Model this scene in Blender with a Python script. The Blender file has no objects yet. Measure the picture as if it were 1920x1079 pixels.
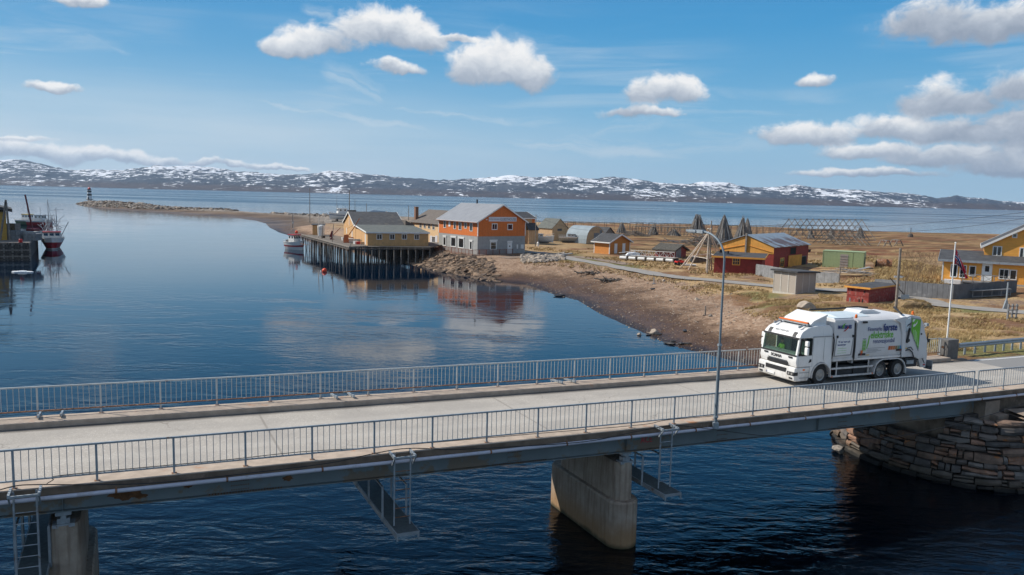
import bpy, bmesh, math, random
import numpy as np
from mathutils import Vector, Matrix, Euler
random.seed(7)
R = math.radians
SC = bpy.context.scene
COL = SC.collection
# ------------------------------------------------------------------ camera
H = 13.5
FPX = 1493.0
PITCH, ROLL = .11427, .024637
_c, _s = math.cos(ROLL), math.sin(ROLL)
_cp, _sp = math.cos(PITCH), math.sin(PITCH)
ex = Vector((_c, _s*_sp, _s*_cp)); ey = Vector((-_s, _c*_sp, _c*_cp)); ez = ex.cross(ey)
cam_d = bpy.data.cameras.new('camera'); cam_d.sensor_width = 36; cam_d.lens = FPX/1920*36
cam_d.clip_start = .5; cam_d.clip_end = 40000
cam = bpy.data.objects.new('camera', cam_d); COL.objects.link(cam)
cam.matrix_world = Matrix(((ex.x, ey.x, ez.x, 0), (ex.y, ey.y, ez.y, 0), (ex.z, ey.z, ez.z, H), (0, 0, 0, 1)))
SC.camera = cam

def ray(px, py):
    x = (px-960)/FPX; y = -(py-539.5)/FPX
    X = x*_c-y*_s; Y = x*_s+y*_c
    return Vector((X, _cp+Y*_sp, -_sp+Y*_cp))
def at(px, py, z):
    r = ray(px, py); k = (z-H)/r.z
    return Vector((r.x*k, r.y*k, z))
def proj(P):
    X, y, z = P[0], P[1], P[2]-H
    d = y*_cp-z*_sp; U = y*_sp+z*_cp
    X /= d; U /= d
    return 960+(X*_c+U*_s)*FPX, 539.5-(-X*_s+U*_c)*FPX
def ht(P, py):
    lo, hi = -5., 60.
    for _ in range(40):
        m = (lo+hi)/2
        if proj((P[0], P[1], P[2]+m))[1] > py: lo = m
        else: hi = m
    return lo

# ------------------------------------------------------------------ light
SUN_AZ = (-.971, .238); SUN_EL = R(41)
sund = bpy.data.lights.new('sun', 'SUN'); sund.energy = 5.0; sund.angle = R(.53); sund.color = (1, .94, .85)
sun = bpy.data.objects.new('sun', sund); COL.objects.link(sun)
tosun = Vector((SUN_AZ[0]*math.cos(SUN_EL), SUN_AZ[1]*math.cos(SUN_EL), math.sin(SUN_EL))).normalized()
sun.rotation_euler = tosun.to_track_quat('Z', 'Y').to_euler(); sun.location = (0, 0, 60)
SC.view_settings.view_transform = 'Standard'; SC.view_settings.look = 'None'
SC.view_settings.exposure = .13; SC.view_settings.gamma = 1
SC.view_settings.use_curve_mapping = False
try:
    SC.cycles.use_denoising = True; SC.cycles.max_bounces = 6; SC.cycles.diffuse_bounces = 3; SC.cycles.glossy_bounces = 4
    SC.cycles.transparent_max_bounces = 12; SC.cycles.caustics_reflective = False; SC.cycles.caustics_refractive = False
    SC.cycles.sample_clamp_indirect = 3.0
    SC.cycles.volume_bounces = 0
except Exception: pass

W = bpy.data.worlds.new('World'); SC.world = W; W.use_nodes = True
try: W.cycles.sampling_method = 'MANUAL'; W.cycles.sample_map_resolution = 1024
except Exception: pass
wt = W.node_tree; wt.nodes.clear()
class NG:
    """small helper around a node tree"""
    def __init__(s, t): s.t = t
    def n(s, typ, ins=(), **kw):
        nd = s.t.nodes.new(typ)
        for k, v in kw.items(): setattr(nd, k, v)
        for i, v in (ins.items() if isinstance(ins, dict) else enumerate(ins)):
            if v is None: continue
            if isinstance(v, bpy.types.NodeSocket): s.t.links.new(v, nd.inputs[i])
            else: nd.inputs[i].default_value = v
        return nd
    def m(s, op, a, b=None, c=None, clamp=False):
        nd = s.n('ShaderNodeMath', [a, b, c], operation=op); nd.use_clamp = clamp; return nd.outputs[0]
    def vm(s, op, a, b=None, **k):
        nd = s.n('ShaderNodeVectorMath', [a, b], operation=op); return nd.outputs[k.get('out', 0)]
    def mix(s, f, a, b, bt='MIX'):
        nd = s.t.nodes.new('ShaderNodeMix'); nd.data_type = 'RGBA'; nd.blend_type = bt
        for i, v in ((0, f), (6, a), (7, b)):
            if isinstance(v, bpy.types.NodeSocket): s.t.links.new(v, nd.inputs[i])
            else: nd.inputs[i].default_value = (v if i == 0 else (*v, 1)[:4])
        return nd.outputs[2]
    def mr(s, v, a, b, c=0., d=1., smooth=True):
        nd = s.n('ShaderNodeMapRange', [v, a, b, c, d]); 
        if smooth: nd.interpolation_type = 'SMOOTHSTEP'
        return nd.outputs[0]
    def noise(s, vec, scale, detail=3., rough=.5, dist=0.):
        nd = s.n('ShaderNodeTexNoise', {'Vector': vec, 'Scale': scale, 'Detail': detail, 'Roughness': rough, 'Distortion': dist}); return nd.outputs[0]
    def ramp(s, f, stops):
        nd = s.n('ShaderNodeValToRGB', [f]); e = nd.color_ramp.elements
        while len(e) < len(stops): e.new(.5)
        for i, (p, c) in enumerate(stops): e[i].position = p; e[i].color = (*c, 1)[:4]
        return nd.outputs[0]
    def comb(s, x, y, z=0.): return s.n('ShaderNodeCombineXYZ', [x, y, z]).outputs[0]
g = NG(wt)
sky = g.n('ShaderNodeTexSky'); sky.sky_type = 'NISHITA'; sky.sun_disc = False
sky.sun_elevation = SUN_EL; sky.sun_rotation = math.atan2(SUN_AZ[0], SUN_AZ[1])
sky.altitude = 0; sky.air_density = 1.0; sky.dust_density = .35; sky.ozone_density = 2.2
tc = g.n('ShaderNodeTexCoord')
vec = g.vm('NORMALIZE', tc.outputs['Generated'])
sp = g.n('ShaderNodeSeparateXYZ', [vec])
az = g.m('ARCTAN2', sp.outputs[0], sp.outputs[1]); el = g.m('ARCSINE', sp.outputs[2])
uv = g.comb(az, el)
def azel(px, py):
    r = ray(px, py).normalized(); return math.atan2(r.x, r.y), math.asin(r.z)
blobs = [(545, 88, 58, 18), (605, 76, 74, 29), (685, 56, 74, 36), (748, 62, 64, 36), (800, 78, 46, 20), (860, 72, 38, 9), (745, 127, 46, 13),
 (884, 130, 46, 40), (938, 120, 58, 50), (992, 140, 52, 38),
 (1200, 182, 42, 30), (1238, 172, 44, 30), (1276, 174, 32, 24), (1185, 213, 58, 14), (1235, 214, 42, 10),
 (1728, 45, 62, 40), (1790, 50, 60, 40), (1870, 52, 78, 32), (1935, 45, 60, 34),
 (1485, 252, 60, 22), (1545, 256, 42, 20), (1528, 153, 34, 13),
 (1750, 193, 56, 34), (1822, 200, 66, 30), (1905, 172, 60, 34), (1690, 242, 90, 20), (1800, 252, 100, 22), (1905, 240, 70, 30),
 (1650, 285, 90, 15), (1790, 298, 110, 20), (1915, 318, 100, 18), (1620, 325, 110, 8), (2030, 200, 90, 50), (2050, 280, 140, 60),
 (15, 281, 44, 16), (75, 289, 36, 13), (132, 293, 34, 14), (185, 291, 32, 12), (245, 298, 38, 12), (310, 303, 36, 9), (375, 305, 34, 8), (440, 309, 34, 6), (505, 313, 34, 6), (550, 315, 26, 4), (-80, 275, 100, 22),
 (97, 168, 32, 9), (152, 3, 36, 9), (30, 262, 40, 5)]
big = g.noise(g.vm('MULTIPLY', uv, (1., 1.3, 1.)), 9., 5., .55, .3)
fine = g.noise(g.vm('MULTIPLY', uv, (1., 1.3, 1.)), 34., 8., .64, .5)
wob = g.m('ADD', g.m('MULTIPLY', g.m('SUBTRACT', big, .5), 1.5), g.m('MULTIPLY', g.m('SUBTRACT', fine, .5), 1.0))
wv = g.n('ShaderNodeTexNoise', {'Vector': uv, 'Scale': 19., 'Detail': 4., 'Roughness': .6}).outputs[1]
uvw = g.vm('ADD', uv, g.vm('MULTIPLY', g.vm('SUBTRACT', wv, (.5, .5, .5)), (.040, .026, 0)))
F = None; S = None; WT = None
for (px, py, rx, ry) in blobs:
    a, e = azel(px, py); ra = rx/FPX*1.25; re = ry/FPX*1.3
    d = g.vm('MULTIPLY', g.vm('SUBTRACT', uvw, (a, e, 0)), (1/ra, 1/re, 0))
    dy = g.n('ShaderNodeSeparateXYZ', [d]).outputs[1]
    flat = g.comb(g.n('ShaderNodeSeparateXYZ', [d]).outputs[0], g.m('MAXIMUM', dy, g.m('MULTIPLY', dy, -1.5)))
    fi = g.m('SUBTRACT', 1., g.vm('LENGTH', flat, out=1))
    wi = g.m('POWER', g.m('MAXIMUM', g.m('ADD', fi, .35), 0.), 2.)
    F = fi if F is None else g.m('SMOOTH_MAX', F, fi, .16)
    si = g.m('MULTIPLY', wi, dy)
    S = si if S is None else g.m('ADD', S, si); WT = wi if WT is None else g.m('ADD', WT, wi)
shade = g.m('DIVIDE', S, g.m('ADD', WT, .001))
dens = g.m('ADD', F, wob)
alpha = g.mr(dens, -.02, .46)
# light falls from the left: the tops and thin rims are bright, the thick bellies grey
lit = g.m('ADD', g.m('ADD', g.m('MULTIPLY', shade, .85), .50), g.m('MULTIPLY', g.m('SUBTRACT', fine, .5), .9), clamp=False)
lit = g.m('ADD', lit, g.m('MULTIPLY', g.m('SUBTRACT', big, .5), .9))
cright = g.mr(az, R(18), R(33), 0., .3)
lit = g.m('SUBTRACT', lit, cright)
ccol = g.ramp(lit, [(0., (.33, .39, .49)), (.35, (.48, .54, .63)), (.68, (.74, .78, .83)), (.95, (.98, .98, .98))])
# thin cirrus and the pale veil low in the left of the sky
rot = g.n('ShaderNodeMapping', {'Vector': uv}); rot.inputs['Rotation'].default_value = (0, 0, R(14)); rot.inputs['Scale'].default_value = (2.2, 22., 1)
cir = g.noise(rot.outputs[0], 1.6, 7., .62, .6)
cmask = g.noise(g.vm('MULTIPLY', uv, (2., 5., 1.)), 1.7, 2.)
cir = g.m('MULTIPLY', g.mr(cir, .40, .72), g.mr(cmask, .33, .55))
cir = g.m('MULTIPLY', g.m('MULTIPLY', cir, g.mr(el, R(15), R(8))), .55)
veil = g.m('MULTIPLY', g.mr(el, R(9.5), R(2.5)), g.mr(az, R(14), R(-20), .25, 1.))
vn = g.noise(g.vm('MULTIPLY', uv, (1.5, 14., 1.)), 2.5, 4., .5)
veil = g.m('MULTIPLY', veil, g.mr(vn, .2, .75, .5, 1.))
stn = g.noise(uvw, 55., 5., .7)
for (xa, ya, xb, yb, wd, st_) in ((385, 168, 900, 262, 13, .55), (880, 258, 1330, 300, 20, .5), (590, 118, 740, 190, 24, .42), (690, 190, 1010, 235, 12, .45), (1000, 262, 1290, 222, 22, .3), (1150, 290, 1500, 262, 24, .3), (140, 55, 250, 105, 7, .25), (560, 10, 640, 25, 10, .4), (1040, 240, 1250, 300, 30, .3)):
    a0, e0 = azel(xa, ya); a1, e1 = azel(xb, yb); dx_, dy_ = a1-a0, e1-e0; L_ = math.hypot(dx_, dy_); ux, uy = dx_/L_, dy_/L_
    rel = g.vm('SUBTRACT', uvw, (a0, e0, 0)); al_ = g.n('ShaderNodeVectorMath', [rel, (ux, uy, 0)], operation='DOT_PRODUCT').outputs[1]; ac_ = g.n('ShaderNodeVectorMath', [rel, (-uy, ux, 0)], operation='DOT_PRODUCT').outputs[1]
    fib = g.noise(g.comb(g.m('MULTIPLY', al_, 8.), g.m('MULTIPLY', ac_, 90.)), 1., 4., .65)
    k_ = g.m('MULTIPLY', g.mr(g.m('ABSOLUTE', ac_), wd/FPX*1.3, 0.), g.m('MULTIPLY', g.mr(al_, 0., L_*.25), g.mr(al_, L_*1.05, L_*.75)))
    k_ = g.m('MULTIPLY', k_, g.m('MULTIPLY', g.mr(fib, .3, .62, .2, 1.), st_*1.5)); cir = g.m('MAXIMUM', cir, k_)
thin = g.m('MAXIMUM', g.m('MULTIPLY', cir, 1.), veil, clamp=True)
skyc = g.n('ShaderNodeVectorMath', [sky.outputs[0], (.1, .1, .1)], operation='MULTIPLY').outputs[0]
grad = g.ramp(g.m('DIVIDE', el, R(90)), [(0., (.40, .62, .79)), (.06, (.18, .48, .75)), (.13, (.065, .345, .68)), (.22, (.035, .235, .57)), (.4, (.03, .15, .38)), (1., (.02, .08, .21))])
skyc = g.mix(g.mr(az, R(25), R(-60), .96, .80), skyc, grad)
c1 = g.mix(g.m('MULTIPLY', thin, .8), skyc, (.66, .76, .84))
c2 = g.mix(alpha, c1, ccol)
# unseen broken cloud added beyond the view, to make the fill light less blue
oc = g.noise(g.vm('MULTIPLY', vec, (1., 1., 2.2)), 3.2, 6., .6, .3)
side_ = g.m('MAXIMUM', g.mr(g.m('ABSOLUTE', az), R(40), R(62)), 0.)
oa = g.m('MULTIPLY', g.mr(oc, .44, .60), side_)
c2 = g.mix(g.m('MULTIPLY', oa, g.mr(el, R(0), R(4))), c2, g.mix(g.mr(oc, .5, .75), (.62, .65, .68), (.40, .43, .48)))
bg = g.n('ShaderNodeBackground', [c2, .86]); out = g.n('ShaderNodeOutputWorld'); wt.links.new(bg.outputs[0], out.inputs[0])

# ------------------------------------------------------------------ mesh helpers
class MB:
    def __init__(s): s.v = []; s.f = []; s.mi = []; s.cur = 0
    def add(s, vs, fs):
        o = len(s.v); s.v += [tuple(v) for v in vs]; s.f += [tuple(i+o for i in f) for f in fs]; s.mi += [s.cur]*len(fs); return s
    def box(s, x0, y0, z0, x1, y1, z1):
        return s.add([(x0, y0, z0), (x1, y0, z0), (x1, y1, z0), (x0, y1, z0), (x0, y0, z1), (x1, y0, z1), (x1, y1, z1), (x0, y1, z1)],
                     [(0, 3, 2, 1), (4, 5, 6, 7), (0, 1, 5, 4), (1, 2, 6, 5), (2, 3, 7, 6), (3, 0, 4, 7)])
    def bar(s, p, q, w, h=None, up=(0, 0, 1)):
        h = w if h is None else h
        p = Vector(p); q = Vector(q); d = (q-p).normalized(); u = Vector(up)
        if abs(d.dot(u)) > .98: u = Vector((0, 1, 0)) if abs(d.y) < .9 else Vector((1, 0, 0))
        a = d.cross(u).normalized()*w/2; b = a.cross(d).normalized()*h/2
        vs = [p-a-b, p+a-b, p+a+b, p-a+b, q-a-b, q+a-b, q+a+b, q-a+b]
        return s.add(vs, [(0, 3, 2, 1), (4, 5, 6, 7), (0, 1, 5, 4), (1, 2, 6, 5), (2, 3, 7, 6), (3, 0, 4, 7)])
    def tube(s, p, q, r, r2=None, n=8, cap=True):
        r2 = r if r2 is None else r2
        p = Vector(p); q = Vector(q); d = (q-p).normalized(); u = Vector((0, 0, 1)) if abs(d.z) < .95 else Vector((1, 0, 0))
        a = d.cross(u).normalized(); b = a.cross(d)
        vs = [p+(a*math.cos(2*math.pi*i/n)+b*math.sin(2*math.pi*i/n))*r for i in range(n)]+[q+(a*math.cos(2*math.pi*i/n)+b*math.sin(2*math.pi*i/n))*r2 for i in range(n)]
        fs = [(i, i+n, (i+1) % n+n, (i+1) % n) for i in range(n)]
        if cap: fs += [tuple(range(n)), tuple(range(2*n-1, n-1, -1))]
        return s.add(vs, fs)
    def path(s, pts, r, n=6):
        pts = [Vector(p) for p in pts]
        for a, b in zip(pts, pts[1:]): s.tube(a, b, r, r, n, True)
        return s
    def prism(s, poly, axis, a, b):
        def f(p, t): return {'x': (t, p[0], p[1]), 'y': (p[0], t, p[1]), 'z': (p[0], p[1], t)}[axis]
        n = len(poly); vs = [f(p, a) for p in poly]+[f(p, b) for p in poly]
        return s.add(vs, [tuple(range(n)), tuple(range(2*n-1, n-1, -1))]+[(i, i+n, (i+1) % n+n, (i+1) % n) for i in range(n)])
    def lathe(s, prof, c=(0, 0), n=16):
        vs = []; 
        for r, z in prof: vs += [(c[0]+r*math.cos(2*math.pi*i/n), c[1]+r*math.sin(2*math.pi*i/n), z) for i in range(n)]
        fs = [(k*n+i, k*n+(i+1) % n, (k+1)*n+(i+1) % n, (k+1)*n+i) for k in range(len(prof)-1) for i in range(n)]
        fs += [tuple(range(n-1, -1, -1)), tuple((len(prof)-1)*n+i for i in range(n))]
        return s.add(vs, fs)
    def mesh(s, name, mats, smooth=False, fix=True):
        me = bpy.data.meshes.new(name); me.from_pydata(s.v, [], s.f)
        for m_ in (mats if isinstance(mats, (list, tuple)) else [mats]): me.materials.append(m_)
        if any(s.mi): me.polygons.foreach_set('material_index', s.mi)
        if fix:
            bm = bmesh.new(); bm.from_mesh(me); bmesh.ops.recalc_face_normals(bm, faces=bm.faces); bm.to_mesh(me); bm.free()
        if smooth: me.polygons.foreach_set('use_smooth', [True]*len(me.polygons))
        me.update(); return me
    def obj(s, name, mats, parent=None, smooth=False, loc=None, rotz=None):
        return link(name, s.mesh(name, mats, smooth), parent, loc, rotz)
def link(name, me, parent=None, loc=None, rotz=None):
    o = bpy.data.objects.new(name, me); COL.objects.link(o)
    if parent is not None: o.parent = parent
    if loc is not None: o.location = loc
    if rotz is not None: o.rotation_euler = (0, 0, rotz)
    return o
def tag(o, label=None, cat=None, group=None, kind=None):
    if label: o['label'] = label
    if cat: o['category'] = cat
    if group: o['group'] = group
    if kind: o['kind'] = kind
    return o
def thing(name, label, cat, loc=(0, 0, 0), rotz=0., group=None):
    o = bpy.data.objects.new(name, None); COL.objects.link(o); o.location = loc; o.rotation_euler = (0, 0, rotz); o.empty_display_size = .2
    return tag(o, label, cat, group)
def copy_tree(o, parent=None):
    c = o.copy(); COL.objects.link(c); c.parent = parent
    for ch in [x for x in bpy.data.objects if x.parent == o]: copy_tree(ch, c)
    return c
def bevel(o, w, seg=2, ang=35):
    m_ = o.modifiers.new('bevel', 'BEVEL'); m_.width = w; m_.segments = seg; m_.limit_method = 'ANGLE'; m_.angle_limit = R(ang)
    o.data.polygons.foreach_set('use_smooth', [True]*len(o.data.polygons))
    try:
        w_ = o.modifiers.new('wn', 'WEIGHTED_NORMAL'); w_.keep_sharp = True
    except Exception: pass
    return o

# ------------------------------------------------------------------ materials
def newmat(name):
    m_ = bpy.data.materials.new(name); m_.use_nodes = True; t = m_.node_tree; t.nodes.clear(); q = NG(t)
    b = q.n('ShaderNodeBsdfPrincipled'); o = q.n('ShaderNodeOutputMaterial'); t.links.new(b.outputs[0], o.inputs[0])
    return m_, q, b
def setp(q, b, key, v):
    if isinstance(v, bpy.types.NodeSocket): q.t.links.new(v, b.inputs[key])
    elif isinstance(v, (tuple, list)): b.inputs[key].default_value = (*v, 1)[:4]
    else: b.inputs[key].default_value = v
MATS = {}
def mat(name, col, rough=.6, metal=0., var=.12, scale=3., dirt=None, dscale=1.5, dlo=.55, dhi=.72, boards=None, bump=0., bscale=20., spec=.5, horiz=False, coat=0., wet=False, dirtlow=None):
    """painted / weathered surface: base colour with noise, patches of dirt, optional board joints as fine relief"""
    if name in MATS: return MATS[name]
    m_, q, b = newmat(name); co = q.n('ShaderNodeTexCoord').outputs['Object']
    n1 = q.noise(co, scale, 5., .6); c = q.mix(q.mr(n1, .3, .7), tuple(x*(1-var) for x in col), tuple(min(1, x*(1+var)) for x in col))
    if dirt:
        n2 = q.noise(co, dscale, 6., .65); c = q.mix(q.mr(n2, dlo, dhi), c, dirt)
    if wet:
        pz = q.n('ShaderNodeSeparateXYZ', [q.n('ShaderNodeNewGeometry').outputs['Position']]).outputs[2]; wz = q.m('ADD', pz, q.m('MULTIPLY', q.noise(co, 1.5, 4.), .5))
        c = q.mix(q.mr(wz, 1.0, .7, 0., .6), c, (.060, .046, .026)); c = q.mix(q.mr(wz, .62, .38), c, (.014, .013, .011))
    if dirtlow:
        oz = q.n('ShaderNodeSeparateXYZ', [co]).outputs[2]; spl = q.noise(q.vm('MULTIPLY', co, (1., 1., .35)), 2.6, 6., .7)
        c = q.mix(q.m('MULTIPLY', q.mr(oz, 2.0, .3), q.mr(spl, .38, .7, .12, .75)), c, dirtlow)
        c = q.mix(q.mr(q.noise(q.vm('MULTIPLY', co, (14., 14., .8)), 1., 3.), .55, .8, 0., .22), c, tuple(x*.55 for x in col))
    bh = None
    if boards:
        s3 = q.n('ShaderNodeSeparateXYZ', [co]); u = s3.outputs[2] if horiz else q.m('ADD', s3.outputs[0], s3.outputs[1])
        fr = q.m('FRACT', q.m('DIVIDE', u, boards)); edge = q.m('MULTIPLY', q.mr(fr, 0., .12), q.mr(fr, 1., .9))
        idx = q.m('FLOOR', q.m('DIVIDE', u, boards)); wn = q.n('ShaderNodeTexWhiteNoise', [None, idx], noise_dimensions='1D')
        q.t.links.new(idx, wn.inputs['W'])
        c = q.mix(q.m('MULTIPLY', wn.outputs[0], .35), c, tuple(x*.72 for x in col))
        grain = q.noise(q.vm('MULTIPLY', co, (18., 18., 1.2) if not horiz else (1.2, 1.2, 18.)), 1., 4.)
        c = q.mix(q.mr(grain, .35, .7, 0., .3), c, tuple(x*.6 for x in col)); bh = edge
    if bump or bh is not None:
        n3 = q.noise(co, bscale, 4., .6); h = q.m('MULTIPLY', n3, bump or .2)
        if bh is not None: h = q.m('ADD', h, bh)
        bn = q.n('ShaderNodeBump', {'Strength': .6 if bh is not None else 1., 'Distance': .015 if bh is not None else .02, 'Height': h}); setp(q, b, 'Normal', bn.outputs[0])
    setp(q, b, 'Base Color', c); setp(q, b, 'Roughness', rough); setp(q, b, 'Metallic', metal)
    b.inputs['Specular IOR Level'].default_value = spec; b.inputs['Coat Weight'].default_value = coat
    MATS[name] = m_; return m_
# ------------------------------------------------------------------ water, land
m_water, q, b = newmat('sea_water')
pos = q.n('ShaderNodeNewGeometry').outputs['Position']; ps = q.n('ShaderNodeSeparateXYZ', [pos])
yy = ps.outputs[1]
patch = q.noise(q.vm('MULTIPLY', pos, (.011, .028, 1.)), 1., 4., .55, .4)
far = q.mr(yy, 90., 420.)
nearr = q.mr(yy, 62., 30.)
w1 = q.noise(q.vm('MULTIPLY', pos, (1.1, 2.1, 1.)), 1., 4., .58, .35)
w2 = q.noise(q.vm('MULTIPLY', pos, (.42, .9, 1.)), 1., 3., .5, .6)
w3 = q.noise(q.vm('MULTIPLY', pos, (.08, .2, 1.)), 1., 3., .5)
amp = q.m('ADD', q.m('ADD', q.m('MULTIPLY', nearr, .85), q.m('MULTIPLY', q.m('MULTIPLY', q.mr(patch, .46, .60), q.mr(yy, 88., 112., 1., .22)), .26)), .05)
amp = q.m('ADD', amp, q.m('MULTIPLY', q.mr(yy, 300., 800.), .75))
amp = q.m('MULTIPLY', amp, q.mr(q.noise(q.vm('MULTIPLY', pos, (.06, .11, 1.)), 1., 4., .6, .8), .32, .68, .45, 1.3))
sn_ = q.noise(q.vm('MULTIPLY', pos, (.022, .085, 1.)), 1., 5., .6, 1.2); amp = q.m('ADD', amp, q.m('MULTIPLY', q.m('MULTIPLY', q.mr(q.m('ABSOLUTE', q.m('SUBTRACT', sn_, .5)), .05, .01), q.mr(yy, 125., 85.)), .34))
hgt = q.m('ADD', q.m('MULTIPLY', q.m('SUBTRACT', w1, .5), .05), q.m('MULTIPLY', q.m('SUBTRACT', w2, .5), .10))
hgt = q.m('MULTIPLY', hgt, amp)
hgt = q.m('ADD', hgt, q.m('MULTIPLY', q.m('MULTIPLY', q.m('SUBTRACT', w3, .5), .1), q.m('ADD', .02, far)))
bn = q.n('ShaderNodeBump', {'Strength': 1., 'Distance': 1., 'Height': hgt})
xx = ps.outputs[0]
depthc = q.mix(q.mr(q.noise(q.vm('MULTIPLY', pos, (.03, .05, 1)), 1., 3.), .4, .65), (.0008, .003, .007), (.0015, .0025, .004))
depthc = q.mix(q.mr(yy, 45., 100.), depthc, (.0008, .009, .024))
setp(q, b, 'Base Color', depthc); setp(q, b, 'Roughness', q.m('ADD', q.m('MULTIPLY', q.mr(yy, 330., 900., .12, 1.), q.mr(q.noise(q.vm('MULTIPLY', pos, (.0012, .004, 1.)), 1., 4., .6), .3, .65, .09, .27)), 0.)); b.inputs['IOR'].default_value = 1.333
setp(q, b, 'Normal', bn.outputs[0])
mb = MB()
ys = [-60, 20, 60, 120, 250, 600, 1500, 4000, 12000]
for y0, y1 in zip(ys, ys[1:]):
    xs = [-20000, -3000, -600, -150, 0, 150, 600, 3000, 20000]
    for x0, x1 in zip(xs, xs[1:]): mb.add([(x0, y0, 0), (x1, y0, 0), (x1, y1, 0), (x0, y1, 0)], [(0, 1, 2, 3)])
wo = mb.obj('water', m_water); wo['kind'] = 'structure'
m_bed = mat('river_bed_mud', (.03, .025, .018), .9)
bo = MB().add([(-20000, -60, -6), (20000, -60, -6), (20000, 12000, -6), (-20000, 12000, -6)], [(0, 1, 2, 3)]).obj('sea_bed', m_bed); bo['kind'] = 'structure'

# land outline: shoreline read off the water line, outer coast behind the village
near_shore = [(146, 383), (165, 389), (230, 394), (300, 399), (380, 404), (440, 409), (455, 411), (480, 414.5), (497, 419.5), (506, 428), (525, 437), (550, 444), (600, 452), (660, 466), (715, 478), (757, 487), (783, 498), (802, 502), (847, 512), (887, 520), (908, 525), (983, 533), (1040, 553), (1082, 563), (1125, 589), (1173, 610), (1215, 628), (1252, 645), (1288, 656), (1340, 668), (1400, 684), (1445, 695)]
poly = [tuple(at(x, y, 0).xy) for x, y in near_shore]
poly += [(22.3, 58), (22.6, 52), (21.5, 46), (21.6, 42), (22.5, 39.7), (25.5, 38.6), (33, 37), (60, 26), (110, 15), (420, 0), (420, 300)]
far_shore = [(1920, 452, 1), (1840, 449, 1), (1630, 443, 1), (1500, 436, 1), (1300, 428, 1), (1130, 425, 1), (1000, 421, 1.2), (880, 414, 1.5), (750, 406, 1.5), (620, 402, 2), (560, 397.5, 2.5), (480, 391.5, 3), (400, 386, 4), (300, 380.5, 4), (200, 375, 4), (155, 375, 2.5)]
for i, (x, y, z) in enumerate(far_shore):
    p = at(x, y, z); k = 1.0 + (12./p.y if x > 600 else 8./p.y); poly.append((p.x*k, p.y*k))
poly = np.array(poly)
def sdist(X, Y):
    """signed distance to the land outline, positive inland"""
    P = np.stack([X, Y], -1); best = np.full(X.shape, 1e9); ins = np.zeros(X.shape, bool)
    for i in range(len(poly)):
        a = poly[i]; c = poly[(i+1) % len(poly)]; e = c-a
        t = np.clip(((P-a)@e)/(e@e), 0, 1); d = np.hypot(*(np.moveaxis(P-a-t[..., None]*e, -1, 0))); best = np.minimum(best, d)
        cond = ((a[1] > Y) != (c[1] > Y)) & (X < (c[0]-a[0])*(Y-a[1])/(c[1]-a[1]+1e-12)+a[0]); ins ^= cond
    return np.where(ins, best, -best)
# control points: pixel of a spot on the ground, its height over the water, width of the beach ramp there
ctl = [(167, 375, 3.2, 9), (250, 380, 3.3, 10), (400, 387, 3.6, 26), (480, 392, 3.6, 45), (520, 399, 3, 50), (560, 405, 2.6, 40), (640, 440, 2.6, 6), (600, 430, 2.6, 8), (640, 412, 2.4, 30), (720, 410, 2.4, 20),
 (800, 455, 2.3, 4), (850, 490, 2.0, 4.5), (895, 480, 2.2, 5), (940, 480, 2.2, 8), (985, 474, 2.25, 10), (1040, 490, 2.2, 13), (1100, 500, 2.3, 16), (1170, 512, 2.3, 17), (1250, 528, 2.4, 19), (1330, 548, 2.5, 20), (1400, 560, 2.6, 20),
 (1060, 455, 2.3, 10), (1140, 477, 2.4, 14), (1300, 470, 2.4, 14), (1300, 437, 2.2, 10), (1450, 525, 2.7, 14), (1500, 600, 3.1, 17), (1450, 620, 2.6, 16), (1560, 600, 3.2, 10), (1600, 558, 3.0, 10), (1640, 600, 3.4, 6), (1700, 580, 3.4, 6),
 (1790, 555, 3.8, 6), (1800, 592, 3.8, 6), (1920, 600, 4.0, 6), (1750, 620, 3.8, 5), (1780, 655, 4.05, 4), (1850, 645, 4.1, 4), (1920, 640, 4.15, 4), (1900, 540, 4.2, 8), (1765, 530, 4., 8), (1650, 500, 3.2, 10), (1600, 455, 3.0, 10), (1840, 452, 3.6, 14), (1500, 450, 2.6, 10), (1920, 470, 4.0, 12)]
cp = np.array([(*at(x, y, z).xy, z, w) for x, y, z, w in ctl]+[(30, 40, 4.1, 3), (40, 36, 4.1, 3), (26, 46, 4.05, 2.5), (27, 50, 4.0, 3), (70, 40, 4.2, 4), (120, 60, 4.5, 6), (60, 60, 4.2, 6)])
_tab = np.random.RandomState(3).rand(256, 256)
def vn(x, y):
    xi = np.floor(x).astype(int); yi = np.floor(y).astype(int); fx = x-xi; fy = y-yi; fx = fx*fx*(3-2*fx); fy = fy*fy*(3-2*fy)
    T = lambda a, b_: _tab[a & 255, b_ & 255]
    return (T(xi, yi)*(1-fx)+T(xi+1, yi)*fx)*(1-fy)+(T(xi, yi+1)*(1-fx)+T(xi+1, yi+1)*fx)*fy
def fbm(x, y, o=4):
    r = 0; a = .5
    for k in range(o): r = r+a*(vn(x*2**k+17*k, y*2**k+31*k)-.5)*2; a *= .5
    return r
def field(X, Y):
    num = 0; nw = 0; den = 0
    for x, y, z, w in cp:
        d2 = (X-x)**2+(Y-y)**2; k = 1/(d2+9+.0004*y*y)**1.6; num = num+k*z; nw = nw+k*w; den = den+k
    return num/den, nw/den
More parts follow.
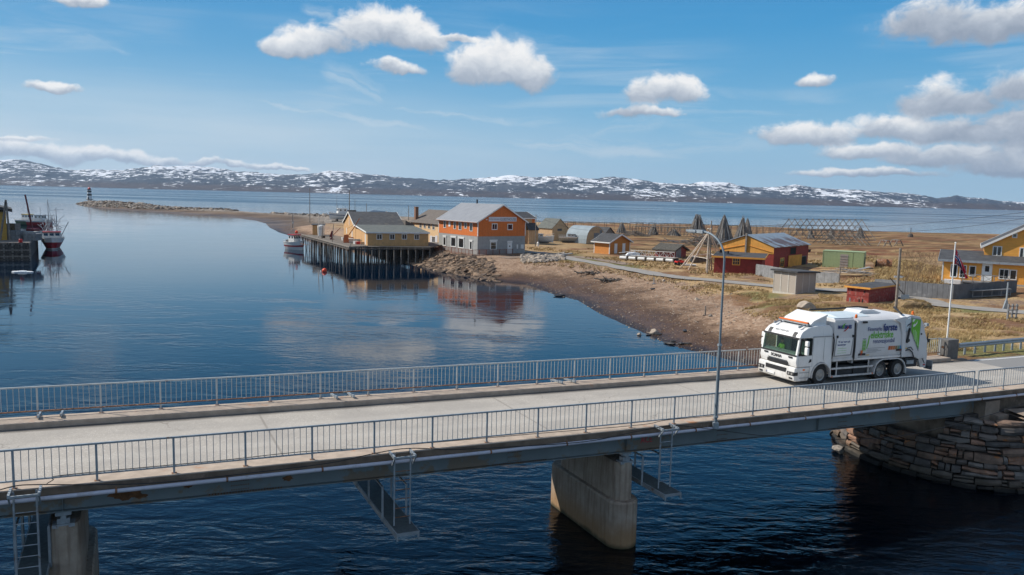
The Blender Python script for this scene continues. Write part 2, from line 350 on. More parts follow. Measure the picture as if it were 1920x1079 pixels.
# ramps kept flat under the roads
BOX, BOY, BUX, BUY = -13.36, 20.786, math.cos(.44975), math.sin(.44975)
def hgtf(X, Y, noise=True):
    X = np.asarray(X, float); Y = np.asarray(Y, float)
    d = sdist(X, Y); hc, w = field(X, Y); t = np.clip(d/w, 0, 1)
    rampv = .55*t+.45*(t*t*(3-2*t)); up = np.where(d > 0, hc*rampv+np.minimum(d, 1)*.0, np.maximum(d*.16, -2.5))
    sr = (X-BOX)*BUX+(Y-BOY)*BUY; tr_ = -(X-BOX)*BUY+(Y-BOY)*BUX; zr_ = H-8.2044-.023524*sr+8.8587e-5*sr*sr-.2
    if noise:
        s1 = fbm(X/9., Y/9.); s2 = fbm(X/2.2, Y/2.2, 3); fl = np.clip(d/6., 0, 1)
        up = up+np.where(d > -1, s1*.22*fl+s2*.10*np.clip((d+1)/4, 0, 1), 0)
    up = np.where((sr > 44) & (tr_ > -4) & (tr_ < 7.05), np.minimum(up, zr_-.10), up); up = np.where((sr > 48.5) & (tr_ > 6.9) & (tr_ < 9.), np.minimum(up, zr_-.02), up)
    return up
def gz(x, y): return float(hgtf(np.array([x]), np.array([y]))[0])
def gp(px, py, dz=0.):
    """the spot on the ground seen at a pixel"""
    r = ray(px, py); z = 2.5
    for _ in range(14):
        k = (z-H)/r.z; z = .5*z+.5*max(gz(r.x*k, r.y*k), 0.)
    k = (z-H)/r.z; return Vector((r.x*k, r.y*k, z+dz))

yr = [33.0]
while yr[-1] < 660: yr.append(yr[-1]+max(.30, .0065*(yr[-1]-10)))
yr = np.array(yr)
NX = 620
uu = np.linspace(-.66, .80, NX)
GX = np.outer(np.maximum(yr, 33)**1.0+14, uu); GY = np.repeat(yr[:, None], NX, 1)
GZ = hgtf(GX, GY)
D = sdist(GX, GY)
ny = len(yr)
me = bpy.data.meshes.new('ground')
V = np.stack([GX, GY, GZ], -1).reshape(-1, 3)
idx = np.arange(ny*NX).reshape(ny, NX)
Q = np.stack([idx[:-1, :-1], idx[:-1, 1:], idx[1:, 1:], idx[1:, :-1]], -1)
keep = (np.maximum.reduce([D[:-1, :-1], D[1:, 1:], D[:-1, 1:], D[1:, :-1]]) > -4)
# the masonry abutment stands in front of the earth here
Q = Q[keep]
me.from_pydata(V.tolist(), [], Q.tolist()); me.polygons.foreach_set('use_smooth', [True]*len(me.polygons))
at_ = me.attributes.new('shore', 'FLOAT', 'POINT'); at_.data.foreach_set('value', D.reshape(-1).astype(np.float32))
def blobmask(pts):
    Mx = np.zeros(GX.shape)
    for (px, py, rr) in pts:
        p = gp(px, py); e = ((GX-p.x)**2+((GY-p.y))**2)/(rr*rr); Mx = np.maximum(Mx, np.exp(-e))
    return Mx
green = blobmask([(1085, 487, 7), (1140, 497, 5), (1420, 555, 3.5), (1530, 585, 4), (1800, 582, 3.4), (1845, 660, 5), (1830, 645, 3), (1470, 575, 4), (1050, 478, 5), (1330, 490, 4), (1180, 500, 4), (1910, 665, 4), (1720, 640, 3)])
at2 = me.attributes.new('green', 'FLOAT', 'POINT'); at2.data.foreach_set('value', green.reshape(-1).astype(np.float32))
m_ground, q, b = newmat('shore_ground')
pos = q.n('ShaderNodeNewGeometry').outputs['Position']; ps = q.n('ShaderNodeSeparateXYZ', [pos]); z = ps.outputs[2]; y = ps.outputs[1]; x = ps.outputs[0]
sh = q.n('ShaderNodeAttribute', attribute_name='shore').outputs['Fac']; gr = q.n('ShaderNodeAttribute', attribute_name='green').outputs['Fac']
nA = q.noise(q.vm('MULTIPLY', pos, (.12, .12, .12)), 1., 6., .6); nB = q.noise(pos, .7, 6., .62); nC = q.noise(pos, 4.5, 5., .65)
nS = q.noise(q.vm('MULTIPLY', pos, (.035, .11, 0.)), 1., 6., .6, .8)
pebv = q.n('ShaderNodeTexVoronoi', {'Vector': pos, 'Scale': 3.6}); peb = pebv.outputs['Distance']
gravel = q.ramp(q.m('ADD', q.m('MULTIPLY', nB, .6), q.m('MULTIPLY', nC, .4)), [(.3, (.15, .092, .056)), (.5, (.26, .17, .112)), (.7, (.38, .27, .19))])
pebc = q.mix(q.mr(q.n('ShaderNodeSeparateXYZ', [pebv.outputs['Color']]).outputs[0], .55, 1., 0., .55), gravel, (.46, .35, .26))
mud = q.ramp(q.m('ADD', q.m('MULTIPLY', nB, .5), q.m('MULTIPLY', nC, .5)), [(.35, (.05, .027, .015)), (.55, (.10, .057, .033)), (.75, (.17, .10, .06))])
wetn = q.m('ADD', z, q.m('MULTIPLY', q.m('SUBTRACT', nA, .5), 2.2)); wetn = q.m('ADD', wetn, q.m('MULTIPLY', q.m('SUBTRACT', nB, .5), .6))
base = q.mix(q.mr(wetn, .65, 1.75), mud, pebc)
# wave-washed weed line at the waterline
base = q.mix(q.mr(q.m('ADD', z, q.m('MULTIPLY', nB, .25)), .42, .16), base, (.030, .018, .012))
straw = q.ramp(q.m('ADD', q.m('MULTIPLY', nC, .55), q.m('MULTIPLY', nB, .45)), [(.3, (.18, .105, .05)), (.5, (.37, .25, .125)), (.68, (.56, .43, .25))])
earth = q.ramp(nC, [(.35, (.15, .095, .062)), (.65, (.28, .20, .145))])
straw = q.mix(q.mr(q.m('ADD', q.m('MULTIPLY', nA, .7), q.m('MULTIPLY', nB, .3)), .50, .62), straw, earth)
straw = q.mix(q.m('MULTIPLY', q.mr(q.m('ADD', gr, q.m('MULTIPLY', q.m('SUBTRACT', nC, .5), .9)), .25, .75), .85), straw, q.mix(nC, (.07, .09, .022), (.20, .19, .07)))
straw = q.mix(q.m('MULTIPLY', q.mr(q.noise(q.vm('MULTIPLY', pos, (.10, .16, .1)), 1., 6., .65, .5), .50, .59), .85), straw, q.mix(nC, (.10, .045, .022), (.24, .12, .06)))
gl = q.m('ADD', q.m('MULTIPLY', sh, .09), q.m('MULTIPLY', q.m('SUBTRACT', nB, .5), 1.2)); gl = q.m('ADD', gl, q.m('MULTIPLY', q.m('SUBTRACT', nA, .5), 2.0))
glr = q.mr(x, 5., 40., 0., .35)
gl2 = q.m('ADD', gl, glr)
gl2 = q.m('ADD', gl2, q.m('MULTIPLY', q.m('SUBTRACT', z, 2.0), .5))
base = q.mix(q.mr(gl2, 1.25, 1.75), base, straw)
# heath beyond the village: rust, olive and straw bands
heath = q.ramp(nS, [(.30, (.045, .034, .014)), (.40, (.15, .05, .022)), (.47, (.32, .21, .10)), (.54, (.085, .052, .02)), (.62, (.19, .085, .04)), (.70, (.36, .26, .14))])
hm = q.m('ADD', q.m('SUBTRACT', y, q.m('MULTIPLY', x, .10)), q.m('MULTIPLY', nA, 30.))
base = q.mix(q.m('MULTIPLY', q.mr(hm, 148., 176.), q.mr(x, 8., 26.)), base, heath)
# the breakwater and its tidal flat, far off
bw = q.mr(y, 260., 300.); bw = q.m('MULTIPLY', bw, q.mr(x, -20., -60.))
flat = q.ramp(nS, [(.35, (.06, .04, .026)), (.55, (.13, .088, .058)), (.7, (.19, .14, .095))])
rubble = q.ramp(q.noise(pos, .45, 6., .8), [(.38, (.05, .045, .04)), (.5, (.20, .175, .15)), (.62, (.42, .36, .30))])
bwc = q.mix(q.mr(q.m('ADD', z, q.m('MULTIPLY', nB, .8)), 1.5, 2.4), flat, rubble)
base = q.mix(bw, base, bwc)
setp(q, b, 'Base Color', base); setp(q, b, 'Roughness', q.mr(wetn, .1, 1.3, .45, .92)); b.inputs['Specular IOR Level'].default_value = .25
hh = q.m('ADD', q.m('ADD', q.m('MULTIPLY', nB, .5), q.m('MULTIPLY', nC, .35)), q.m('MULTIPLY', peb, -.15))
bn = q.n('ShaderNodeBump', {'Strength': .9, 'Distance': .35, 'Height': hh}); setp(q, b, 'Normal', bn.outputs[0])
me.materials.append(m_ground)
go = link('ground', me); go['kind'] = 'structure'

# roads draped over the ground
m_gravelroad = mat('worn_asphalt', (.27, .255, .235), .9, var=.12, scale=1.2, dirt=(.22, .18, .14), dscale=.5, bump=.3)
def drape(pts, width, name, m_, dz=.05, step=1.2, nw=5):
    P = [gp(x, y) for x, y in pts]; out = []
    for i in range(len(P)-1):
        p0 = P[max(i-1, 0)]; p1 = P[i]; p2 = P[i+1]; p3 = P[min(i+2, len(P)-1)]; n = max(2, int((p2-p1).length/step))
        for k in range(n):
            t = k/n; out.append(.5*((2*p1)+(-p0+p2)*t+(2*p0-5*p1+4*p2-p3)*t*t+(-p0+3*p1-3*p2+p3)*t**3))
    out.append(P[-1]); vs = []; fs = []
    for i, p in enumerate(out):
        a = out[max(i-1, 0)]; c = out[min(i+1, len(out)-1)]; t = (c-a).xy.normalized(); nrm = Vector((-t.y, t.x))
        wi = width*(1+.06*math.sin(i*.9)+.04*math.sin(i*2.3))
        for j in range(nw):
            w_ = (j/(nw-1)-.5)*wi; X, Y = p.x+nrm.x*w_, p.y+nrm.y*w_; vs.append((X, Y))
    vs = np.array(vs); zz = hgtf(vs[:, 0], vs[:, 1]).reshape(-1, nw); zm = zz.max(1, keepdims=True)*.75+zz*.25+dz
    vs3 = np.concatenate([vs, zm.reshape(-1, 1)], 1)
    for i in range(len(out)-1):
        for j in range(nw-1): a = i*nw+j; fs.append((a, a+1, a+nw+1, a+nw))
    o = MB().add(vs3.tolist(), fs).obj(name, m_, smooth=True); o['kind'] = 'structure'; return o
drape([(985, 473), (1030, 477), (1078, 487), (1130, 496), (1200, 509), (1290, 523), (1380, 531), (1450, 537), (1540, 544), (1610, 549), (1680, 558), (1750, 569), (1830, 579), (1920, 588), (2000, 596)], 3.3, 'village_road', m_gravelroad, dz=.06)
m_dirt = mat('packed_dirt', (.22, .165, .125), .95, var=.2, scale=1., bump=.3)
drape([(940, 484), (990, 482), (1050, 480), (1100, 484), (1180, 497)], 3.0, 'yard_path', m_dirt, dz=.02)

# ------------------------------------------------------------------ far hills across the fjord
sky_l = [(-200, 300), (0, 303), (40, 302), (80, 308), (130, 318), (200, 320), (230, 322), (260, 318), (290, 312), (320, 311), (360, 312), (400, 318), (450, 325), (500, 326), (550, 330), (590, 327), (620, 324), (650, 325), (680, 329), (760, 335), (830, 338), (880, 335), (915, 331), (950, 329), (1000, 331), (1060, 332), (1100, 335), (1140, 334), (1180, 338), (1230, 344), (1280, 347), (1310, 342), (1330, 344), (1360, 347), (1400, 353), (1480, 350), (1510, 353), (1550, 356), (1600, 357), (1640, 361), (1700, 366), (1745, 372), (1780, 370), (1850, 377), (1920, 379), (2100, 384), (2400, 388)]
sx = np.array([p[0] for p in sky_l], float); sy = np.array([p[1] for p in sky_l], float)
NXH, NYH = 900, 60
hx = np.linspace(-.82, .98, NXH)
pxs = 960+hx*FPX/_cp*.993
hor = 368.2+(pxs-960)*.02464
hang = np.maximum(hor-np.interp(pxs, sx, sy)+1.2+2.6*fbm(hx*34., hx*0+2., 5), 2.)/FPX
Y0, Y1 = 6300., 9300.
tt = np.linspace(0, 1, NYH)
HX = np.zeros((NYH, NXH)); HY = np.zeros_like(HX); HZ = np.zeros_like(HX)
for j, t in enumerate(tt):
    yv = Y0+(Y1-Y0)*t; HX[j] = hx*yv; HY[j] = yv+120*fbm(hx*9., hx*0+5., 3)*(1-t)
ridge = hang*8300.+H
for j, t in enumerate(tt):
    prof = np.interp(t, [0, .03, .18, .36, .55, .68, .85, 1], [-.02, .06, .22, .50, .82, .985, .8, .4])
    n_ = fbm(HX[j]/520., HY[j]/520., 5); n2 = fbm(HX[j]/120.+9, HY[j]/120., 4)
    HZ[j] = ridge*prof*(1+(.30*n_)*(1 if t < .6 else .3))+n2*26*min(1, t*6)*(1 if t < .6 else .45)-4*(t < .01)
mask = np.abs(tt-.68) < .14
HZ[0] = -3
idx = np.arange(NYH*NXH).reshape(NYH, NXH); Q = np.stack([idx[:-1, :-1], idx[:-1, 1:], idx[1:, 1:], idx[1:, :-1]], -1).reshape(-1, 4)
me = bpy.data.meshes.new('far_hills'); me.from_pydata(np.stack([HX, HY, HZ], -1).reshape(-1, 3).tolist(), [], Q.tolist()); me.polygons.foreach_set('use_smooth', [True]*len(me.polygons))
m_hill, q, b = newmat('snow_patched_fell')
pos = q.n('ShaderNodeNewGeometry').outputs['Position']; z = q.n('ShaderNodeSeparateXYZ', [pos]).outputs[2]
nr = q.noise(q.vm('MULTIPLY', pos, (.006, .003, .02)), 1., 8., .7); nsn = q.noise(q.vm('MULTIPLY', pos, (.014, .006, .06)), 1., 8., .68, .6)
nbig = q.noise(q.vm('MULTIPLY', pos, (.0011, .0006, .002)), 1., 3., .5)
rock = q.ramp(nr, [(.3, (.022, .028, .042)), (.5, (.048, .052, .066)), (.7, (.10, .10, .11))])
low = q.ramp(nr, [(.3, (.04, .03, .032)), (.7, (.085, .06, .052))])
col = q.mix(q.mr(z, 30., 70.), low, rock)
sf = q.m('ADD', q.m('ADD', nsn, q.m('MULTIPLY', q.m('SUBTRACT', nbig, .5), .5)), q.mr(z, 20., 230., -.09, .06, False))
sf = q.m('ADD', sf, q.m('MULTIPLY', q.m('SUBTRACT', q.noise(q.vm('MULTIPLY', pos, (.0045, .0022, .012)), 1., 4., .6), .5), .42))
col = q.mix(q.mr(sf, .53, .56), col, (.80, .82, .86))
setp(q, b, 'Base Color', col); b.inputs['Roughness'].default_value = .95; b.inputs['Specular IOR Level'].default_value = .05
bn = q.n('ShaderNodeBump', {'Strength': .8, 'Distance': 40., 'Height': nr}); setp(q, b, 'Normal', bn.outputs[0])
me.materials.append(m_hill); ho = link('far_hills', me); ho['kind'] = 'structure'
# ------------------------------------------------------------------ bridge frame: s along the deck, t across it, dz over the kerb top
TH = .44975; BO = Vector((-13.36, 20.786)); bu = Vector((math.cos(TH), math.sin(TH))); bn_ = Vector((-bu.y, bu.x))
def zd(s): return H-8.2044-.023524*s+8.8587e-5*s*s
def B(s, t, dz=0.): p = BO+bu*s+bn_*t; return Vector((p.x, p.y, zd(s)+dz))
def st_plane(px, py, t):
    r = ray(px, py); k = (t+BO.dot(bn_))/(r.x*bn_.x+r.y*bn_.y); P = r*k; s = (P.xy-BO).dot(bu); return s, P.z+H-zd(s)
RZ = TH
def strip(mb, s0, s1, prof, step=2.):
    """sweeps a cross-section (t, dz) along the deck"""
    n = max(1, int(abs(s1-s0)/step)); k = len(prof); vs = []
    for i in range(n+1):
        s = s0+(s1-s0)*i/n; vs += [B(s, t, z_) for t, z_ in prof]
    fs = [(i*k+j, i*k+(j+1) % k, (i+1)*k+(j+1) % k, (i+1)*k+j) for i in range(n) for j in range(k)]+[tuple(range(k)), tuple(n*k+j for j in range(k-1, -1, -1))]
    return mb.add(vs, fs)
def rect(t0, z0, t1, z1): return [(t0, z0), (t1, z0), (t1, z1), (t0, z1)]
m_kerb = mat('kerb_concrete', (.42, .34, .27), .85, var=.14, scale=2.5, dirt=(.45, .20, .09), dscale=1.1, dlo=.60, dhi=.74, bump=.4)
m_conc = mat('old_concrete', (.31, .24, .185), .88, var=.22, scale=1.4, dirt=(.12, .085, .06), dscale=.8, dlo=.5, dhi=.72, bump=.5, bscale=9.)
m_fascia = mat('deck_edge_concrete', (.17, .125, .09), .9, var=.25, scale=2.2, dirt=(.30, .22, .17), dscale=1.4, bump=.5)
m_gird = mat('grey_blue_steel_paint', (.19, .225, .235), .55, var=.10, scale=.6, dirt=(.21, .17, .13), dscale=.42, dlo=.54, dhi=.58, spec=.4)
m_girdrust = mat('rust_patch', (.17, .075, .03), .9, var=.4, scale=5)
m_galv = mat('galvanised_steel', (.33, .37, .40), .5, .35, var=.15, scale=5., dirt=(.22, .14, .09), dscale=2.2, dlo=.58, dhi=.70)
m_galv_far = mat('galvanised_rail_steel', (.45, .47, .47), .5, .25, var=.12, scale=5., dirt=(.26, .14, .07), dscale=2.5, dlo=.60, dhi=.7)
m_rust = mat('rusted_steel', (.24, .115, .06), .85, .1, var=.35, scale=6., dirt=(.42, .36, .30), dscale=4., dlo=.55, dhi=.66)
m_bal_far = mat('weathered_baluster_steel', (.46, .47, .45), .6, .2, var=.1, scale=.9, dirt=(.36, .26, .18), dscale=.35, dlo=.46, dhi=.6)
m_pipe = mat('lilac_grey_plastic', (.55, .55, .62), .45, var=.05, dirt=(.42, .40, .42), dscale=2.)
m_black = mat('black_rubber', (.018, .018, .02), .6)
m_white = mat('white_paint', (.80, .80, .78), .4, var=.03)
m_dkmetal = mat('dark_grating_steel', (.09, .115, .125), .6, .3, var=.2, scale=9)
# asphalt of the bridge carriageway
m_road, q, b = newmat('bleached_asphalt')
co = q.n('ShaderNodeTexCoord').outputs['Object']
ag = q.noise(co, 22., 4., .7); bl = q.noise(co, .35, 5., .6); sp_ = q.n('ShaderNodeTexVoronoi', {'Vector': co, 'Scale': 30.}).outputs['Color']
sv = q.n('ShaderNodeSeparateXYZ', [sp_]).outputs[0]
c = q.mix(q.mr(ag, .3, .7), (.34, .315, .28), (.445, .41, .365)); c = q.mix(q.mr(sv, .82, 1., 0., .6), c, (.62, .59, .54)); c = q.mix(q.mr(bl, .45, .62, 0., .5), c, (.31, .29, .265))
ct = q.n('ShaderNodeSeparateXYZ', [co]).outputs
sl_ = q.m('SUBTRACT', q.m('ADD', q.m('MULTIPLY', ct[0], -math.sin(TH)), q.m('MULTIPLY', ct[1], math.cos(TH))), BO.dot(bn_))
edge = q.m('MAXIMUM', q.mr(sl_, 1.3, .6), q.mr(sl_, 6.25, 6.55)); c = q.mix(q.m('MULTIPLY', edge, q.mr(bl, .3, .6, .5, .9)), c, (.11, .10, .09))  # grime by both kerbs; the far band also paints in the kerb's shade
trk = q.m('ADD', q.m('MULTIPLY', q.mr(q.m('ABSOLUTE', q.m('SUBTRACT', sl_, 2.7)), .5, .1), .25), q.m('MULTIPLY', q.mr(q.m('ABSOLUTE', q.m('SUBTRACT', sl_, 4.7)), .5, .1), .25)); c = q.mix(trk, c, (.52, .49, .44))
crk = q.n('ShaderNodeTexVoronoi', {'Vector': q.vm('ADD', q.vm('MULTIPLY', co, (.55, .55, 1)), q.vm('MULTIPLY', q.n('ShaderNodeTexNoise', {'Vector': co, 'Scale': 1.5}).outputs[1], (.5, .5, 0))), 'Scale': 1.}, feature='DISTANCE_TO_EDGE').outputs[0]
c = q.mix(q.m('MULTIPLY', q.mr(crk, .012, .003), q.mr(q.noise(co, .25, 3.), .48, .6, 0., .55)), c, (.16, .14, .12))
jn = q.m('ABSOLUTE', q.m('SUBTRACT', q.m('FRACT', q.m('DIVIDE', q.m('ADD', q.m('ADD', q.m('MULTIPLY', ct[0], math.cos(TH)), q.m('MULTIPLY', ct[1], math.sin(TH))), 40.), 9.85)), .5)); c = q.mix(q.mr(jn, .006, .002, 0., .5), c, (.18, .16, .14))
slong = q.m('ADD', q.m('MULTIPLY', ct[0], math.cos(TH)), q.m('MULTIPLY', ct[1], math.sin(TH)))
c = q.mix(q.mr(slong, 46.2, 46.4), c, q.mix(ag, (.19, .19, .19), (.27, .265, .26)))
setp(q, b, 'Base Color', c); b.inputs['Roughness'].default_value = .92; b.inputs['Specular IOR Level'].default_value = .25
bb_ = q.n('ShaderNodeBump', {'Strength': .35, 'Distance': .02, 'Height': ag}); setp(q, b, 'Normal', bb_.outputs[0])
S0, S1 = -14., 49.
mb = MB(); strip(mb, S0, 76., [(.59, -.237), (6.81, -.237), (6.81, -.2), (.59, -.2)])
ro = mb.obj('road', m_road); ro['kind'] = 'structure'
# white edge line beyond the bridge
mb = MB(); n = 13
for i in range(n): mb.add([B(49.6+i*2., 6.42, -.196), B(51.6+i*2., 6.42, -.196), B(51.6+i*2., 6.54, -.196), B(49.6+i*2., 6.54, -.196)], [(0, 1, 2, 3)])
mb.obj('road_edge_line', m_white)['kind'] = 'structure'

bridge = thing('road_bridge', 'low road bridge of grey steel girders on concrete piers over dark water', 'bridge', B(20, 3.8, -.2))
def own(o, par):
    """children are written in world metres: undo the parent's own placement"""
    o.parent = par; o.matrix_parent_inverse = par.matrix_basis.inverted(); return o
def bpart(name, mb, m_, parent=None, smooth=False): return own(mb.obj(name, m_, None, smooth), parent or bridge)
def wpart(root, name, mb, m_, parent=None, smooth=False): return own(mb.obj(name, m_, None, smooth), parent or root)
def wlink(root, name, me_, loc, rot=(0, 0, 0), parent=None, scale=None):
    o = bpy.data.objects.new(name, me_); COL.objects.link(o); o.location = loc; o.rotation_euler = rot
    if scale: o.scale = scale
    return own(o, parent or root)
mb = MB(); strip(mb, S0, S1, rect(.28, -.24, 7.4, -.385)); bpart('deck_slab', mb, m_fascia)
mb = MB(); strip(mb, S0, 56., [(-.16, -.235), (.60, -.235), (.60, -.02), (.56, 0.), (-.13, 0.), (-.16, -.03)]); kn = bpart('kerb', mb, [m_kerb])
# the outer face of the kerb gets a thin skin of darker concrete
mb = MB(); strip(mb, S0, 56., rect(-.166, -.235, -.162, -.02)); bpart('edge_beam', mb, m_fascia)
mb = MB(); strip(mb, S0, 47.9, [(6.80, -.235), (7.72, -.235), (7.72, -.03), (7.69, 0), (6.84, 0), (6.80, -.02)]); bpart('kerb', mb, m_kerb)
GB = lambda s: -.93-.0075*max(0, s)
def girder(t, s0=S0, s1=41.4):
    mb = MB(); n = 28; vs = []; k = 0
    def seg(t0, za, t1, zb_):
        vv = []
        for i in range(n+1):
            s = s0+(s1-s0)*i/n; a = za(s); c_ = zb_(s); vv += [B(s, t0, a), B(s, t1, a), B(s, t1, c_), B(s, t0, c_)]
        mb.add(vv, [(i*4+j, i*4+(j+1) % 4, (i+1)*4+(j+1) % 4, (i+1)*4+j) for i in range(n) for j in range(4)]+[(0, 1, 2, 3), tuple(n*4+j for j in (3, 2, 1, 0))])
    seg(t-.012, lambda s: GB(s)+.03, t+.012, lambda s: -.387)
    seg(t-.17, lambda s: GB(s), t+.17, lambda s: GB(s)+.03)
    seg(t-.15, lambda s: -.415, t+.15, lambda s: -.388)
    return bpart('girder', mb, m_gird)
gir = girder(.5); girder(2.9); girder(5.3)
def local_child(parent, name, mb, m_): return bpart(name, mb, m_, parent)
for s in (-9.4, 1.1, 20.1, 30.2, -4.2):
    mb = MB(); mb.add([B(s-.01, .36, GB(s)+.03), B(s+.01, .36, GB(s)+.03), B(s+.01, .487, GB(s)+.03), B(s-.01, .487, GB(s)+.03), B(s-.01, .36, -.417), B(s+.01, .36, -.417), B(s+.01, .487, -.417), B(s-.01, .487, -.417)], [(0, 3, 2, 1), (4, 5, 6, 7), (0, 1, 5, 4), (1, 2, 6, 5), (2, 3, 7, 6), (3, 0, 4, 7)])
    local_child(gir, 'web_stiffener', mb, m_gird)
for px, py in ((450, 905), (965, 853), (1354, 814), (1580, 785)):
    s, _ = st_plane(px, py, .48); lo = GB(s)+.045; hi = -.43
    mb = MB(); mb.add([B(s-.28, .476, lo), B(s+.28, .476, lo), B(s+.28, .486, lo), B(s-.28, .486, lo), B(s-.28, .476, hi), B(s+.28, .476, hi), B(s+.28, .486, hi), B(s-.28, .486, hi)], [(0, 3, 2, 1), (4, 5, 6, 7), (0, 1, 5, 4), (1, 2, 6, 5), (2, 3, 7, 6), (3, 0, 4, 7)])
    local_child(gir, 'splice_plate', mb, m_gird)
    mb = MB()
    for i in range(8):
        for j in range(4):
            ss = s-.245+i*.07; zz = lo+.05+(hi-lo-.1)*j/3; p = B(ss, .462, zz); mb.tube(p, B(ss, .478, zz), .018, n=6)
    for i in range(26): ss = s-.9+i*.085; mb.tube(B(ss, .38, GB(ss)+.03), B(ss, .38, GB(ss)+.06), .022, n=5)
    local_child(gir, 'bolt_rows', mb, m_girdrust)['kind'] = 'stuff'
# flaked rust on the near web: thin ragged scabs a few millimetres proud
random.seed(11)
for (px, py, w_, h_) in ((235, 928, .85, .24), (168, 928, .40, .08), (265, 931, .3, .1), (352, 911, .28, .12), (540, 897, .3, .14), (170, 914, .5, .05)):
    s, z_ = st_plane(px, py, .48); pts = []
    n = 18
    for i in range(n):
        a = 2*math.pi*i/n; r = random.uniform(.6, 1.05); pts.append((s+math.cos(a)*w_*r*.6, z_+math.sin(a)*h_*r*.8))
    lo = GB(s)+.04
    mb = MB(); vs = [B(a, .4845, min(max(c_, lo), -.42)) for a, c_ in pts]+[B(a, .4875, min(max(c_, lo), -.42)) for a, c_ in pts]
    mb.add(vs, [tuple(range(n)), tuple(range(2*n-1, n-1, -1))]+[(i, i+n, (i+1) % n+n, (i+1) % n) for i in range(n)]); local_child(gir, 'rust_scab', mb, m_girdrust)

# graffiti on the near girder
def text_mesh(txt, size, ext=.002, align='CENTER'):
    c_ = bpy.data.curves.new('t', 'FONT'); c_.body = txt; c_.size = size; c_.extrude = ext; c_.align_x = align; c_.resolution_u = 3
    o = bpy.data.objects.new('t', c_); COL.objects.link(o); dg = bpy.context.evaluated_depsgraph_get(); me_ = bpy.data.meshes.new_from_object(o.evaluated_get(dg)); bpy.data.objects.remove(o); return me_
def text_obj(name, txt, size, m_, width=None, bold=0.):
    me_ = text_mesh(txt, size)
    xs = [v.co.x for v in me_.vertices]
    if width and xs:
        k = width/(max(xs)-min(xs))
        for v in me_.vertices: v.co.x *= k
    me_.materials.clear(); me_.materials.append(m_); o = bpy.data.objects.new(name, me_); COL.objects.link(o); return o
m_spray_r = mat('red_spray_paint', (.62, .04, .06), .6); m_spray_b = mat('teal_spray_paint', (.03, .34, .42), .6)
def place_on_girder(o, px, py, t=.478, lean=0.):
    s, z_ = st_plane(px, py, t); o.rotation_mode = 'XYZ'
    p = B(s, t, z_); Mx = Matrix.Translation(p) @ Matrix.Rotation(TH, 4, 'Z') @ Matrix.Rotation(R(90), 4, 'X') @ Matrix.Rotation(lean, 4, 'Z')
    o.matrix_basis = Mx; own(o, gir)
place_on_girder(text_obj('red_graffiti', 'ACE', .34, m_spray_r, .55), 1212, 830)
for tx_, px_, py_, w_ in (('MW', 1193, 824, .36), ('wnv', 1222, 819, .42), ('inn', 1241, 817, .26)): place_on_girder(text_obj('teal_graffiti', tx_, .22, m_spray_b, w_), px_, py_+1.5, t=.475)

# piers
m_pier, q, b = newmat('pier_concrete')
co = q.n('ShaderNodeTexCoord').outputs['Object']; gpz = q.n('ShaderNodeSeparateXYZ', [q.n('ShaderNodeNewGeometry').outputs['Position']]).outputs[2]
n1 = q.noise(co, 1.3, 6., .65); n2 = q.noise(q.vm('MULTIPLY', co, (7., 7., .5)), 1., 4.); n3 = q.noise(co, 14., 4.)
c = q.mix(q.mr(n1, .3, .7), (.31, .245, .19), (.45, .37, .29)); c = q.mix(q.mr(n2, .45, .7, 0., .6), c, (.17, .115, .08))
c = q.mix(q.mr(q.m('ADD', gpz, q.m('MULTIPLY', n1, .5)), 1.6, .5, 0., .8), c, (.30, .17, .07)); c = q.mix(q.mr(q.m('ADD', gpz, q.m('MULTIPLY', n1, .3)), .4, .15), c, (.05, .045, .02))
setp(q, b, 'Base Color', c); b.inputs['Roughness'].default_value = .88
pb = q.n('ShaderNodeBump', {'Strength': .6, 'Distance': .03, 'Height': q.m('ADD', n3, n2)}); setp(q, b, 'Normal', pb.outputs[0])
def stadium(w_, t0, t1, n=20):
    """plan of a pier: rounded noses at both ends"""
    r = w_/2; pts = [(r*math.cos(a), t0+r+r*math.sin(a)) for a in [math.pi+math.pi*i/n for i in range(n+1)]]
    return pts+[(r*math.cos(a), t1-r+r*math.sin(a)) for a in [math.pi*i/n for i in range(n+1)]]
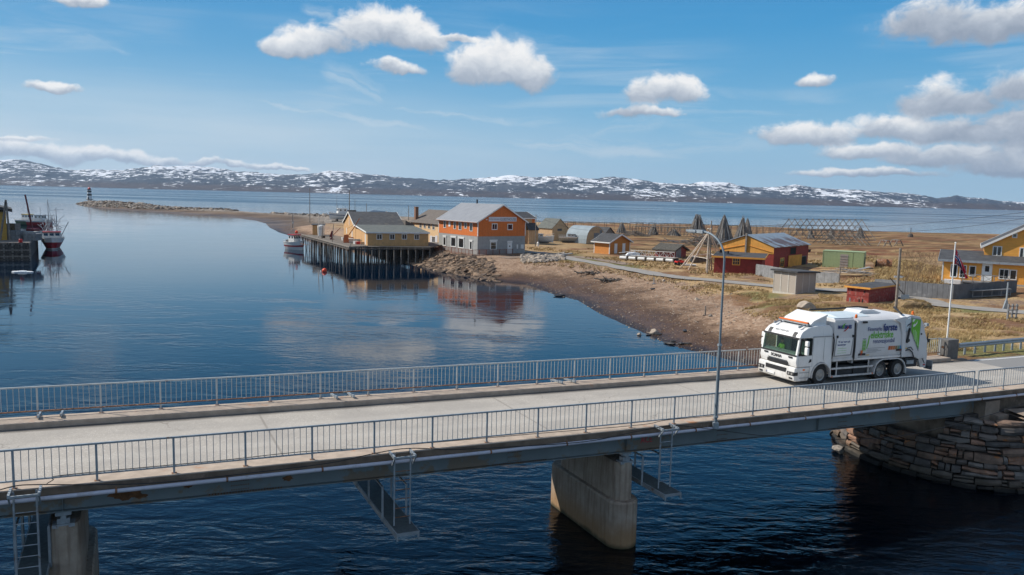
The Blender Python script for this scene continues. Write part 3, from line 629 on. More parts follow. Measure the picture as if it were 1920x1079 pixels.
def pier(s, near_t=.15):
    P = B(s, 0, 0)
    def body(name, w0, a0, a1, z0, w1, b0, b1, z1, m_=m_pier):
        lo = stadium(w0, a0, a1); hi = stadium(w1, b0, b1); n = len(lo)
        f = lambda p, z_: (*(BO+bu*(s+p[0])+bn_*p[1]), z_)
        mb = MB(); mb.add([f(p, z0) for p in lo]+[f(p, z1) for p in hi], [tuple(range(n)), tuple(range(2*n-1, n-1, -1))]+[(i, i+n, (i+1) % n+n, (i+1) % n) for i in range(n)]); return mb
    top = zd(s)+GB(s)-.42
    foot = bpart('pier', body('p', 1.34, near_t-.12, 5.7, -4, 1.30, near_t-.1, 5.65, 1.78), m_pier)
    mbc = body('p', 1.30, near_t-.1, 5.65, 1.78, 1.20, near_t-.04, 5.58, 1.86); bpart('pier_ledge', mbc, m_pier, foot)
    bpart('pier_shaft', body('p', .84, near_t+.16, 5.1, 1.86, .80, near_t+.2, 5.05, top), m_pier, foot)
    for t in (.55, 2.9, 4.8):
        mb = MB()
        p = B(s, t, 0)
        c0 = Vector((p.x, p.y, top)); X = Vector((bu.x, bu.y, 0)); Yv = Vector((bn_.x, bn_.y, 0))
        mb.bar(c0-X*.28, c0+X*.28, .36, .1); mb.bar(c0-X*.16+Vector((0, 0, .12)), c0+X*.16+Vector((0, 0, .12)), .26, .16)
        mb.tube(c0-Yv*.17+Vector((0, 0, .24)), c0+Yv*.17+Vector((0, 0, .24)), .075, n=10)
        mb.bar(c0-X*.2+Vector((0, 0, .34)), c0+X*.2+Vector((0, 0, .34)), .3, .1)
        bpart('bearing', mb, m_galv, foot)
    return foot
pier(20.15); pier(1.1); pier(-18.6)

# pipe along the deck edge
pt = thing('drain_pipe', 'lilac grey pipe clamped along the shaded edge of the bridge deck', 'pipe', B(20, -.26, -.42))
s = -12.; k = 0
while s < 58:
    L = 2.9+.3*math.sin(k*3.1); mb = MB(); m = 3
    for i in range(m):
        a = B(s+L*i/m, -.25, -.275); c_ = B(s+L*(i+1)/m+(.0 if i < m-1 else -.03), -.25, -.275); mb.tube(a, c_, .062, n=12)
    wpart(pt, 'pipe_length', mb, m_pipe, smooth=False)
    mb = MB(); p = B(s, -.25, -.275); mb.tube(B(s-.03, -.25, -.275), B(s+.03, -.25, -.275), .072, n=12); mb.bar(p, p+Vector((0, 0, .13)), .03, .03); wpart(pt, 'pipe_clamp', mb, m_rust)
    s += L; k += 1

# railings
post_me = MB().box(-.03, -.022, 0, .03, .022, 1.07).mesh('post', m_galv)
bal_me = MB().box(-.009, -.009, .22, .009, .009, 1.05).mesh('baluster', m_galv)
postf_me = MB().box(-.03, -.022, 0, .03, .022, 1.07).mesh('post', m_galv_far)
balf_me = MB().box(-.010, -.009, .22, .010, .009, 1.05).mesh('baluster', m_bal_far)
plate_me = MB().box(-.07, -.06, 0, .07, .06, .012).mesh('foot_plate', m_rust)
def railing(root, t, s0, s1, pm, bm_, mr_, mbt, phase=0.):
    n = round((s1-s0)/2.)
    mb = MB(); strip(mb, s0, s1, [(t-.035, 1.05), (t+.035, 1.05), (t+.035, 1.10), (t-.035, 1.10)]); wpart(root, 'top_rail', mb, mr_)
    mb = MB(); strip(mb, s0, s1, rect(t-.025, .185, t+.025, .225)); wpart(root, 'bottom_rail', mb, mbt)
    for i in range(n+1):
        s = s0+(s1-s0)*i/n; p = B(s, t); o = wlink(root, 'post', pm, p, (0, 0, TH+random.uniform(-.02, .02)))
        fo = wlink(root, 'foot_plate', plate_me, p, (0, 0, TH))
        if i < n:
            for j in range(10):
                ss = s+2*(j+1)/11.; wlink(root, 'baluster', bm_, B(ss, t), (random.uniform(-.006, .006), random.uniform(-.012, .012), TH))
r1 = thing('bridge_railing', 'blue grey steel railing along the shaded kerb, in front of the truck and road', 'railing', B(20, 0), group='railings of the bridge')
railing(r1, 0., -6., 40., post_me, bal_me, m_galv, m_galv)
r1b = thing('bridge_railing', 'short grey railing beyond the paired posts, above the stone abutment', 'railing', B(46, 0), group='railings of the bridge')
railing(r1b, 0., 40.32, 54.32, post_me, bal_me, m_galv, m_galv)
r2 = thing('bridge_railing', 'pale steel railing with rusted bottom rail on the harbour side of the bridge', 'railing', B(20, 7.58), group='railings of the bridge')
railing(r2, 7.58, -4.1, 47.9, postf_me, balf_me, m_galv_far, m_rust)
# small steel hooks of the hanging ladders on the far kerb: see platforms
# ------------------------------------------------------------------ hanging inspection platforms
def platform(sc, label, rusty=False, depth=-2.42):
    root = thing('inspection_platform', label, 'platform', B(sc, -.4, 0), group='inspection platforms hung under the bridge')
    m_l = m_galv
    lad = MB(); ls, le = sc-.27, sc+.27
    for s_ in (ls, le): lad.bar(B(s_, -.42, .05), B(s_, -.42, depth+.05), .05, .03)
    lo = wpart(root, 'ladder', lad, m_l)
    z_ = -.55
    while z_ > depth+.05:
        wpart(root, 'rung', MB().tube(B(ls, -.42, z_), B(le, -.42, z_), .014, n=6), m_rust if rusty else m_galv, lo); z_ -= .31
    # brackets hooked over the kerb, both sides of the deck
    for t0, t1, sg in ((-.42, -.1, 1), (8.0, 7.65, -1)):
        for s_ in (ls-.08, le+.08):
            mb = MB(); mb.bar(B(s_, t1, .03), B(s_, t0-.28*sg, .01), .06, .09); mb.bar(B(s_, t0-.28*sg, .0), B(s_, t0, -.32), .04, .05)
            if sg < 0: mb.bar(B(s_, t1-.05, .05), B(s_, t1-.5, .10), .07, .10)
            wpart(root, 'bracket', mb, m_galv)
        wpart(root, 'cross_bar', MB().bar(B(ls-.1, t0-.28*sg, .0), B(le+.1, t0-.28*sg, .0), .05, .06), m_galv)
    # walkway
    mb = MB(); strip(mb, sc-.33, sc+.40, rect(-.95, depth-.04, 8.2, depth)); wpart(root, 'walkway_grating', mb, m_dkmetal)
    for s_ in (sc-.35, sc+.40):
        mb = MB(); mb.bar(B(s_, -.97, depth-.09), B(s_, 8.2, depth-.09), .04, .18); wpart(root, 'side_beam', mb, m_galv)
    mb = MB(); mb.bar(B(sc-.35, -.97, depth-.05), B(sc+.40, -.97, depth-.05), .05, .1)
    for s_ in (sc-.33, sc+.38): mb.bar(B(s_, -.97, depth-.05), B(s_, -.97, depth-.25), .05, .05)
    wpart(root, 'end_beam', mb, m_galv)
    for t in (.5, 2.2, 3.9, 5.6, 7.3):
        for s_ in (sc-.39, sc+.44):
            wpart(root, 'stanchion', MB().bar(B(s_, t, depth-.15), B(s_, t, depth+1.05), .07, .05), m_galv)
    for s_ in (sc-.39, sc+.44): wpart(root, 'handrail', MB().bar(B(s_, .5, depth+1.05), B(s_, 7.3, depth+1.05), .05, .05), m_galv)
    for i in range(6):
        t = -.75+i*1.4
    return root
def sat(px): return st_plane(px, 850, -.42)[0]
platform((st_plane(755, 850, -.42)[0]), 'hanging steel walkway with rust red ladder rungs between the two piers', True)
platform(st_plane(1250, 810, -.42)[0], 'hanging steel walkway just beyond the pier whose stepped base meets the water')
platform(st_plane(47, 935, -.42)[0], 'hanging steel walkway beside the pier nearest the frame edge, ladder cut by the picture border')
# ------------------------------------------------------------------ cables
def cable(pts, label, r=.016):
    mb = MB(); P = [Vector(p) for p in pts]; out = []
    for i in range(len(P)-1):
        p0 = P[max(i-1, 0)]; p1 = P[i]; p2 = P[i+1]; p3 = P[min(i+2, len(P)-1)]
        for k in range(6): t = k/6; out.append(.5*((2*p1)+(-p0+p2)*t+(2*p0-5*p1+4*p2-p3)*t*t+(-p0+3*p1-3*p2+p3)*t**3))
    out.append(P[-1]); mb.path(out, r, 5); return tag(mb.obj('cable', m_black), label, 'cable', 'cables slung along the bridge')
def BP(px, py, t): s, z_ = st_plane(px, py, t); return B(s, t, z_)
cable([BP(-20, 925, -.35), BP(26, 912, -.35), BP(70, 909, -.35), BP(180, 909, -.35), BP(300, 905, -.35), BP(480, 886, -.35), BP(620, 868, -.35), BP(700, 851, -.35), BP(765, 841, -.4), BP(850, 843, -.35), BP(960, 838, -.35), BP(1100, 828, -.3), BP(1190, 810, -.35), BP(1260, 797, -.5)], 'long black cable sagging along the deck edge from ladder to ladder')
cable([BP(88, 907, -.3), BP(100, 900, -.05), BP(113, 892, 0.02), BP(300, 874, .03), BP(420, 863, .03), BP(560, 848, .03), BP(700, 839, .03), BP(860, 826, .03), BP(1010, 813, .03), BP(1200, 797, .03), BP(1250, 788, .03), BP(1340, 780, .03), BP(1500, 762, .03)], 'thin black cable tied along the bottom rail of the railing in front', .012)
e2 = BP(2050, 740, -2.5)
cable([BP(1265, 797, -.5), BP(1340, 806, -.6), BP(1440, 818, -.9), BP(1570, 824, -1.3), BP(1700, 816, -1.7), BP(1850, 780, -2.2), BP(1960, 742, -2.5)], 'loose black cable swinging free of the bridge towards the stone abutment', .013)
# ------------------------------------------------------------------ buildings
class Bd:
    """a building in its own frame: x along the front, y into depth, z up from the ground corner A"""
    def __init__(s, name, label, cat, A, ang, xB=None, xC=None, w=None, d=None, group=None):
        s.A = Vector(A); s.a = R(ang); s.X = Vector((math.cos(s.a), math.sin(s.a), 0)); s.Y = Vector((-s.X.y, s.X.x, 0))
        def solve(dirv, px):
            best = min((abs(proj(s.A+dirv*k*.05)[0]-px), k*.05) for k in range(10, 700)); return best[1]
        s.w = w if w else solve(s.X, xB); s.d = d if d else solve(s.Y, xC)
        s.root = thing(name, label, cat, s.A, s.a, group)
    def face(s, f, u, o, z):
        return {'f': (u, -o, z), 'l': (-o, u, z), 'r': (s.w+o, u, z), 'b': (u, s.d+o, z)}[f]
    def up(s, f, px, py):
        """(u, z) on a wall seen at a pixel"""
        P0 = s.A+(s.X*s.w if f == 'r' else Vector((0, 0, 0))); nrm = s.Y if f == 'f' else s.X; r = ray(px, py)
        O = Vector((0, 0, H)); k = (P0-O).dot(nrm)/r.dot(nrm); P = O+r*k-s.A
        return (P.dot(s.X) if f == 'f' else P.dot(s.Y)), P.z
    def top(s, py, x=0, y=0): return ht(s.A+s.X*x+s.Y*y, py)
    def fbox(s, mb, f, u0, u1, z0, z1, o0, o1):
        a = s.face(f, u0, o0, z0); c = s.face(f, u1, o1, z1)
        return mb.box(min(a[0], c[0]), min(a[1], c[1]), z0, max(a[0], c[0]), max(a[1], c[1]), z1)
    def part(s, name, mb, m_, parent=None, **k):
        o = mb.obj(name, m_, parent or s.root, **k); return o
    def window(s, f, u, z, w, h, m_f, m_g, mull=(1, 0), t=.09, name='window', sill=True, head=0.):
        mb = MB(); u0, u1 = u-w/2, u+w/2
        s.fbox(mb, f, u0-t, u0, z-t, z+h+t, .002, .06); s.fbox(mb, f, u1, u1+t, z-t, z+h+t, .002, .06)
        s.fbox(mb, f, u0, u1, z-t, z, .002, .06); s.fbox(mb, f, u0, u1, z+h, z+h+t, .002, .06)
        for i in range(mull[0]): c = u0+(i+1)*w/(mull[0]+1); s.fbox(mb, f, c-.03, c+.03, z, z+h, .016, .045)
        for i in range(mull[1]): c = z+(i+1)*h/(mull[1]+1); s.fbox(mb, f, u0, u1, c-.02, c+.02, .018, .04)
        if head: s.fbox(mb, f, u0-t-.12, u1+t+.12, z+h+t, z+h+t+head, .002, .10)
        fr = s.part(name, mb, m_f); g_ = MB(); s.fbox(g_, f, u0, u1, z, z+h, .004, .014); s.part('pane', g_, m_g, fr); return fr
    def win_px(s, f, x0, y0, x1, y1, m_f, m_g, **k):
        u0, zt = s.up(f, x0, y0); u1, zb = s.up(f, x1, y1); u2, zt2 = s.up(f, x1, y0); u3, zb2 = s.up(f, x0, y1)
        zt = (zt+zt2)/2; zb = (zb+zb2)/2; w_ = abs(u1-u0); return s.window(f, (u0+u1)/2, zb, w_, zt-zb, m_f, m_g, **k)
    def door(s, f, u, z, w, h, m_d, m_f, t=.08, knob=True, glass=None):
        mb = MB(); s.fbox(mb, f, u-w/2-t, u-w/2, z, z+h+t, .002, .05); s.fbox(mb, f, u+w/2, u+w/2+t, z, z+h+t, .002, .05); s.fbox(mb, f, u-w/2, u+w/2, z+h, z+h+t, .002, .05)
        fr = s.part('door_frame', mb, m_f); d_ = MB(); s.fbox(d_, f, u-w/2, u+w/2, z, z+h, .003, .03); dd = s.part('door', d_, m_d, fr)
        return fr
    def gable(s, ze, zr, m_w, m_r, axis='y', ov=.35, ovg=.3, m_t=None, z0=-1.2, x0=0., x1=None, y0=0., y1=None, th=.10, low=None, wallname='wall', rname='roof'):
        x1 = s.w if x1 is None else x1; y1 = s.d if y1 is None else y1; sw = axis == 'x'
        a0, a1 = (y0, y1) if sw else (x0, x1); b0, b1 = (x0, x1) if sw else (y0, y1); mid = (a0+a1)/2; ax = 'x' if sw else 'y'
        zb = z0
        if low:
            mb = MB().box(x0+.02, y0+.02, z0, x1-.02, y1-.02, low[0]); s.part('lower_wall', mb, low[1]); zb = low[0]
        mb = MB().prism([(a0, zb), (a1, zb), (a1, ze), (mid, zr), (a0, ze)], ax, b0, b1); s.part(wallname, mb, m_w)
        sl = (zr-ze)/(mid-a0); rf = MB()
        for sg in (-1, 1):
            e = mid+sg*(mid-a0+ov); zeo = ze-sl*ov
            P = [(mid, zr+.004), (e, zeo+.004), (e, zeo+th), (mid, zr+th)]
            rf.prism(P if sg > 0 else P[::-1], ax, b0-ovg, b1+ovg)
        ro_ = s.part(rname, rf, m_r)
        if m_t:
            tb = MB()
            for sg in (-1, 1):
                e = mid+sg*(mid-a0+ov+.01); zeo = ze-sl*(ov+.01)
                for bb0, bb1 in ((b0-ovg-.035, b0-ovg-.002), (b1+ovg+.002, b1+ovg+.035)):
                    P = [(mid, zr+th+.03), (mid, zr-.16), (e, zeo-.16), (e, zeo+th+.03)]; tb.prism(P, ax, bb0, bb1)
                tb2 = (e, e+.03) if sg > 0 else (e-.03, e)
                if sw: tb.box(b0-ovg, tb2[0], zeo-.12, b1+ovg, tb2[1], zeo+th)
                else: tb.box(tb2[0], b0-ovg, zeo-.12, tb2[1], b1+ovg, zeo+th)
            s.part('bargeboard', tb, m_t, ro_)
        return ro_
    def corners(s, ze, m_t, z0=0., fs=((0, 0), (1, 0), (0, 1)), t=.13):
        mb = MB()
        for i, j in fs:
            x = s.w*i; y = s.d*j; mb.box(x-(.02 if i == 0 else t), y-(.02 if j == 0 else t), z0, x+(t if i == 0 else .02), y+(t if j == 0 else .02), ze)
        s.part('corner_board', mb, m_t)
    def chimney(s, x, y, z0, z1, w_, m_):
        mb = MB().box(x-w_/2, y-w_/2, z0, x+w_/2, y+w_/2, z1); mb.box(x-w_/2-.05, y-w_/2-.05, z1, x+w_/2+.05, y+w_/2+.05, z1+.1); return s.part('chimney', mb, m_)

m_orange = mat('orange_board_paint', (.66, .17, .03), .7, var=.1, boards=.16)
m_orange2 = mat('light_orange_board_paint', (.60, .235, .05), .7, var=.08, boards=.16, horiz=True)
m_render = mat('grey_render', (.33, .335, .33), .9, var=.10, scale=1.5, bump=.3)
m_roofgrey = mat('grey_sheet_roof', (.27, .28, .30), .5, .1, var=.08, scale=.8, boards=.35)
m_rooffelt = mat('dark_roof_felt', (.055, .057, .062), .9, var=.25, scale=1.2, dirt=(.10, .09, .075), dscale=.6)
m_roofbrown = mat('brown_slate_roof', (.13, .11, .095), .85, var=.25, scale=1.6, dirt=(.08, .07, .06), dscale=.8, boards=.3, horiz=True)
m_roofgreen = mat('mossy_grey_roof', (.105, .115, .105), .85, var=.2, scale=1.4, dirt=(.15, .15, .12), dscale=.9)
m_roofblue = mat('blue_black_metal_roof', (.025, .05, .085), .45, .1, var=.15)
m_tan = mat('tan_board_paint', (.60, .35, .15), .75, var=.12, scale=1.2, boards=.14, dirt=(.33, .23, .12), dscale=1.1)
m_tan2 = mat('faded_tan_boards', (.55, .37, .21), .8, var=.2, scale=1.5, boards=.18, dirt=(.26, .20, .14), dscale=1.5, dlo=.5)
m_cream = mat('cream_board_paint', (.76, .53, .30), .7, var=.07, boards=.15, horiz=True)
m_yellow = mat('yellow_board_paint', (.88, .40, .07), .65, var=.06, scale=1.2, boards=.19, horiz=True)
m_red = mat('red_board_paint', (.25, .028, .022), .75, var=.2, scale=1.6, boards=.15)
m_redold = mat('peeling_red_boards', (.30, .045, .035), .8, var=.25, scale=2.4, boards=.16, dirt=(.34, .22, .19), dscale=3.2, dlo=.5, dhi=.68)
m_ochre = mat('ochre_boards', (.70, .33, .06), .75, var=.16, scale=1.2, boards=.22)
m_ochtrim = mat('ochre_trim_paint', (.72, .33, .06), .65, var=.08)
m_grey = mat('silvered_boards', (.235, .24, .245), .85, var=.2, scale=2.2, boards=.13, dirt=(.15, .15, .15), dscale=1.5)
m_wood = mat('silvered_timber', (.22, .195, .17), .9, var=.3, scale=3., dirt=(.11, .09, .075), dscale=2.)
m_woodd = mat('tarred_timber', (.085, .072, .062), .9, var=.35, scale=2.5, dirt=(.17, .15, .13), dscale=1.8)
m_woodp = mat('pale_peeled_pole', (.66, .58, .50), .8, var=.15, scale=3.)
m_wtrim = mat('white_trim_paint', (.74, .74, .72), .55, var=.05)
m_rustw = mat('rust_brown_rail_wood', (.22, .085, .05), .8, var=.25)
m_cont = mat('pale_green_steel', (.30, .38, .20), .55, .0, var=.07, dirt=(.22, .27, .15), dscale=1.)
m_brick = mat('chimney_brick', (.25, .13, .08), .9, var=.25, scale=6)
m_dark = mat('dark_opening', (.012, .012, .014), .9)
m_redp = mat('bright_red_paint', (.55, .02, .015), .4)
m_orangep = mat('orange_crane_paint', (.50, .13, .04), .5, dirt=(.25, .10, .05))
m_blueb = mat('blue_hull_paint', (.04, .09, .20), .4)
m_glass, q, b = newmat('window_glass'); setp(q, b, 'Base Color', (.018, .022, .026)); b.inputs['Roughness'].default_value = .06; b.inputs['Specular IOR Level'].default_value = .8
m_stone = mat('grey_boulder', (.23, .205, .18), .9, var=.35, scale=1.2, dirt=(.10, .085, .07), dscale=1.5, bump=.6, bscale=4.)
m_stone_w = mat('pale_granite_boulder', (.36, .30, .24), .9, var=.25, scale=1.2, bump=.6, bscale=4.)

# ---- guesthouse
A = at(895, 478, 2.2)
gh = Bd('guesthouse', 'two storey guesthouse with orange boarded upper floor over grey ground floor', 'building', A, 36, xB=984, xC=822)
ze = gh.top(415.3); zr = ht(gh.A+gh.X*gh.w/2, 384.5); zm = gh.top(443.8)
gh.gable(ze, zr, m_orange, m_roofgrey, 'y', ov=.45, ovg=.35, m_t=m_wtrim, low=(zm, m_render))
gh.corners(ze-.1, m_wtrim, zm+.02)
K3 = lambda x, y: (780+x/5.994, 360+y/5.994)
for x0, y0, x1, y1 in ((315, 322, 335, 400), (428, 332, 447, 414), (485, 338, 508, 424), (547, 347, 570, 406), (609, 350, 633, 438)):
    gh.win_px('l', *K3(x0, y0), *K3(x1, y1), m_wtrim, m_glass, mull=(0, 0), t=.10)
mb = MB(); u, z = gh.up('l', *K3(377, 390)); gh.fbox(mb, 'l', u-.35, u+.35, z, z+1.1, .003, .05); gh.part('white_wall_panel', mb, m_wtrim)
for x0, y0, x1, y1, dr in ((311, 512, 333, 598, 1), (398, 517, 444, 610, 0), (484, 527, 534, 624, 0), (608, 562, 628, 645, 1)):
    gh.win_px('l', *K3(x0, y0), *K3(x1, y1), m_wtrim, m_glass, mull=(0, 0), t=.16, head=.2, name='glazed_door' if dr else 'window')
for x0, y0, x1, y1, mu in ((858, 364, 907, 420, 1), (1033, 368, 1079, 422, 0)): gh.win_px('f', *K3(x0, y0), *K3(x1, y1), m_wtrim, m_glass, mull=(mu, 0), t=.14)
gh.win_px('f', *K3(842, 568), *K3(896, 642), m_wtrim, m_glass, mull=(0, 1), t=.22, head=.3)
u, z = gh.up('f', *K3(1050, 694)); ud = u
df = gh.door('f', u, z, .95, 2.0, m_white, m_wtrim)
mb = MB(); gh.fbox(mb, 'f', u-.62, u+.62, z+2.12, z+2.5, .002, .07); gh.part('door_head', mb, m_wtrim, df)
mb = MB().tube(gh.face('f', u, .031, z+1.45), gh.face('f', u, .05, z+1.45), .14, n=12); gh.part('porthole', mb, m_glass, df)
for xx in (1137, 1192):
    u, z = gh.up('f', *K3(xx, 640)); mb = MB(); gh.fbox(mb, 'f', u-(.15 if xx < 1150 else .38), u+(.15 if xx < 1150 else .38), z, z+.85, .003, .06); gh.part('notice_board', mb, m_wtrim)
u0, z1 = gh.up('f', *K3(818, 285)); u1, z0 = gh.up('f', *K3(1128, 335)); zc = (gh.up('f', *K3(818, 332))[1]+z0)/2
sg_m = mat('pale_sign_board', (.62, .63, .68), .6, var=.04)
mb = MB(); gh.fbox(mb, 'f', u0, u1, zc, zc+.86, .004, .07); sgn = gh.part('sign_board', mb, sg_m)
m_sgt = mat('sign_lettering', (.12, .13, .17), .6); m_sgt2 = mat('faded_sign_lettering', (.30, .30, .36), .6)
L = u1-u0
for txt, sz, m_t_, wd, uc, zz in (('KONGSFJORD', .42, m_sgt2, L*.36, u0+L*.2, zc+.28), ('GUESTHOUSE', .72, m_sgt, L*.57, u0+L*.69, zc+.17)):
    me_ = text_mesh(txt, sz, .012); xs = [v.co.x for v in me_.vertices]; k = wd/(max(xs)-min(xs))
    for v in me_.vertices: v.co.x *= k
    me_.materials.clear(); me_.materials.append(m_t_); o = link('sign_lettering', me_, sgn, (uc, -.078, zz)); o.rotation_euler = (R(90), 0, 0)
gh.chimney(gh.w*.5, gh.d*.62, zr-.2, zr+.75, .22, m_dark)
gh.part('gutter', MB().box(-.62, -.3, ze-.32, -.50, gh.d+.3, ze-.22), m_rustw)
gh.part('wall_lamp', MB().box(gh.up('f', *K3(790, 318))[0]-.1, -.2, gh.up('f', *K3(790, 318))[1], gh.up('f', *K3(790, 318))[0]+.1, -.003, gh.up('f', *K3(790, 318))[1]+.2), m_white)
# terrace round the harbour corner
ter = thing('terrace', 'timber terrace with rust brown railing round the waterside corner of the guesthouse', 'terrace', gh.A, gh.a)
zt = .05; TO, TF = 2.0, 1.35; TL = gh.d+1.6; TR = ud+.3
def tp(name, mb, m_, parent=None): return mb.obj(name, m_, parent or ter)
tp('deck', MB().box(-TO, -TF, zt-.18, -.03, TL, zt).box(-.03, -TF, zt-.18, TR+2.4, -.03, zt-.001), m_wood)
tp('fascia', MB().box(-TO-.04, -TF-.04, zt-.3, -TO-.003, TL, zt-.02).box(-TO, -TF-.04, zt-.3, TR+2.4, -TF-.003, zt-.02), m_rustw)
def rail_line(root, P0, P1, h, m_, npost, nb, name='railing'):
    P0 = Vector(P0); P1 = Vector(P1); mb = MB().bar(P0+Vector((0, 0, h)), P1+Vector((0, 0, h)), .07, .05); mb.bar(P0+Vector((0, 0, .12)), P1+Vector((0, 0, .12)), .04, .05); top_ = mb.obj('hand_rail', m_, root)
    for i in range(npost+1): p = P0.lerp(P1, i/npost); MB().bar(p, p+Vector((0, 0, h)), .08).obj('rail_post', m_, root)
    mb = MB()
    for i in range(nb): p = P0.lerp(P1, (i+.5)/nb); mb.bar(p+Vector((0, 0, .12)), p+Vector((0, 0, h)), .025)
    o = mb.obj('balusters', m_, root); o['kind'] = 'stuff'
rail_line(ter, (-TO, -TF, zt), (-TO, TL, zt), 1.0, m_rustw, 14, 120)
rail_line(ter, (-TO, -TF, zt), (TR-.5, -TF, zt), 1.0, m_rustw, 6, 60)
for i in range(9): y = -TF+.3+i*(TL+1.0)/8; tp('footing', MB().prism([(-TO+.1, zt-.3), (-TO+.75, zt-.3), (-TO+.5, zt-2.2), (-TO+.2, zt-2.2)], 'y', y-.14, y+.14), m_render)
for i in range(7): x = -TO+2.4+i*1.0; tp('prop', MB().box(x, -TF+.05, -2.4, x+.14, -TF+.18, zt-.19), m_wood)
tp('concrete_block', MB().box(-TO-.1, -TF+.02, -2.6, .7, -TF+1.2, zt-.32).box(-TO-.1, -TF-.5, -2.6, -.3, -TF+.0, -.9), m_render)
# ---- cream house behind
A = at(836, 463.5, 2.2)
ch = Bd('cream_house', 'long cream two storey house with brown roof and brick chimney behind the guesthouse', 'house', A, 34, w=9.5, xC=770)
ze = ch.top(421.); zr = ze+2.7
ch.gable(ze, zr, m_cream, m_roofbrown, 'y', ov=.4, ovg=.2, m_t=None)
K2 = lambda x, y: (500+x/5.994, 360+y/5.994)
for x0, y0, x1, y1 in ((1720, 342, 1740, 402), (1768, 348, 1786, 406), (1816, 352, 1836, 412), (1866, 362, 1886, 424)): ch.win_px('l', *K2(x0, y0), *K2(x1, y1), m_wtrim, m_glass, mull=(1, 1), t=.1)
ch.win_px('l', *K2(1862, 505), *K2(1892, 565), m_wtrim, m_glass, t=.12)
u, z = ch.up('l', *K2(1850, 565))
for x_ in (1848, 1908): u, z = ch.up('l', *K2(x_, 568)); mb = MB(); ch.fbox(mb, 'l', u-.5, u+.5, z, z+1.5, .003, .05); ch.part('shutter', mb, sg_m)
u, z = ch.up('l', *K2(1675, 300)); ch.chimney(.9, ch.d-1., ze-.5, ze+3.3, .75, m_brick); ch.chimney(ch.w*.5, 3., zr-.3, zr+1., .6, m_brick)
# ---- wharf building
ZW = 3.3
A = at(689, 461, ZW)
wb = Bd('fish_landing_building', 'tan wharf building on stilts with a flat roofed front extension', 'building', A, 19, xB=803, xC=667)
ze = wb.top(436.5)
D2 = min((abs(proj(wb.A+wb.Y*k*.1)[0]-645), k*.1) for k in range(10, 400))[1]-wb.d
wb.part('extension_wall', MB().box(0, 0, -.15, wb.w, wb.d, ze), m_tan)
wb.part('extension_roof', MB().prism([(-.25, ze+.02), (wb.d+.2, ze+.75), (wb.d+.2, ze+.87), (-.25, ze+.14)], 'x', -.3, wb.w+.25), m_roofgreen)
wb.part('fascia', MB().box(-.32, -.29, ze-.12, wb.w+.27, -.255, ze+.15).prism([(-.25, ze-.1), (wb.d, ze+.62), (wb.d, ze+.88), (-.25, ze+.17)], 'x', -.34, -.302), m_wtrim)
for x0, y0, x1, y1 in ((1241, 480, 1292, 532), (1387, 480, 1434, 532), (1524, 480, 1571, 530), (1664, 482, 1709, 532)): wb.win_px('f', *K2(x0, y0), *K2(x1, y1), m_wtrim, m_glass, mull=(1, 0), t=.1)
wb.door('l', 2.6, .05, .9, 2.0, m_white, m_wtrim)
y0 = wb.d+.002; mx1 = wb.w*.86
wb.gable(ze+.6, ze+3.3, m_tan, m_rooffelt, 'x', ov=.3, ovg=.3, m_t=m_wtrim, y0=y0, y1=y0+D2, x0=-.05, x1=mx1, z0=-.2, rname='main_roof', wallname='main_wall')
for yy_, w_, h_ in ((y0+D2*.25, .9, 2.0), (y0+D2*.72, .8, 1.3)):
    mb = MB().box(-.11, yy_-w_/2, .05 if h_ > 1.9 else .7, -.055, yy_+w_/2, .05+h_ if h_ > 1.9 else .7+h_); wb.part('door' if h_ > 1.9 else 'window', mb, m_wtrim)
wb.part('loft_hatch', MB().box(-.11, y0+D2*.5-.25, 2.8, -.055, y0+D2*.5+.25, 4.4), m_wtrim)
wb.part('back_hip_roof', MB().prism([(mx1+.3, ze+.5), (wb.w+.6, ze+.5), (wb.w+.6, ze+1.0), (mx1+.3, ze+1.9)], 'y', y0-.2, y0+D2), m_roofbrown)
wb.part('back_wall', MB().box(mx1+.002, y0+.3, -.2, wb.w, y0+D2-.3, ze+.5), m_tan)
# ---- wharf on piles
N_ = at(655, 463.8, ZW); L_ = at(566, 440.5, ZW); Rr = at(806, 463.5, ZW)
W1 = at(689, 462.3, ZW)
wroot = thing('wharf', 'timber wharf on a forest of slim piles below the tan building', 'wharf', (N_.x, N_.y, ZW))
fw = (N_-L_).normalized(); side = Vector((-fw.y, fw.x, 0)); side = side if side.y > 0 else -side
polyw = [L_, N_, N_+(W1-N_)*1., Rr, Rr+Vector((3, 16, 0)), L_+side*9+fw*22, L_+side*7]
polyw = [(p.x, p.y) for p in polyw]
wpart(wroot, 'deck', MB().prism(polyw, 'z', ZW-.22, ZW-.03), mat('wharf_planks', (.15, .13, .11), .9, var=.25, scale=2., boards=.3, dirt=(.09, .08, .07), dscale=.6))
mb = MB(); mb.bar(L_+Vector((0, 0, .02)), N_+Vector((0, 0, .02)), .2, .24); mb.bar(N_+Vector((0, 0, .0)), W1+Vector((0, 0, .0)), .2, .24); wpart(wroot, 'edge_beam', mb, m_wood)
mb = MB(); mb.bar(L_-Vector((0, 0, .38)), N_-Vector((0, 0, .38)), .25, .22); mb.bar(N_-Vector((0, 0, .38)), Rr-Vector((0, 0, .38)), .25, .22); wpart(wroot, 'waling_beam', mb, m_woodd)
pile_me = MB().tube((0, 0, -6.5), (0, 0, -.2), .115, .10, 8).mesh('pile', m_wood); pile_md = MB().tube((0, 0, -6.5), (0, 0, -.2), .125, .11, 8).mesh('pile', m_woodd)
random.seed(5)
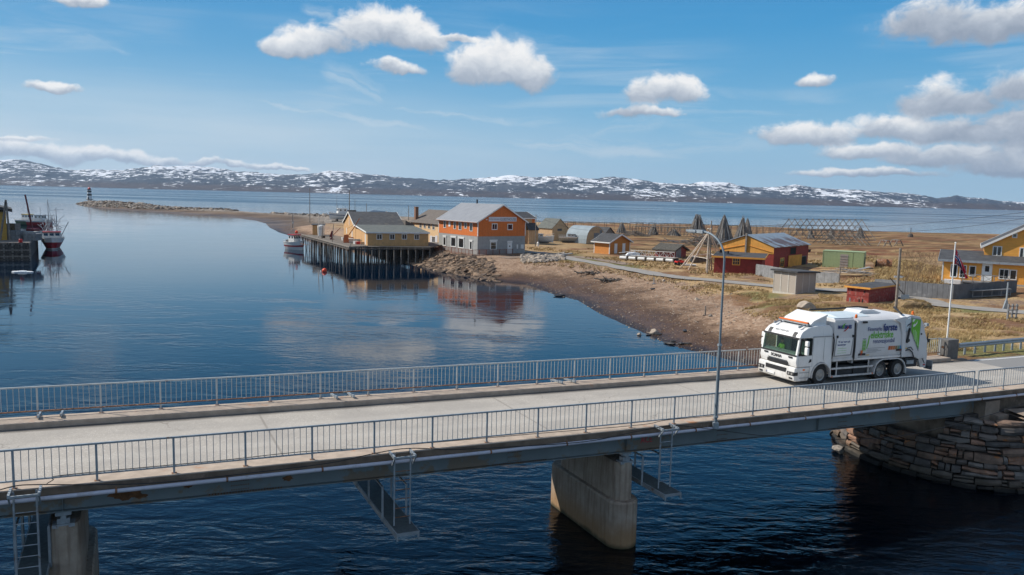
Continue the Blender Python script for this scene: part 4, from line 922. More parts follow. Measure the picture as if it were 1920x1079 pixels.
for row in range(3):
    for i in range(25):
        p = L_.lerp(N_, (i+random.uniform(-.2, .2))/24)+side*(row*2.1+.1+random.uniform(-.1, .1)); o = wlink(wroot, 'pile', pile_me if random.random() < .5 else pile_md, (p.x, p.y, ZW), (random.uniform(-.045, .045), random.uniform(-.045, .045), 0), scale=(random.uniform(.75, 1.25),)*2+(1,))
for row in range(4):
    for i in range(11):
        p = N_.lerp(Rr, (i+1)/11)+Vector((0, 1, 0))*(row*2.3+.1); wlink(wroot, 'pile', pile_me if row == 0 else pile_md, (p.x, p.y, ZW), (random.uniform(-.02, .02), random.uniform(-.02, .02), 0), scale=(1.1, 1.1, 1))
# outer guide poles taller than the deck
for px, h in ((596, 5.2), (604, 4.), (652, .9), (623, 3.6)):
    t = (px-566)/(655-566); p = L_.lerp(N_, t)+side*.5; tag(MB().tube((p.x, p.y, ZW-.02), (p.x+.3, p.y, ZW+h), .09, .06, 6).obj('mooring_pole', m_woodp if h > 4 else m_wood), 'thin %s pole standing up from the wharf edge %s' % ('pale' if h > 4 else 'brown', {5.2: 'in front of the white tank', 4.: 'beside the small tan hut', .9: 'at the outer corner', 3.6: 'near the dark red winch'}[h]), 'pole', 'poles on the wharf edge')
def on_wharf(px, py): p = at(px, py, ZW-.03); return p
# small hut, tank, winch, crane, fish tubs
p = on_wharf(586, 441); hb = Bd('hut', 'small tan hut with pale lit side on the outer end of the wharf', 'hut', p, 10, w=2.6, d=2.2)
hb.part('wall', MB().box(0, 0, 0, hb.w, hb.d, 2.3), m_tan); hb.part('roof', MB().prism([(-.2, 2.3), (2.8, 2.5), (2.8, 2.62), (-.2, 2.42)], 'x', -.25, 2.85), m_rooffelt)
hb.part('door', MB().box(-.04, .5, .05, -.003, 1.4, 2.0), m_cream)
p = on_wharf(602, 443); tk = thing('tank', 'white cylindrical tank standing beside the small tan hut on the wharf', 'tank', p)
MB().lathe([(.75, 0), (.78, .1), (.80, 2.2), (.7, 2.45), (.2, 2.55)], n=16).obj('shell', m_wtrim, tk, smooth=False); MB().lathe([(.82, 1.6), (.82, 1.7)], n=16).obj('band', m_galv, tk)
p = on_wharf(622, 449.5); wi_ = thing('deck_crane', 'small dark red hoist with a pale jib on the wharf', 'crane', p)
MB().box(-.3, -.3, 0, .3, .3, .3).tube((0, 0, .3), (0, 0, 1.2), .14).obj('base', m_redp if False else mat('dark_red_paint', (.16, .02, .025), .5), wi_)
MB().prism([(-.5, .5), (.1, .5), (.25, 1.9), (0, 1.9)], 'y', -.2, .2).obj('housing', mat('dark_red_paint', (.16, .02, .025), .5), wi_); MB().bar((0, 0, .6), (1.9, 0, 2.6), .12).obj('jib', m_orangep, wi_)
p = on_wharf(649, 455.5); cr = thing('loading_crane', 'orange knuckle crane with its jib raised in front of the tan gable', 'crane', p)
MB().box(-.45, -.45, 0, .45, .45, .5).obj('base', m_orangep, cr); MB().prism([(-.5, .5), (.45, .5), (.3, 1.7), (-.35, 1.6)], 'y', -.35, .35).obj('housing', m_orangep, cr)
MB().bar((0, 0, 1.3), (1.5, .1, 1.0), .2).bar((.3, 0, 1.2), (1.8, 0, 3.4), .16).bar((1.8, 0, 3.4), (2.7, 0, 5.0), .12).obj('jib', m_orangep, cr)
MB().path([(2.7, 0, 4.9), (1.2, .1, 3.4), (.2, .1, 2.9)], .03, 4).obj('wire', m_black, cr)
random.seed(9)
for px, py, s_, m_, lb in ((657, 455, .8, m_wtrim, 'white fish tub beside the orange crane'), (670, 456, .75, m_galv, 'grey fish tub close to the tan wall'), (672, 458.5, .5, m_redp, 'red fish tub at the wall foot'), (667, 458, .55, m_wtrim, 'low white crate next to the red fish tub'), (680, 458.5, .5, m_cream, 'pale crate at the corner of the extension'), (645, 451, .6, m_wtrim, 'white crate behind the orange crane'), (606, 446.5, .45, m_black, 'small black bollard of the wharf edge')):
    p = on_wharf(px, py); w_ = s_*.7; bx = MB().prism([(-w_, 0), (w_, 0), (w_*1.08, s_), (-w_*1.08, s_)], 'y', -w_*.8, w_*.8); bx.box(-w_*1.14, -w_*.86, s_*.9, w_*1.14, w_*.86, s_+.03); o = bx.obj('fish_tub', m_); o.location = p; o.rotation_euler = (0, 0, random.uniform(0, 1)); tag(o, lb, 'tub', 'tubs and crates on the wharf')
# ---- other village buildings
def simple_house(name, label, cat, pA, z, ang, xB, xC, pe, pr, mw, mr_, axis='y', w=None, d=None, mt=None, apex=None, **k):
    A = at(*pA, z); h = Bd(name, label, cat, A, ang, xB=xB, xC=xC, w=w, d=d)
    ze = h.top(pe); zr = ht(h.A+h.X*h.w/2 if axis == 'y' else h.A+h.Y*h.d/2, pr); h.ze, h.zr = ze, zr
    h.gable(ze, zr, mw, mr_, axis, m_t=mt, **k); return h
bh = simple_house('blue_roofed_house', 'tan house with dark blue roof and white bargeboards beyond the wharf building', 'house', (700, 424), 2.4, 30, 748, None, 409.5, 397, m_tan, m_roofblue, mt=m_wtrim, d=13)
sh_ = simple_house('tan_shed', 'faded tan shed with grey pitched roof between guesthouse and quonset hut', 'shed', (1035, 452.5), 2.3, 38, 1063.5, 1008, 428, 411.3, m_tan2, m_roofgreen, ov=.25, ovg=.15)
sh_.win_px('f', 1045.5, 429.5, 1053, 433, m_grey, m_glass, mull=(0, 0), t=.05)
sh_.door('l', sh_.d*.35, .2, .5, 1.2, m_grey, m_tan2)
bb = simple_house('dark_roofed_house', 'tan and orange house with dark roof peeping past the guesthouse gable', 'house', (976, 458), 2.3, 36, 1001.5, None, 409, 398, m_tan2, m_rooffelt, axis='x', d=7, ov=.3, mt=m_wtrim, low=(3.2, m_tan))
bb.part('lean_to_roof', MB().prism([(-1.6, 3.3), (-.005, 4.9), (-.005, 5.0), (-1.6, 3.45)], 'x', bb.w*.3, bb.w+.2), m_rooffelt); bb.part('lean_to_wall', MB().box(bb.w*.3, -1.5, -1, bb.w, -.005, 3.3), m_tan2)
bb.part('upper_cladding', MB().box(bb.w-.8, -.03, 5., bb.w+.03, 3., bb.ze-.05), m_orange)
# quonset hut
A = at(1099, 457.5, 2.3); qh = Bd('quonset_hut', 'arched corrugated steel hut with tan boarded end', 'hut', A, 44, xB=1134.5, xC=1060)
hq = qh.top(424.5, qh.w/2); r_ = qh.w/2; n = 16; pts = [(qh.w/2-r_*math.cos(math.pi*i/n)*1., hq*math.sin(math.pi*i/n)**.8) for i in range(n+1)]
m_corr = mat('corrugated_zinc', (.27, .33, .37), .75, .0, var=.1, scale=.8, boards=.25)
pin = [(qh.w/2+(x-qh.w/2)*.985, z*.985) for x, z in pts]
qh.part('arch_shell', MB().prism(pts, 'y', 0, qh.d), m_corr); qh.part('end_wall', MB().prism([(a*1., c*.985) for a, c in pin], 'y', -.06, -.004), m_tan2)
qh.part('door', MB().box(qh.w*.38, -.10, 0, qh.w*.66, -.062, 2.6), m_grey); qh.part('hatch', MB().box(qh.w*.68, -.10, 2.2, qh.w*.82, -.062, 3.3), m_grey)
# small house behind the quonset
g1 = simple_house('dark_hut', 'low dark hut half hidden behind the orange shed', 'hut', (1134, 452), 2.3, 40, 1150, None, 437, 427, m_wood, m_rooffelt, axis='y', d=4.)
# orange shed
os_ = simple_house('orange_shed', 'small orange shed with two white doors and white bargeboards', 'shed', (1142.5, 477), 2.4, 42, 1180.5, 1113.5, 453.5, 440., m_orange2, m_rooffelt, ov=.5, ovg=.45, mt=m_wtrim)
os_.corners(os_.ze-.1, m_wtrim, 0.)
for px in (1154, 1169):
    u, z = os_.up('f', px, 476); os_.door('f', u, .1, .78, 1.95, m_white, m_wtrim, t=.05)
# turf roofed hut
th_ = simple_house('turf_roofed_hut', 'low hut with dark turf roof and red front behind the floating dock', 'hut', (1266, 485), 2.4, 46, 1286, 1228, 470, 462, m_redold, mat('turf_roof', (.075, .07, .06), .95, var=.4, scale=4., bump=1.), ov=.6, ovg=.4, th=.3)
th_.part('ridge_board', MB().box(th_.w/2-.08, -.42, th_.zr+.31, th_.w/2+.08, th_.d+.2, th_.zr+.38), m_grey)
th_.part('gable_boards', MB().prism([(0.1, .05), (th_.w*.5, .05), (th_.w*.5, th_.zr-.2), (.1, th_.ze)], 'y', -.05, -.004), m_grey)
# ---- red and ochre barn
A = Vector((41.2, 125.6, 2.6)); bn2 = Bd('barn', 'red barn with ochre gable and rusty sheet metal roof', 'barn', A, -40, w=9.2, d=15.)
# mirrored frame: front is the ochre gable; its near corner is the last one along x
bn2.root.location = A-bn2.X*bn2.w; bn2.A = bn2.root.location.copy()
ze = ht(bn2.A+bn2.X*bn2.w, 463.5); zr = ht(bn2.A+bn2.X*bn2.w/2, 441)
m_tin, q, b = newmat('rust_streaked_tin'); co = q.n('ShaderNodeTexCoord').outputs['Object']; s3 = q.n('ShaderNodeSeparateXYZ', [co]).outputs
n1 = q.noise(co, .45, 3., .5); col = q.mix(q.mr(q.noise(co, 2., 4.), .3, .7), (.28, .32, .35), (.38, .43, .46)); st_ = q.n('ShaderNodeTexWhiteNoise', noise_dimensions='1D'); q.t.links.new(q.m('FLOOR', q.m('MULTIPLY', s3[1], 1.3)), st_.inputs['W'])
col = q.mix(q.m('MULTIPLY', q.mr(q.m('ADD', n1, q.m('MULTIPLY', st_.outputs[0], .25)), .58, .68), q.mr(s3[2], 5.6, 4.6)), col, (.17, .11, .085)); setp(q, b, 'Base Color', col); b.inputs['Roughness'].default_value = .45; b.inputs['Metallic'].default_value = .25
fr_ = q.m('SINE', q.m('MULTIPLY', s3[1], 26.)); bp_ = q.n('ShaderNodeBump', {'Strength': .5, 'Distance': .02, 'Height': fr_}); setp(q, b, 'Normal', bp_.outputs[0])
bn2.gable(ze, zr, m_red, m_tin, 'y', ov=.35, ovg=.25, m_t=None)
# ochre boarded gable above the annexe
za = ze-1.15
bn2.part('ochre_gable', MB().prism([(.02, za), (bn2.w-.02, za), (bn2.w-.02, ze-.02), (bn2.w/2, zr-.12), (.02, ze-.02)], 'y', -.05, -.004), m_ochre)
bn2.part('gable_brace', MB().bar((.3, -.1, za+.3), (bn2.w/2, -.1, ze+.1), .12, .05).bar((bn2.w-.3, -.1, za+.3), (bn2.w/2, -.1, ze+.1), .12, .05), m_ochtrim)
bn2.part('gable_pole', MB().box(bn2.w/2-.13, -.32, za-.6, bn2.w/2+.13, -.10, zr+.3), m_wood)
def bw_px(x0, y0, x1, y1): (u0, z1) = bn2.up('r', x0, y0); (u1, z0) = bn2.up('r', x1, y1); return min(u0, u1), max(u0, u1), z0, z1
K5 = lambda x, y: (1320+x/5.994, 400+y/5.994)
for nm_, x0, y0, x1, y1, m_ in (('loft_opening', 970, 388, 1030, 458, m_dark), ('vent_opening', 1172, 412, 1194, 438, m_dark), ('doorway', 1090, 490, 1138, 625, m_dark), ):
    u0, u1, z0, z1 = bw_px(*K5(x0, y0), *K5(x1, y1)); mb = MB(); bn2.fbox(mb, 'r', u0, u1, z0, z1, .003, .02); o = bn2.part(nm_, mb, m_)
    mb = MB(); bn2.fbox(mb, 'r', u0-.08, u0, z0, z1+.08, .003, .05); bn2.fbox(mb, 'r', u1, u1+.08, z0, z1+.08, .003, .05); bn2.fbox(mb, 'r', u0, u1, z1, z1+.08, .003, .05); bn2.part('opening_frame', mb, m_red if nm_ != 'doorway' else m_grey, o)
u0, u1, z0, z1 = bw_px(*K5(945, 478), *K5(1082, 620)); mb = MB(); bn2.fbox(mb, 'r', u0, u1, .1, z1, .06, .14); bn2.part('sliding_door', mb, m_ochre)
bn2.win_px('r', *K5(858, 508), *K5(893, 600), m_ochtrim, m_glass, mull=(1, 1), t=.1)
# annexe in front of the gable
A = at(1338, 511.5, 2.6); an = Bd('barn_annexe', 'low red annexe with flat dark roof, ochre fascia and a six pane window', 'building', A, -22, xB=1428, d=5.2)
ze = an.top(482)
an.part('wall', MB().box(0, 0, -1, an.w, an.d, ze), m_red)
an.part('roof', MB().prism([(-.35, ze+.02), (an.d+.5, ze+.42), (an.d+.5, ze+.55), (-.35, ze+.15)], 'x', -.35, an.w+.4), m_rooffelt)
an.part('fascia', MB().box(-.37, -.39, ze-.06, an.w+.42, -.352, ze+.2).prism([(-.35, ze-.06), (an.d+.5, ze+.36), (an.d+.5, ze+.6), (-.35, ze+.2)], 'x', an.w+.402, an.w+.44), m_ochtrim)
an.win_px('f', *K5(328, 512), *K5(396, 577), m_ochtrim, m_glass, mull=(2, 1), t=.12)
an.win_px('r', 1443, 490, 1447, 498, m_ochtrim, m_glass, t=.1)
an.part('stovepipe', MB().tube((1.6, 3.4, ze), (1.6, 3.4, ze+.8), .12), m_dark)
an.part('box_on_roof', MB().box(.2, 3.9, ze+.45, .7, 4.4, ze+.95), m_dark)
# ---- kiosk of concrete panels
A = at(1491, 553, 2.9); kk = Bd('transformer_kiosk', 'grey pebble dashed concrete kiosk with dark overhanging slab roof', 'kiosk', A, 33, xB=1528, xC=1449)
zk = kk.top(512); m_pan = mat('pebble_dash', (.40, .35, .30), .9, var=.12, scale=14., bump=.8, bscale=30.); m_pfr = mat('pale_concrete_frame', (.50, .47, .42), .85, var=.08)
kk.part('core', MB().box(.06, .06, -.5, kk.w-.06, kk.d-.06, zk), m_pfr)
for f, L in (('f', kk.w), ('l', kk.d)):
    for i in range(4):
        c_ = i*L/3; mb = MB(); kk.fbox(mb, f, max(c_-.07, -.0), min(c_+.07, L), 0., zk-.02, -.06, .03); kk.part('pillar', mb, m_pfr)
    for i in range(3): mb = MB(); kk.fbox(mb, f, i*L/3+.072, (i+1)*L/3-.072, .16, zk-.08, -.05, .0); kk.part('panel', mb, m_pan)
    mb = MB(); kk.fbox(mb, f, .0, L, -.3, .14, -.05, .06); kk.part('plinth', mb, m_pfr)
kk.part('roof', MB().prism([(-.3, zk+.0), (kk.w+.35, zk-.12), (kk.w+.35, zk+.06), (-.3, zk+.2)], 'y', -.35, kk.d+.3), m_rooffelt)
# ---- pale green container
A = at(1541, 503, 2.95); ct_ = Bd('container', 'pale green steel container with a tall louvred panel beyond the lumber pile', 'container', A, -20, w=6.4, d=2.6)
A2 = at(1541, 503, 2.95); e_ = at(1619, 510.5, 2.95); ang = math.degrees(math.atan2(e_.y-A2.y, e_.x-A2.x)); bpy.data.objects.remove(ct_.root)
ct_ = Bd('container', 'pale green steel container with a tall louvred panel beyond the lumber pile', 'container', A2, max(ang, -28), xB=1619, d=3.2)
zc_ = ct_.top(470.5)
ct_.part('body', MB().box(0, 0, .0, ct_.w, ct_.d, zc_), m_cont); ct_.part('top_rim', MB().box(-.03, -.03, zc_, ct_.w+.03, ct_.d+.03, zc_+.05), m_cont)
for u in (.02, ct_.w-.12, ct_.w*.72): mb = MB(); ct_.fbox(mb, 'f', u, u+.06, .02, zc_-.02, .003, .03); ct_.part('seam', mb, m_cont)
u0, z1 = ct_.up('f', 1576, 477); u1, z0 = ct_.up('f', 1589, 503); mb = MB(); ct_.fbox(mb, 'f', u0, u1, z0, z1, .003, .02); lv = ct_.part('louvre_panel', mb, mat('pinkish_grey_panel', (.36, .31, .28), .8))
for i in range(5): z_ = z0+(z1-z0)*(i+.15)/5; mb = MB(); ct_.fbox(mb, 'f', u0-.04, u1+.04, z_, z_+.07, .021, .06); ct_.part('slat', mb, m_grey, lv)
mb = MB(); ct_.fbox(mb, 'r', .9, 1.9, 1.0, 2.1, .003, .03); ct_.part('vent_grille', mb, m_dark)
# ---- little red shed near the bridge end
A = at(1628, 569.5, 3.3); rs = Bd('red_shed', 'low weathered red shed with dark felt roof and ochre edge', 'shed', A, 42, xB=1680, xC=1587)
ze = rs.top(542)
rs.part('wall', MB().prism([(0, -1), (rs.d, -1), (rs.d, ze-.05), (0, ze-.05)], 'x', 0, rs.w), m_redold)
rs.part('roof', MB().prism([(-.2, ze), (rs.d+.2, ze+.05), (rs.d+.2, ze+.15), (-.2, ze+.1)], 'x', -.2, rs.w+.2).prism([(0, 0), (.1, 0), (.1, .1), (0, .1)], 'z', 0, .01), m_rooffelt)
rs.part('edge_board', MB().box(-.22, -.22, ze-.06, rs.w+.22, -.202, ze+.10).box(-.235, -.2, ze-.06, -.203, rs.d+.22, ze+.13), m_ochtrim)
for px, py in ((1598, 544), (1621, 548)): u, z = rs.up('l', px, py); mb = MB(); rs.fbox(mb, 'l', u-.08, u+.08, z-.08, z+.08, .003, .02); rs.part('vent_hole', mb, m_dark)
for px, py in ((1593.5, 562), (1611, 565), (1617, 565)): u, z = rs.up('l', px, py); mb = MB(); rs.fbox(mb, 'l', u-.07, u+.07, z-.25, z+.2, .003, .02); rs.part('missing_board', mb, m_grey if px < 1600 else m_dark)
mb = MB(); rs.fbox(mb, 'l', 0, rs.d, ze*.45, ze*.45+.05, .003, .03); rs.fbox(mb, 'f', 0, rs.w, ze*.45, ze*.45+.05, .003, .03); rs.part('batten', mb, m_redold)
# ---- yellow house at the right
A = at(1764.5, 530, 4.0)
yh = Bd('yellow_house', 'large yellow boarded house with dark roofs, white trim and a glazed veranda wing', 'house', A, -30, w=15., d=9.)
ze = yh.top(488.5)
# low wing
yh.part('wing_wall', MB().box(0, 0, -1, yh.w, 5., ze), m_yellow)
yh.part('wing_roof', MB().prism([(-.45, ze+.0), (5.3, ze+1.0), (5.3, ze+1.15), (-.45, ze+.14)], 'x', -.5, yh.w+.3), m_rooffelt)
yh.part('wing_fascia', MB().box(-.52, -.50, ze-.1, yh.w+.3, -.455, ze+.17).prism([(-.45, ze-.1), (5.3, ze+.9), (5.3, ze+1.16), (-.45, ze+.17)], 'x', -.54, -.504), m_galv)
# tall main block with its gable to the front
ux = yh.up('f', 1841, 500)[0]*1.035
b1 = 5.002
zmE = ht(yh.A+yh.X*ux+yh.Y*b1, 459); 
wm = 9.5
yh.gable(zmE, zmE+2.75, m_yellow, m_rooffelt, 'y', ov=.4, ovg=.35, m_t=m_wtrim, x0=ux, x1=ux+wm, y0=3.2, y1=12., wallname='main_wall', rname='main_roof')
K6 = lambda x, y: (1600+x/5.994, 400+y/5.994)
def ywin(x0, y0, x1, y1, yp, **k):
    """window on the main block's front wall, which stands back from the wing"""
    sv = yh.A.copy(); yh.A = yh.A+yh.Y*yp; u0, z1 = yh.up('f', *K6(x0, y0)); u1, z0 = yh.up('f', *K6(x1, y1)); yh.A = sv
    mb = MB(); t = .1; mb.box(u0-t, yp-.06, z0-t, u0, yp-.002, z1+t).box(u1, yp-.06, z0-t, u1+t, yp-.002, z1+t).box(u0, yp-.06, z0-t, u1, yp-.002, z0).box(u0, yp-.06, z1, u1, yp-.002, z1+t)
    for c_ in k.get('ms', ()): cc = u0+(u1-u0)*c_; mb.box(cc-.06, yp-.05, z0, cc+.06, yp-.01, z1)
    fr = yh.part('window', mb, m_wtrim); yh.part('pane', MB().box(u0, yp-.016, z0, u1, yp-.004, z1), m_glass, fr)
ywin(1578, 378, 1655, 476, 3.2, ms=(.5,)); ywin(1880, 395, 1950, 495, 3.2, ms=(.5,)); ywin(1797, 236, 1832, 270, 3.2)
for x0, y0, x1, y1, mu in ((1106, 582, 1156, 712, 0), (1208, 592, 1256, 720, 0), (1314, 600, 1362, 700, 0), (1650, 635, 1735, 735, 1), (1770, 645, 1822, 742, 0)): yh.win_px('f', *K6(x0, y0), *K6(x1, y1), m_wtrim, m_glass, mull=(mu, 0), t=.1)
u, z = yh.up('f', *K6(1497, 700)); dfr = yh.door('f', u, .55, .95, 2.05, m_white, m_wtrim)
yh.part('door_window', MB().box(u-.22, -.045, 1.7, u+.22, -.031, 2.4), m_glass, dfr)
yh.corners(ze-.1, m_wtrim, 0., fs=((0, 0),)); yh.part('foundation', MB().box(-.03, -.03, -1, yh.w, -.003, .35), m_render)
# veranda steps with crossed railing
ver = thing('veranda', 'grey timber veranda with crossed railing before the white door of the yellow house', 'veranda', yh.A+yh.X*(u-2.6)+Vector((0, 0, 0)), yh.a)
MB().box(0, -1.7, .35, 4.6, -.06, .5).obj('deck', m_grey, ver)
for i in range(5): MB().box(i*1.12, -1.72, .0, i*1.12+.1, -1.62, 1.35).obj('rail_post', m_grey, ver)
MB().box(0, -1.74, 1.32, 4.6, -1.6, 1.4).obj('hand_rail', m_grey, ver)
for i in range(4): MB().bar((i*1.12+.1, -1.68, .55), (i*1.12+1.1, -1.68, 1.3), .06, .04).bar((i*1.12+.1, -1.66, 1.3), (i*1.12+1.1, -1.66, .55), .06, .04).obj('cross_brace', m_grey, ver)
MB().bar((-1.3, -1.66, .35), (0, -1.66, 1.35), .07, .05).bar((4.6, -1.66, 1.35), (5.9, -1.66, .35), .07, .05).obj('stair_rail', m_grey, ver)
MB().box(-1.9, -.9, 0, -.1, -.1, .5).obj('white_box', m_white, ver)

# ---- fences
def fence(P, hts, label, m_, bays, gz_off=-.25, group='board fences', t=.06):
    root = thing('board_fence', label, 'fence', P[0], 0, group)
    for i in range(len(P)-1):
        p0, p1 = Vector(P[i]), Vector(P[i+1]); nb = bays[i]; h0, h1 = hts[i], hts[i+1]
        for k in range(nb):
            a = p0.lerp(p1, k/nb); c_ = p0.lerp(p1, (k+1)/nb); za, zb_ = h0+(h1-h0)*k/nb, h0+(h1-h0)*(k+1)/nb; d = (c_-a).normalized(); nrm = Vector((-d.y, d.x, 0))*t/2; j = random.uniform(-.03, .03); g_ = d*.012
            vs = [a+g_-nrm+Vector((0, 0, gz_off)), c_-g_-nrm+Vector((0, 0, gz_off)), c_-g_+nrm+Vector((0, 0, gz_off)), a+g_+nrm+Vector((0, 0, gz_off)), a+g_-nrm+Vector((0, 0, za+j)), c_-g_-nrm+Vector((0, 0, zb_+j)), c_-g_+nrm+Vector((0, 0, zb_+j)), a+g_+nrm+Vector((0, 0, za+j))]
            wpart(root, 'fence_panel', MB().add(vs, [(0, 3, 2, 1), (4, 5, 6, 7), (0, 1, 5, 4), (1, 2, 6, 5), (2, 3, 7, 6), (3, 0, 4, 7)]), m_)
        for k in range(nb+1): a = p0.lerp(p1, k/nb)+Vector((0, .10, 0)); wpart(root, 'fence_post', MB().bar(a-Vector((0, 0, .3)), a+Vector((0, 0, hts[i]*.9)), .08), m_wood)
    return root
m_fence2 = mat('dark_stained_boards', (.125, .13, .14), .85, var=.2, scale=1.3, boards=.13, dirt=(.24, .24, .25), dscale=.9, dlo=.56)
fence([at(1417, 517, 2.6), at(1470, 526, 2.65), at(1572, 537, 2.8)], [1.75, 1.7, 1.65], 'silvery grey board fence running from the red annexe behind the kiosk', m_grey, [5, 8])
fence([at(1640, 542, 3.4), at(1683, 551.5, 3.6), at(1738, 556.5, 3.7), at(1787, 560.5, 3.8), at(1905, 551, 4.0)], [1.2, 1.55, 1.5, 1.5, 1.55], 'dark grey board fence along the road below the yellow house', m_fence2, [4, 6, 5, 11])
# bench against the fence
p0 = at(1819, 558.5, 3.85); p1 = at(1890, 554.5, 3.95); nb = Vector((p1.y-p0.y, -(p1.x-p0.x), 0)).normalized()
be = thing('bench', 'long grey bench with open legs standing against the dark fence', 'bench', p0)
wpart(be, 'seat', MB().bar(p0+Vector((0, 0, .75))+nb*.1, p1+Vector((0, 0, .75))+nb*.1, .55, .06), m_grey)
wpart(be, 'foot_beam', MB().bar(p0+Vector((0, 0, .12))+nb*.25, p1+Vector((0, 0, .12))+nb*.25, .08, .08), m_grey)
for k in range(5): p = p0.lerp(p1, k/4); wpart(be, 'leg', MB().bar(p+nb*.25, p+nb*.25+Vector((0, 0, .72)), .08), m_grey)
# ------------------------------------------------------------------ abutment of rough stone courses
m_ab = []
for i, c_ in enumerate(((.15, .122, .105), (.19, .125, .09), (.10, .088, .08), (.27, .155, .105), (.19, .165, .145))):
    m_ab.append(mat('abutment_stone_%s' % 'abcde'[i], c_, .88, var=.3, scale=2.2, dirt=((.42, .15, .04) if i in (1, 3) else (.07, .06, .055)), dscale=1.6, dlo=.57, dhi=.68, bump=.9, bscale=6., wet=True))
ab = thing('stone_abutment', 'curved abutment of rough stone courses with orange lichen under the bridge end', 'abutment', (22, 40, 0))
pth = [B(41.5, 9.4, 0), B(40.2, 8.6, 0), B(39.35, 7.4, 0), B(38.5, 6.2, 0), B(38.1, 5.1, 0), B(37.95, 3.1, 0), B(38.15, 1.25, 0), B(38.95, -.45, 0), B(40, -1.65, 0), B(41.4, -2.35, 0), B(43.4, -2.9, 0), B(46.5, -3.3, 0), B(52, -3.6, 0)]
pth = [Vector((p.x, p.y, 0)) for p in pth]
dense = []
for i in range(len(pth)-1):
    p0 = pth[max(i-1, 0)]; p1 = pth[i]; p2 = pth[i+1]; p3 = pth[min(i+2, len(pth)-1)]
    for k in range(10): t = k/10; dense.append(.5*((2*p1)+(-p0+p2)*t+(2*p0-5*p1+4*p2-p3)*t*t+(-p0+3*p1-3*p2+p3)*t**3))
dense.append(pth[-1]); cum = [0.]
for a, c_ in zip(dense, dense[1:]): cum.append(cum[-1]+(c_-a).length)
def onpath(l):
    l = max(0, min(cum[-1]-.001, l)); i = next(j for j in range(len(cum)-1) if cum[j+1] > l); t = (l-cum[i])/(cum[i+1]-cum[i]); p = dense[i].lerp(dense[i+1], t); a = dense[max(i-3, 0)]; c_ = dense[min(i+4, len(dense)-1)]; d = (c_-a).normalized(); return p, Vector((-d.y, d.x, 0))*-1
TOPZ = 3.32
random.seed(21)
cc = Vector((B(44, 3).x, B(44, 3).y, 0))
def wall_pt(l, z, o):
    p, nrm = onpath(l)
    if (p+nrm-cc).length < (p-cc).length: nrm = -nrm
    return p+nrm*(o-.16*z)+Vector((0, 0, z))
def tpos(l): p, _ = onpath(l); return (p.xy-BO).dot(bn_)
z = -.9; course = 0; zs = []
while z < TOPZ-.15:
    h = random.choice((.24, .3, .36, .42, .34)); h = min(h, TOPZ-z) if TOPZ-z-h > .16 else TOPZ-z; zs.append((z, z+h)); z += h
nst = 0
for z0, z1 in zs:
    l = random.uniform(-.5, 0)
    while l < cum[-1]-.2:
        L = random.choice((.32, .5, .7, .9, 1.15, 1.5))*random.uniform(.8, 1.1); tm = tpos(min(max(l+L/2, 0), cum[-1]-.1)); l0, l1 = max(l, 0), min(l+L, cum[-1]); l += L
        if l1-l0 < .2: continue
        if .3 < tm < 5.5 and z0 > 1.75 and l0 < cum[-1]*.62: continue
        g_ = random.uniform(.016, .045); o = random.uniform(-.10, .10); split = random.random() < .22 and z1-z0 > .33
        parts_ = [(z0, z1)] if not split else [(z0, z0+(z1-z0)*random.uniform(.4, .6)), None]
        if split: parts_[1] = (parts_[0][1], z1)
        for za, zb_ in parts_:
            nseg = max(1, round((l1-l0)/.6)); fr = []; J = lambda s_: random.uniform(-s_, s_); tl = J(.03)
            for k in range(nseg+1):
                ll = l0+g_+(l1-l0-2*g_)*k/nseg; e = .03 if k in (0, nseg) else 0; ti_ = tl*(k/nseg-.5)*2
                zA = za+g_*.8+J(.032)+(.02 if e else 0)+ti_; zB = zb_-g_*.8+J(.032)-(.02 if e else 0)+ti_
                fr += [wall_pt(ll, zA, o-e+J(.02)-.03), wall_pt(ll, (zA+zB)/2, o-e*.4+J(.05)+.01), wall_pt(ll, zB, o-e+J(.02)-.03), wall_pt(ll, zB, -.45), wall_pt(ll, zA, -.45)]
            fs = [(k*5+j, k*5+(j+1) % 5, (k+1)*5+(j+1) % 5, (k+1)*5+j) for k in range(nseg) for j in range(5)]+[(0, 1, 2, 3, 4), tuple(nseg*5+j for j in (4, 3, 2, 1, 0))]
            wpart(ab, 'stone', MB().add(fr, fs), random.choice(m_ab)); nst += 1
# dark core behind the joints
core = [wall_pt(cum[-1]*i/40, 0, -.42) for i in range(41)]
lowp = [(p.x, p.y) for p in core]+[(B(52, 6).x, B(52, 6).y), (B(43, 9).x, B(43, 9).y)]
hip = [(wall_pt(cum[-1]*i/40, TOPZ, -.40)) for i in range(41)]; hip = [(p.x, p.y) for p in hip]+[(B(52, 6).x, B(52, 6).y), (B(43, 9).x, B(43, 9).y)]
n = len(lowp)
def lofted(zl, zh):
    lo = [(x, y, zl) for x, y in lowp]; f_ = (zh-0)/TOPZ; hi = [(a[0]+(c_[0]-a[0])*f_, a[1]+(c_[1]-a[1])*f_, zh) for a, c_ in zip(lowp, hip)]
    return MB().add(lo+hi, [tuple(range(n)), tuple(range(2*n-1, n-1, -1))]+[(i, i+n, (i+1) % n+n, (i+1) % n) for i in range(n)])
wpart(ab, 'packed_core', lofted(-2., 1.72), m_woodd)
def bbox(s0, s1, t0, t1, za, zb_):
    """block in the bridge frame, absolute heights"""
    vs = [Vector((*B(s, t).xy, z_)) for z_ in (za, zb_) for s, t in ((s0, t0), (s1, t0), (s1, t1), (s0, t1))]
    return MB().add(vs, [(0, 3, 2, 1), (4, 5, 6, 7), (0, 1, 5, 4), (1, 2, 6, 5), (2, 3, 7, 6), (3, 0, 4, 7)])
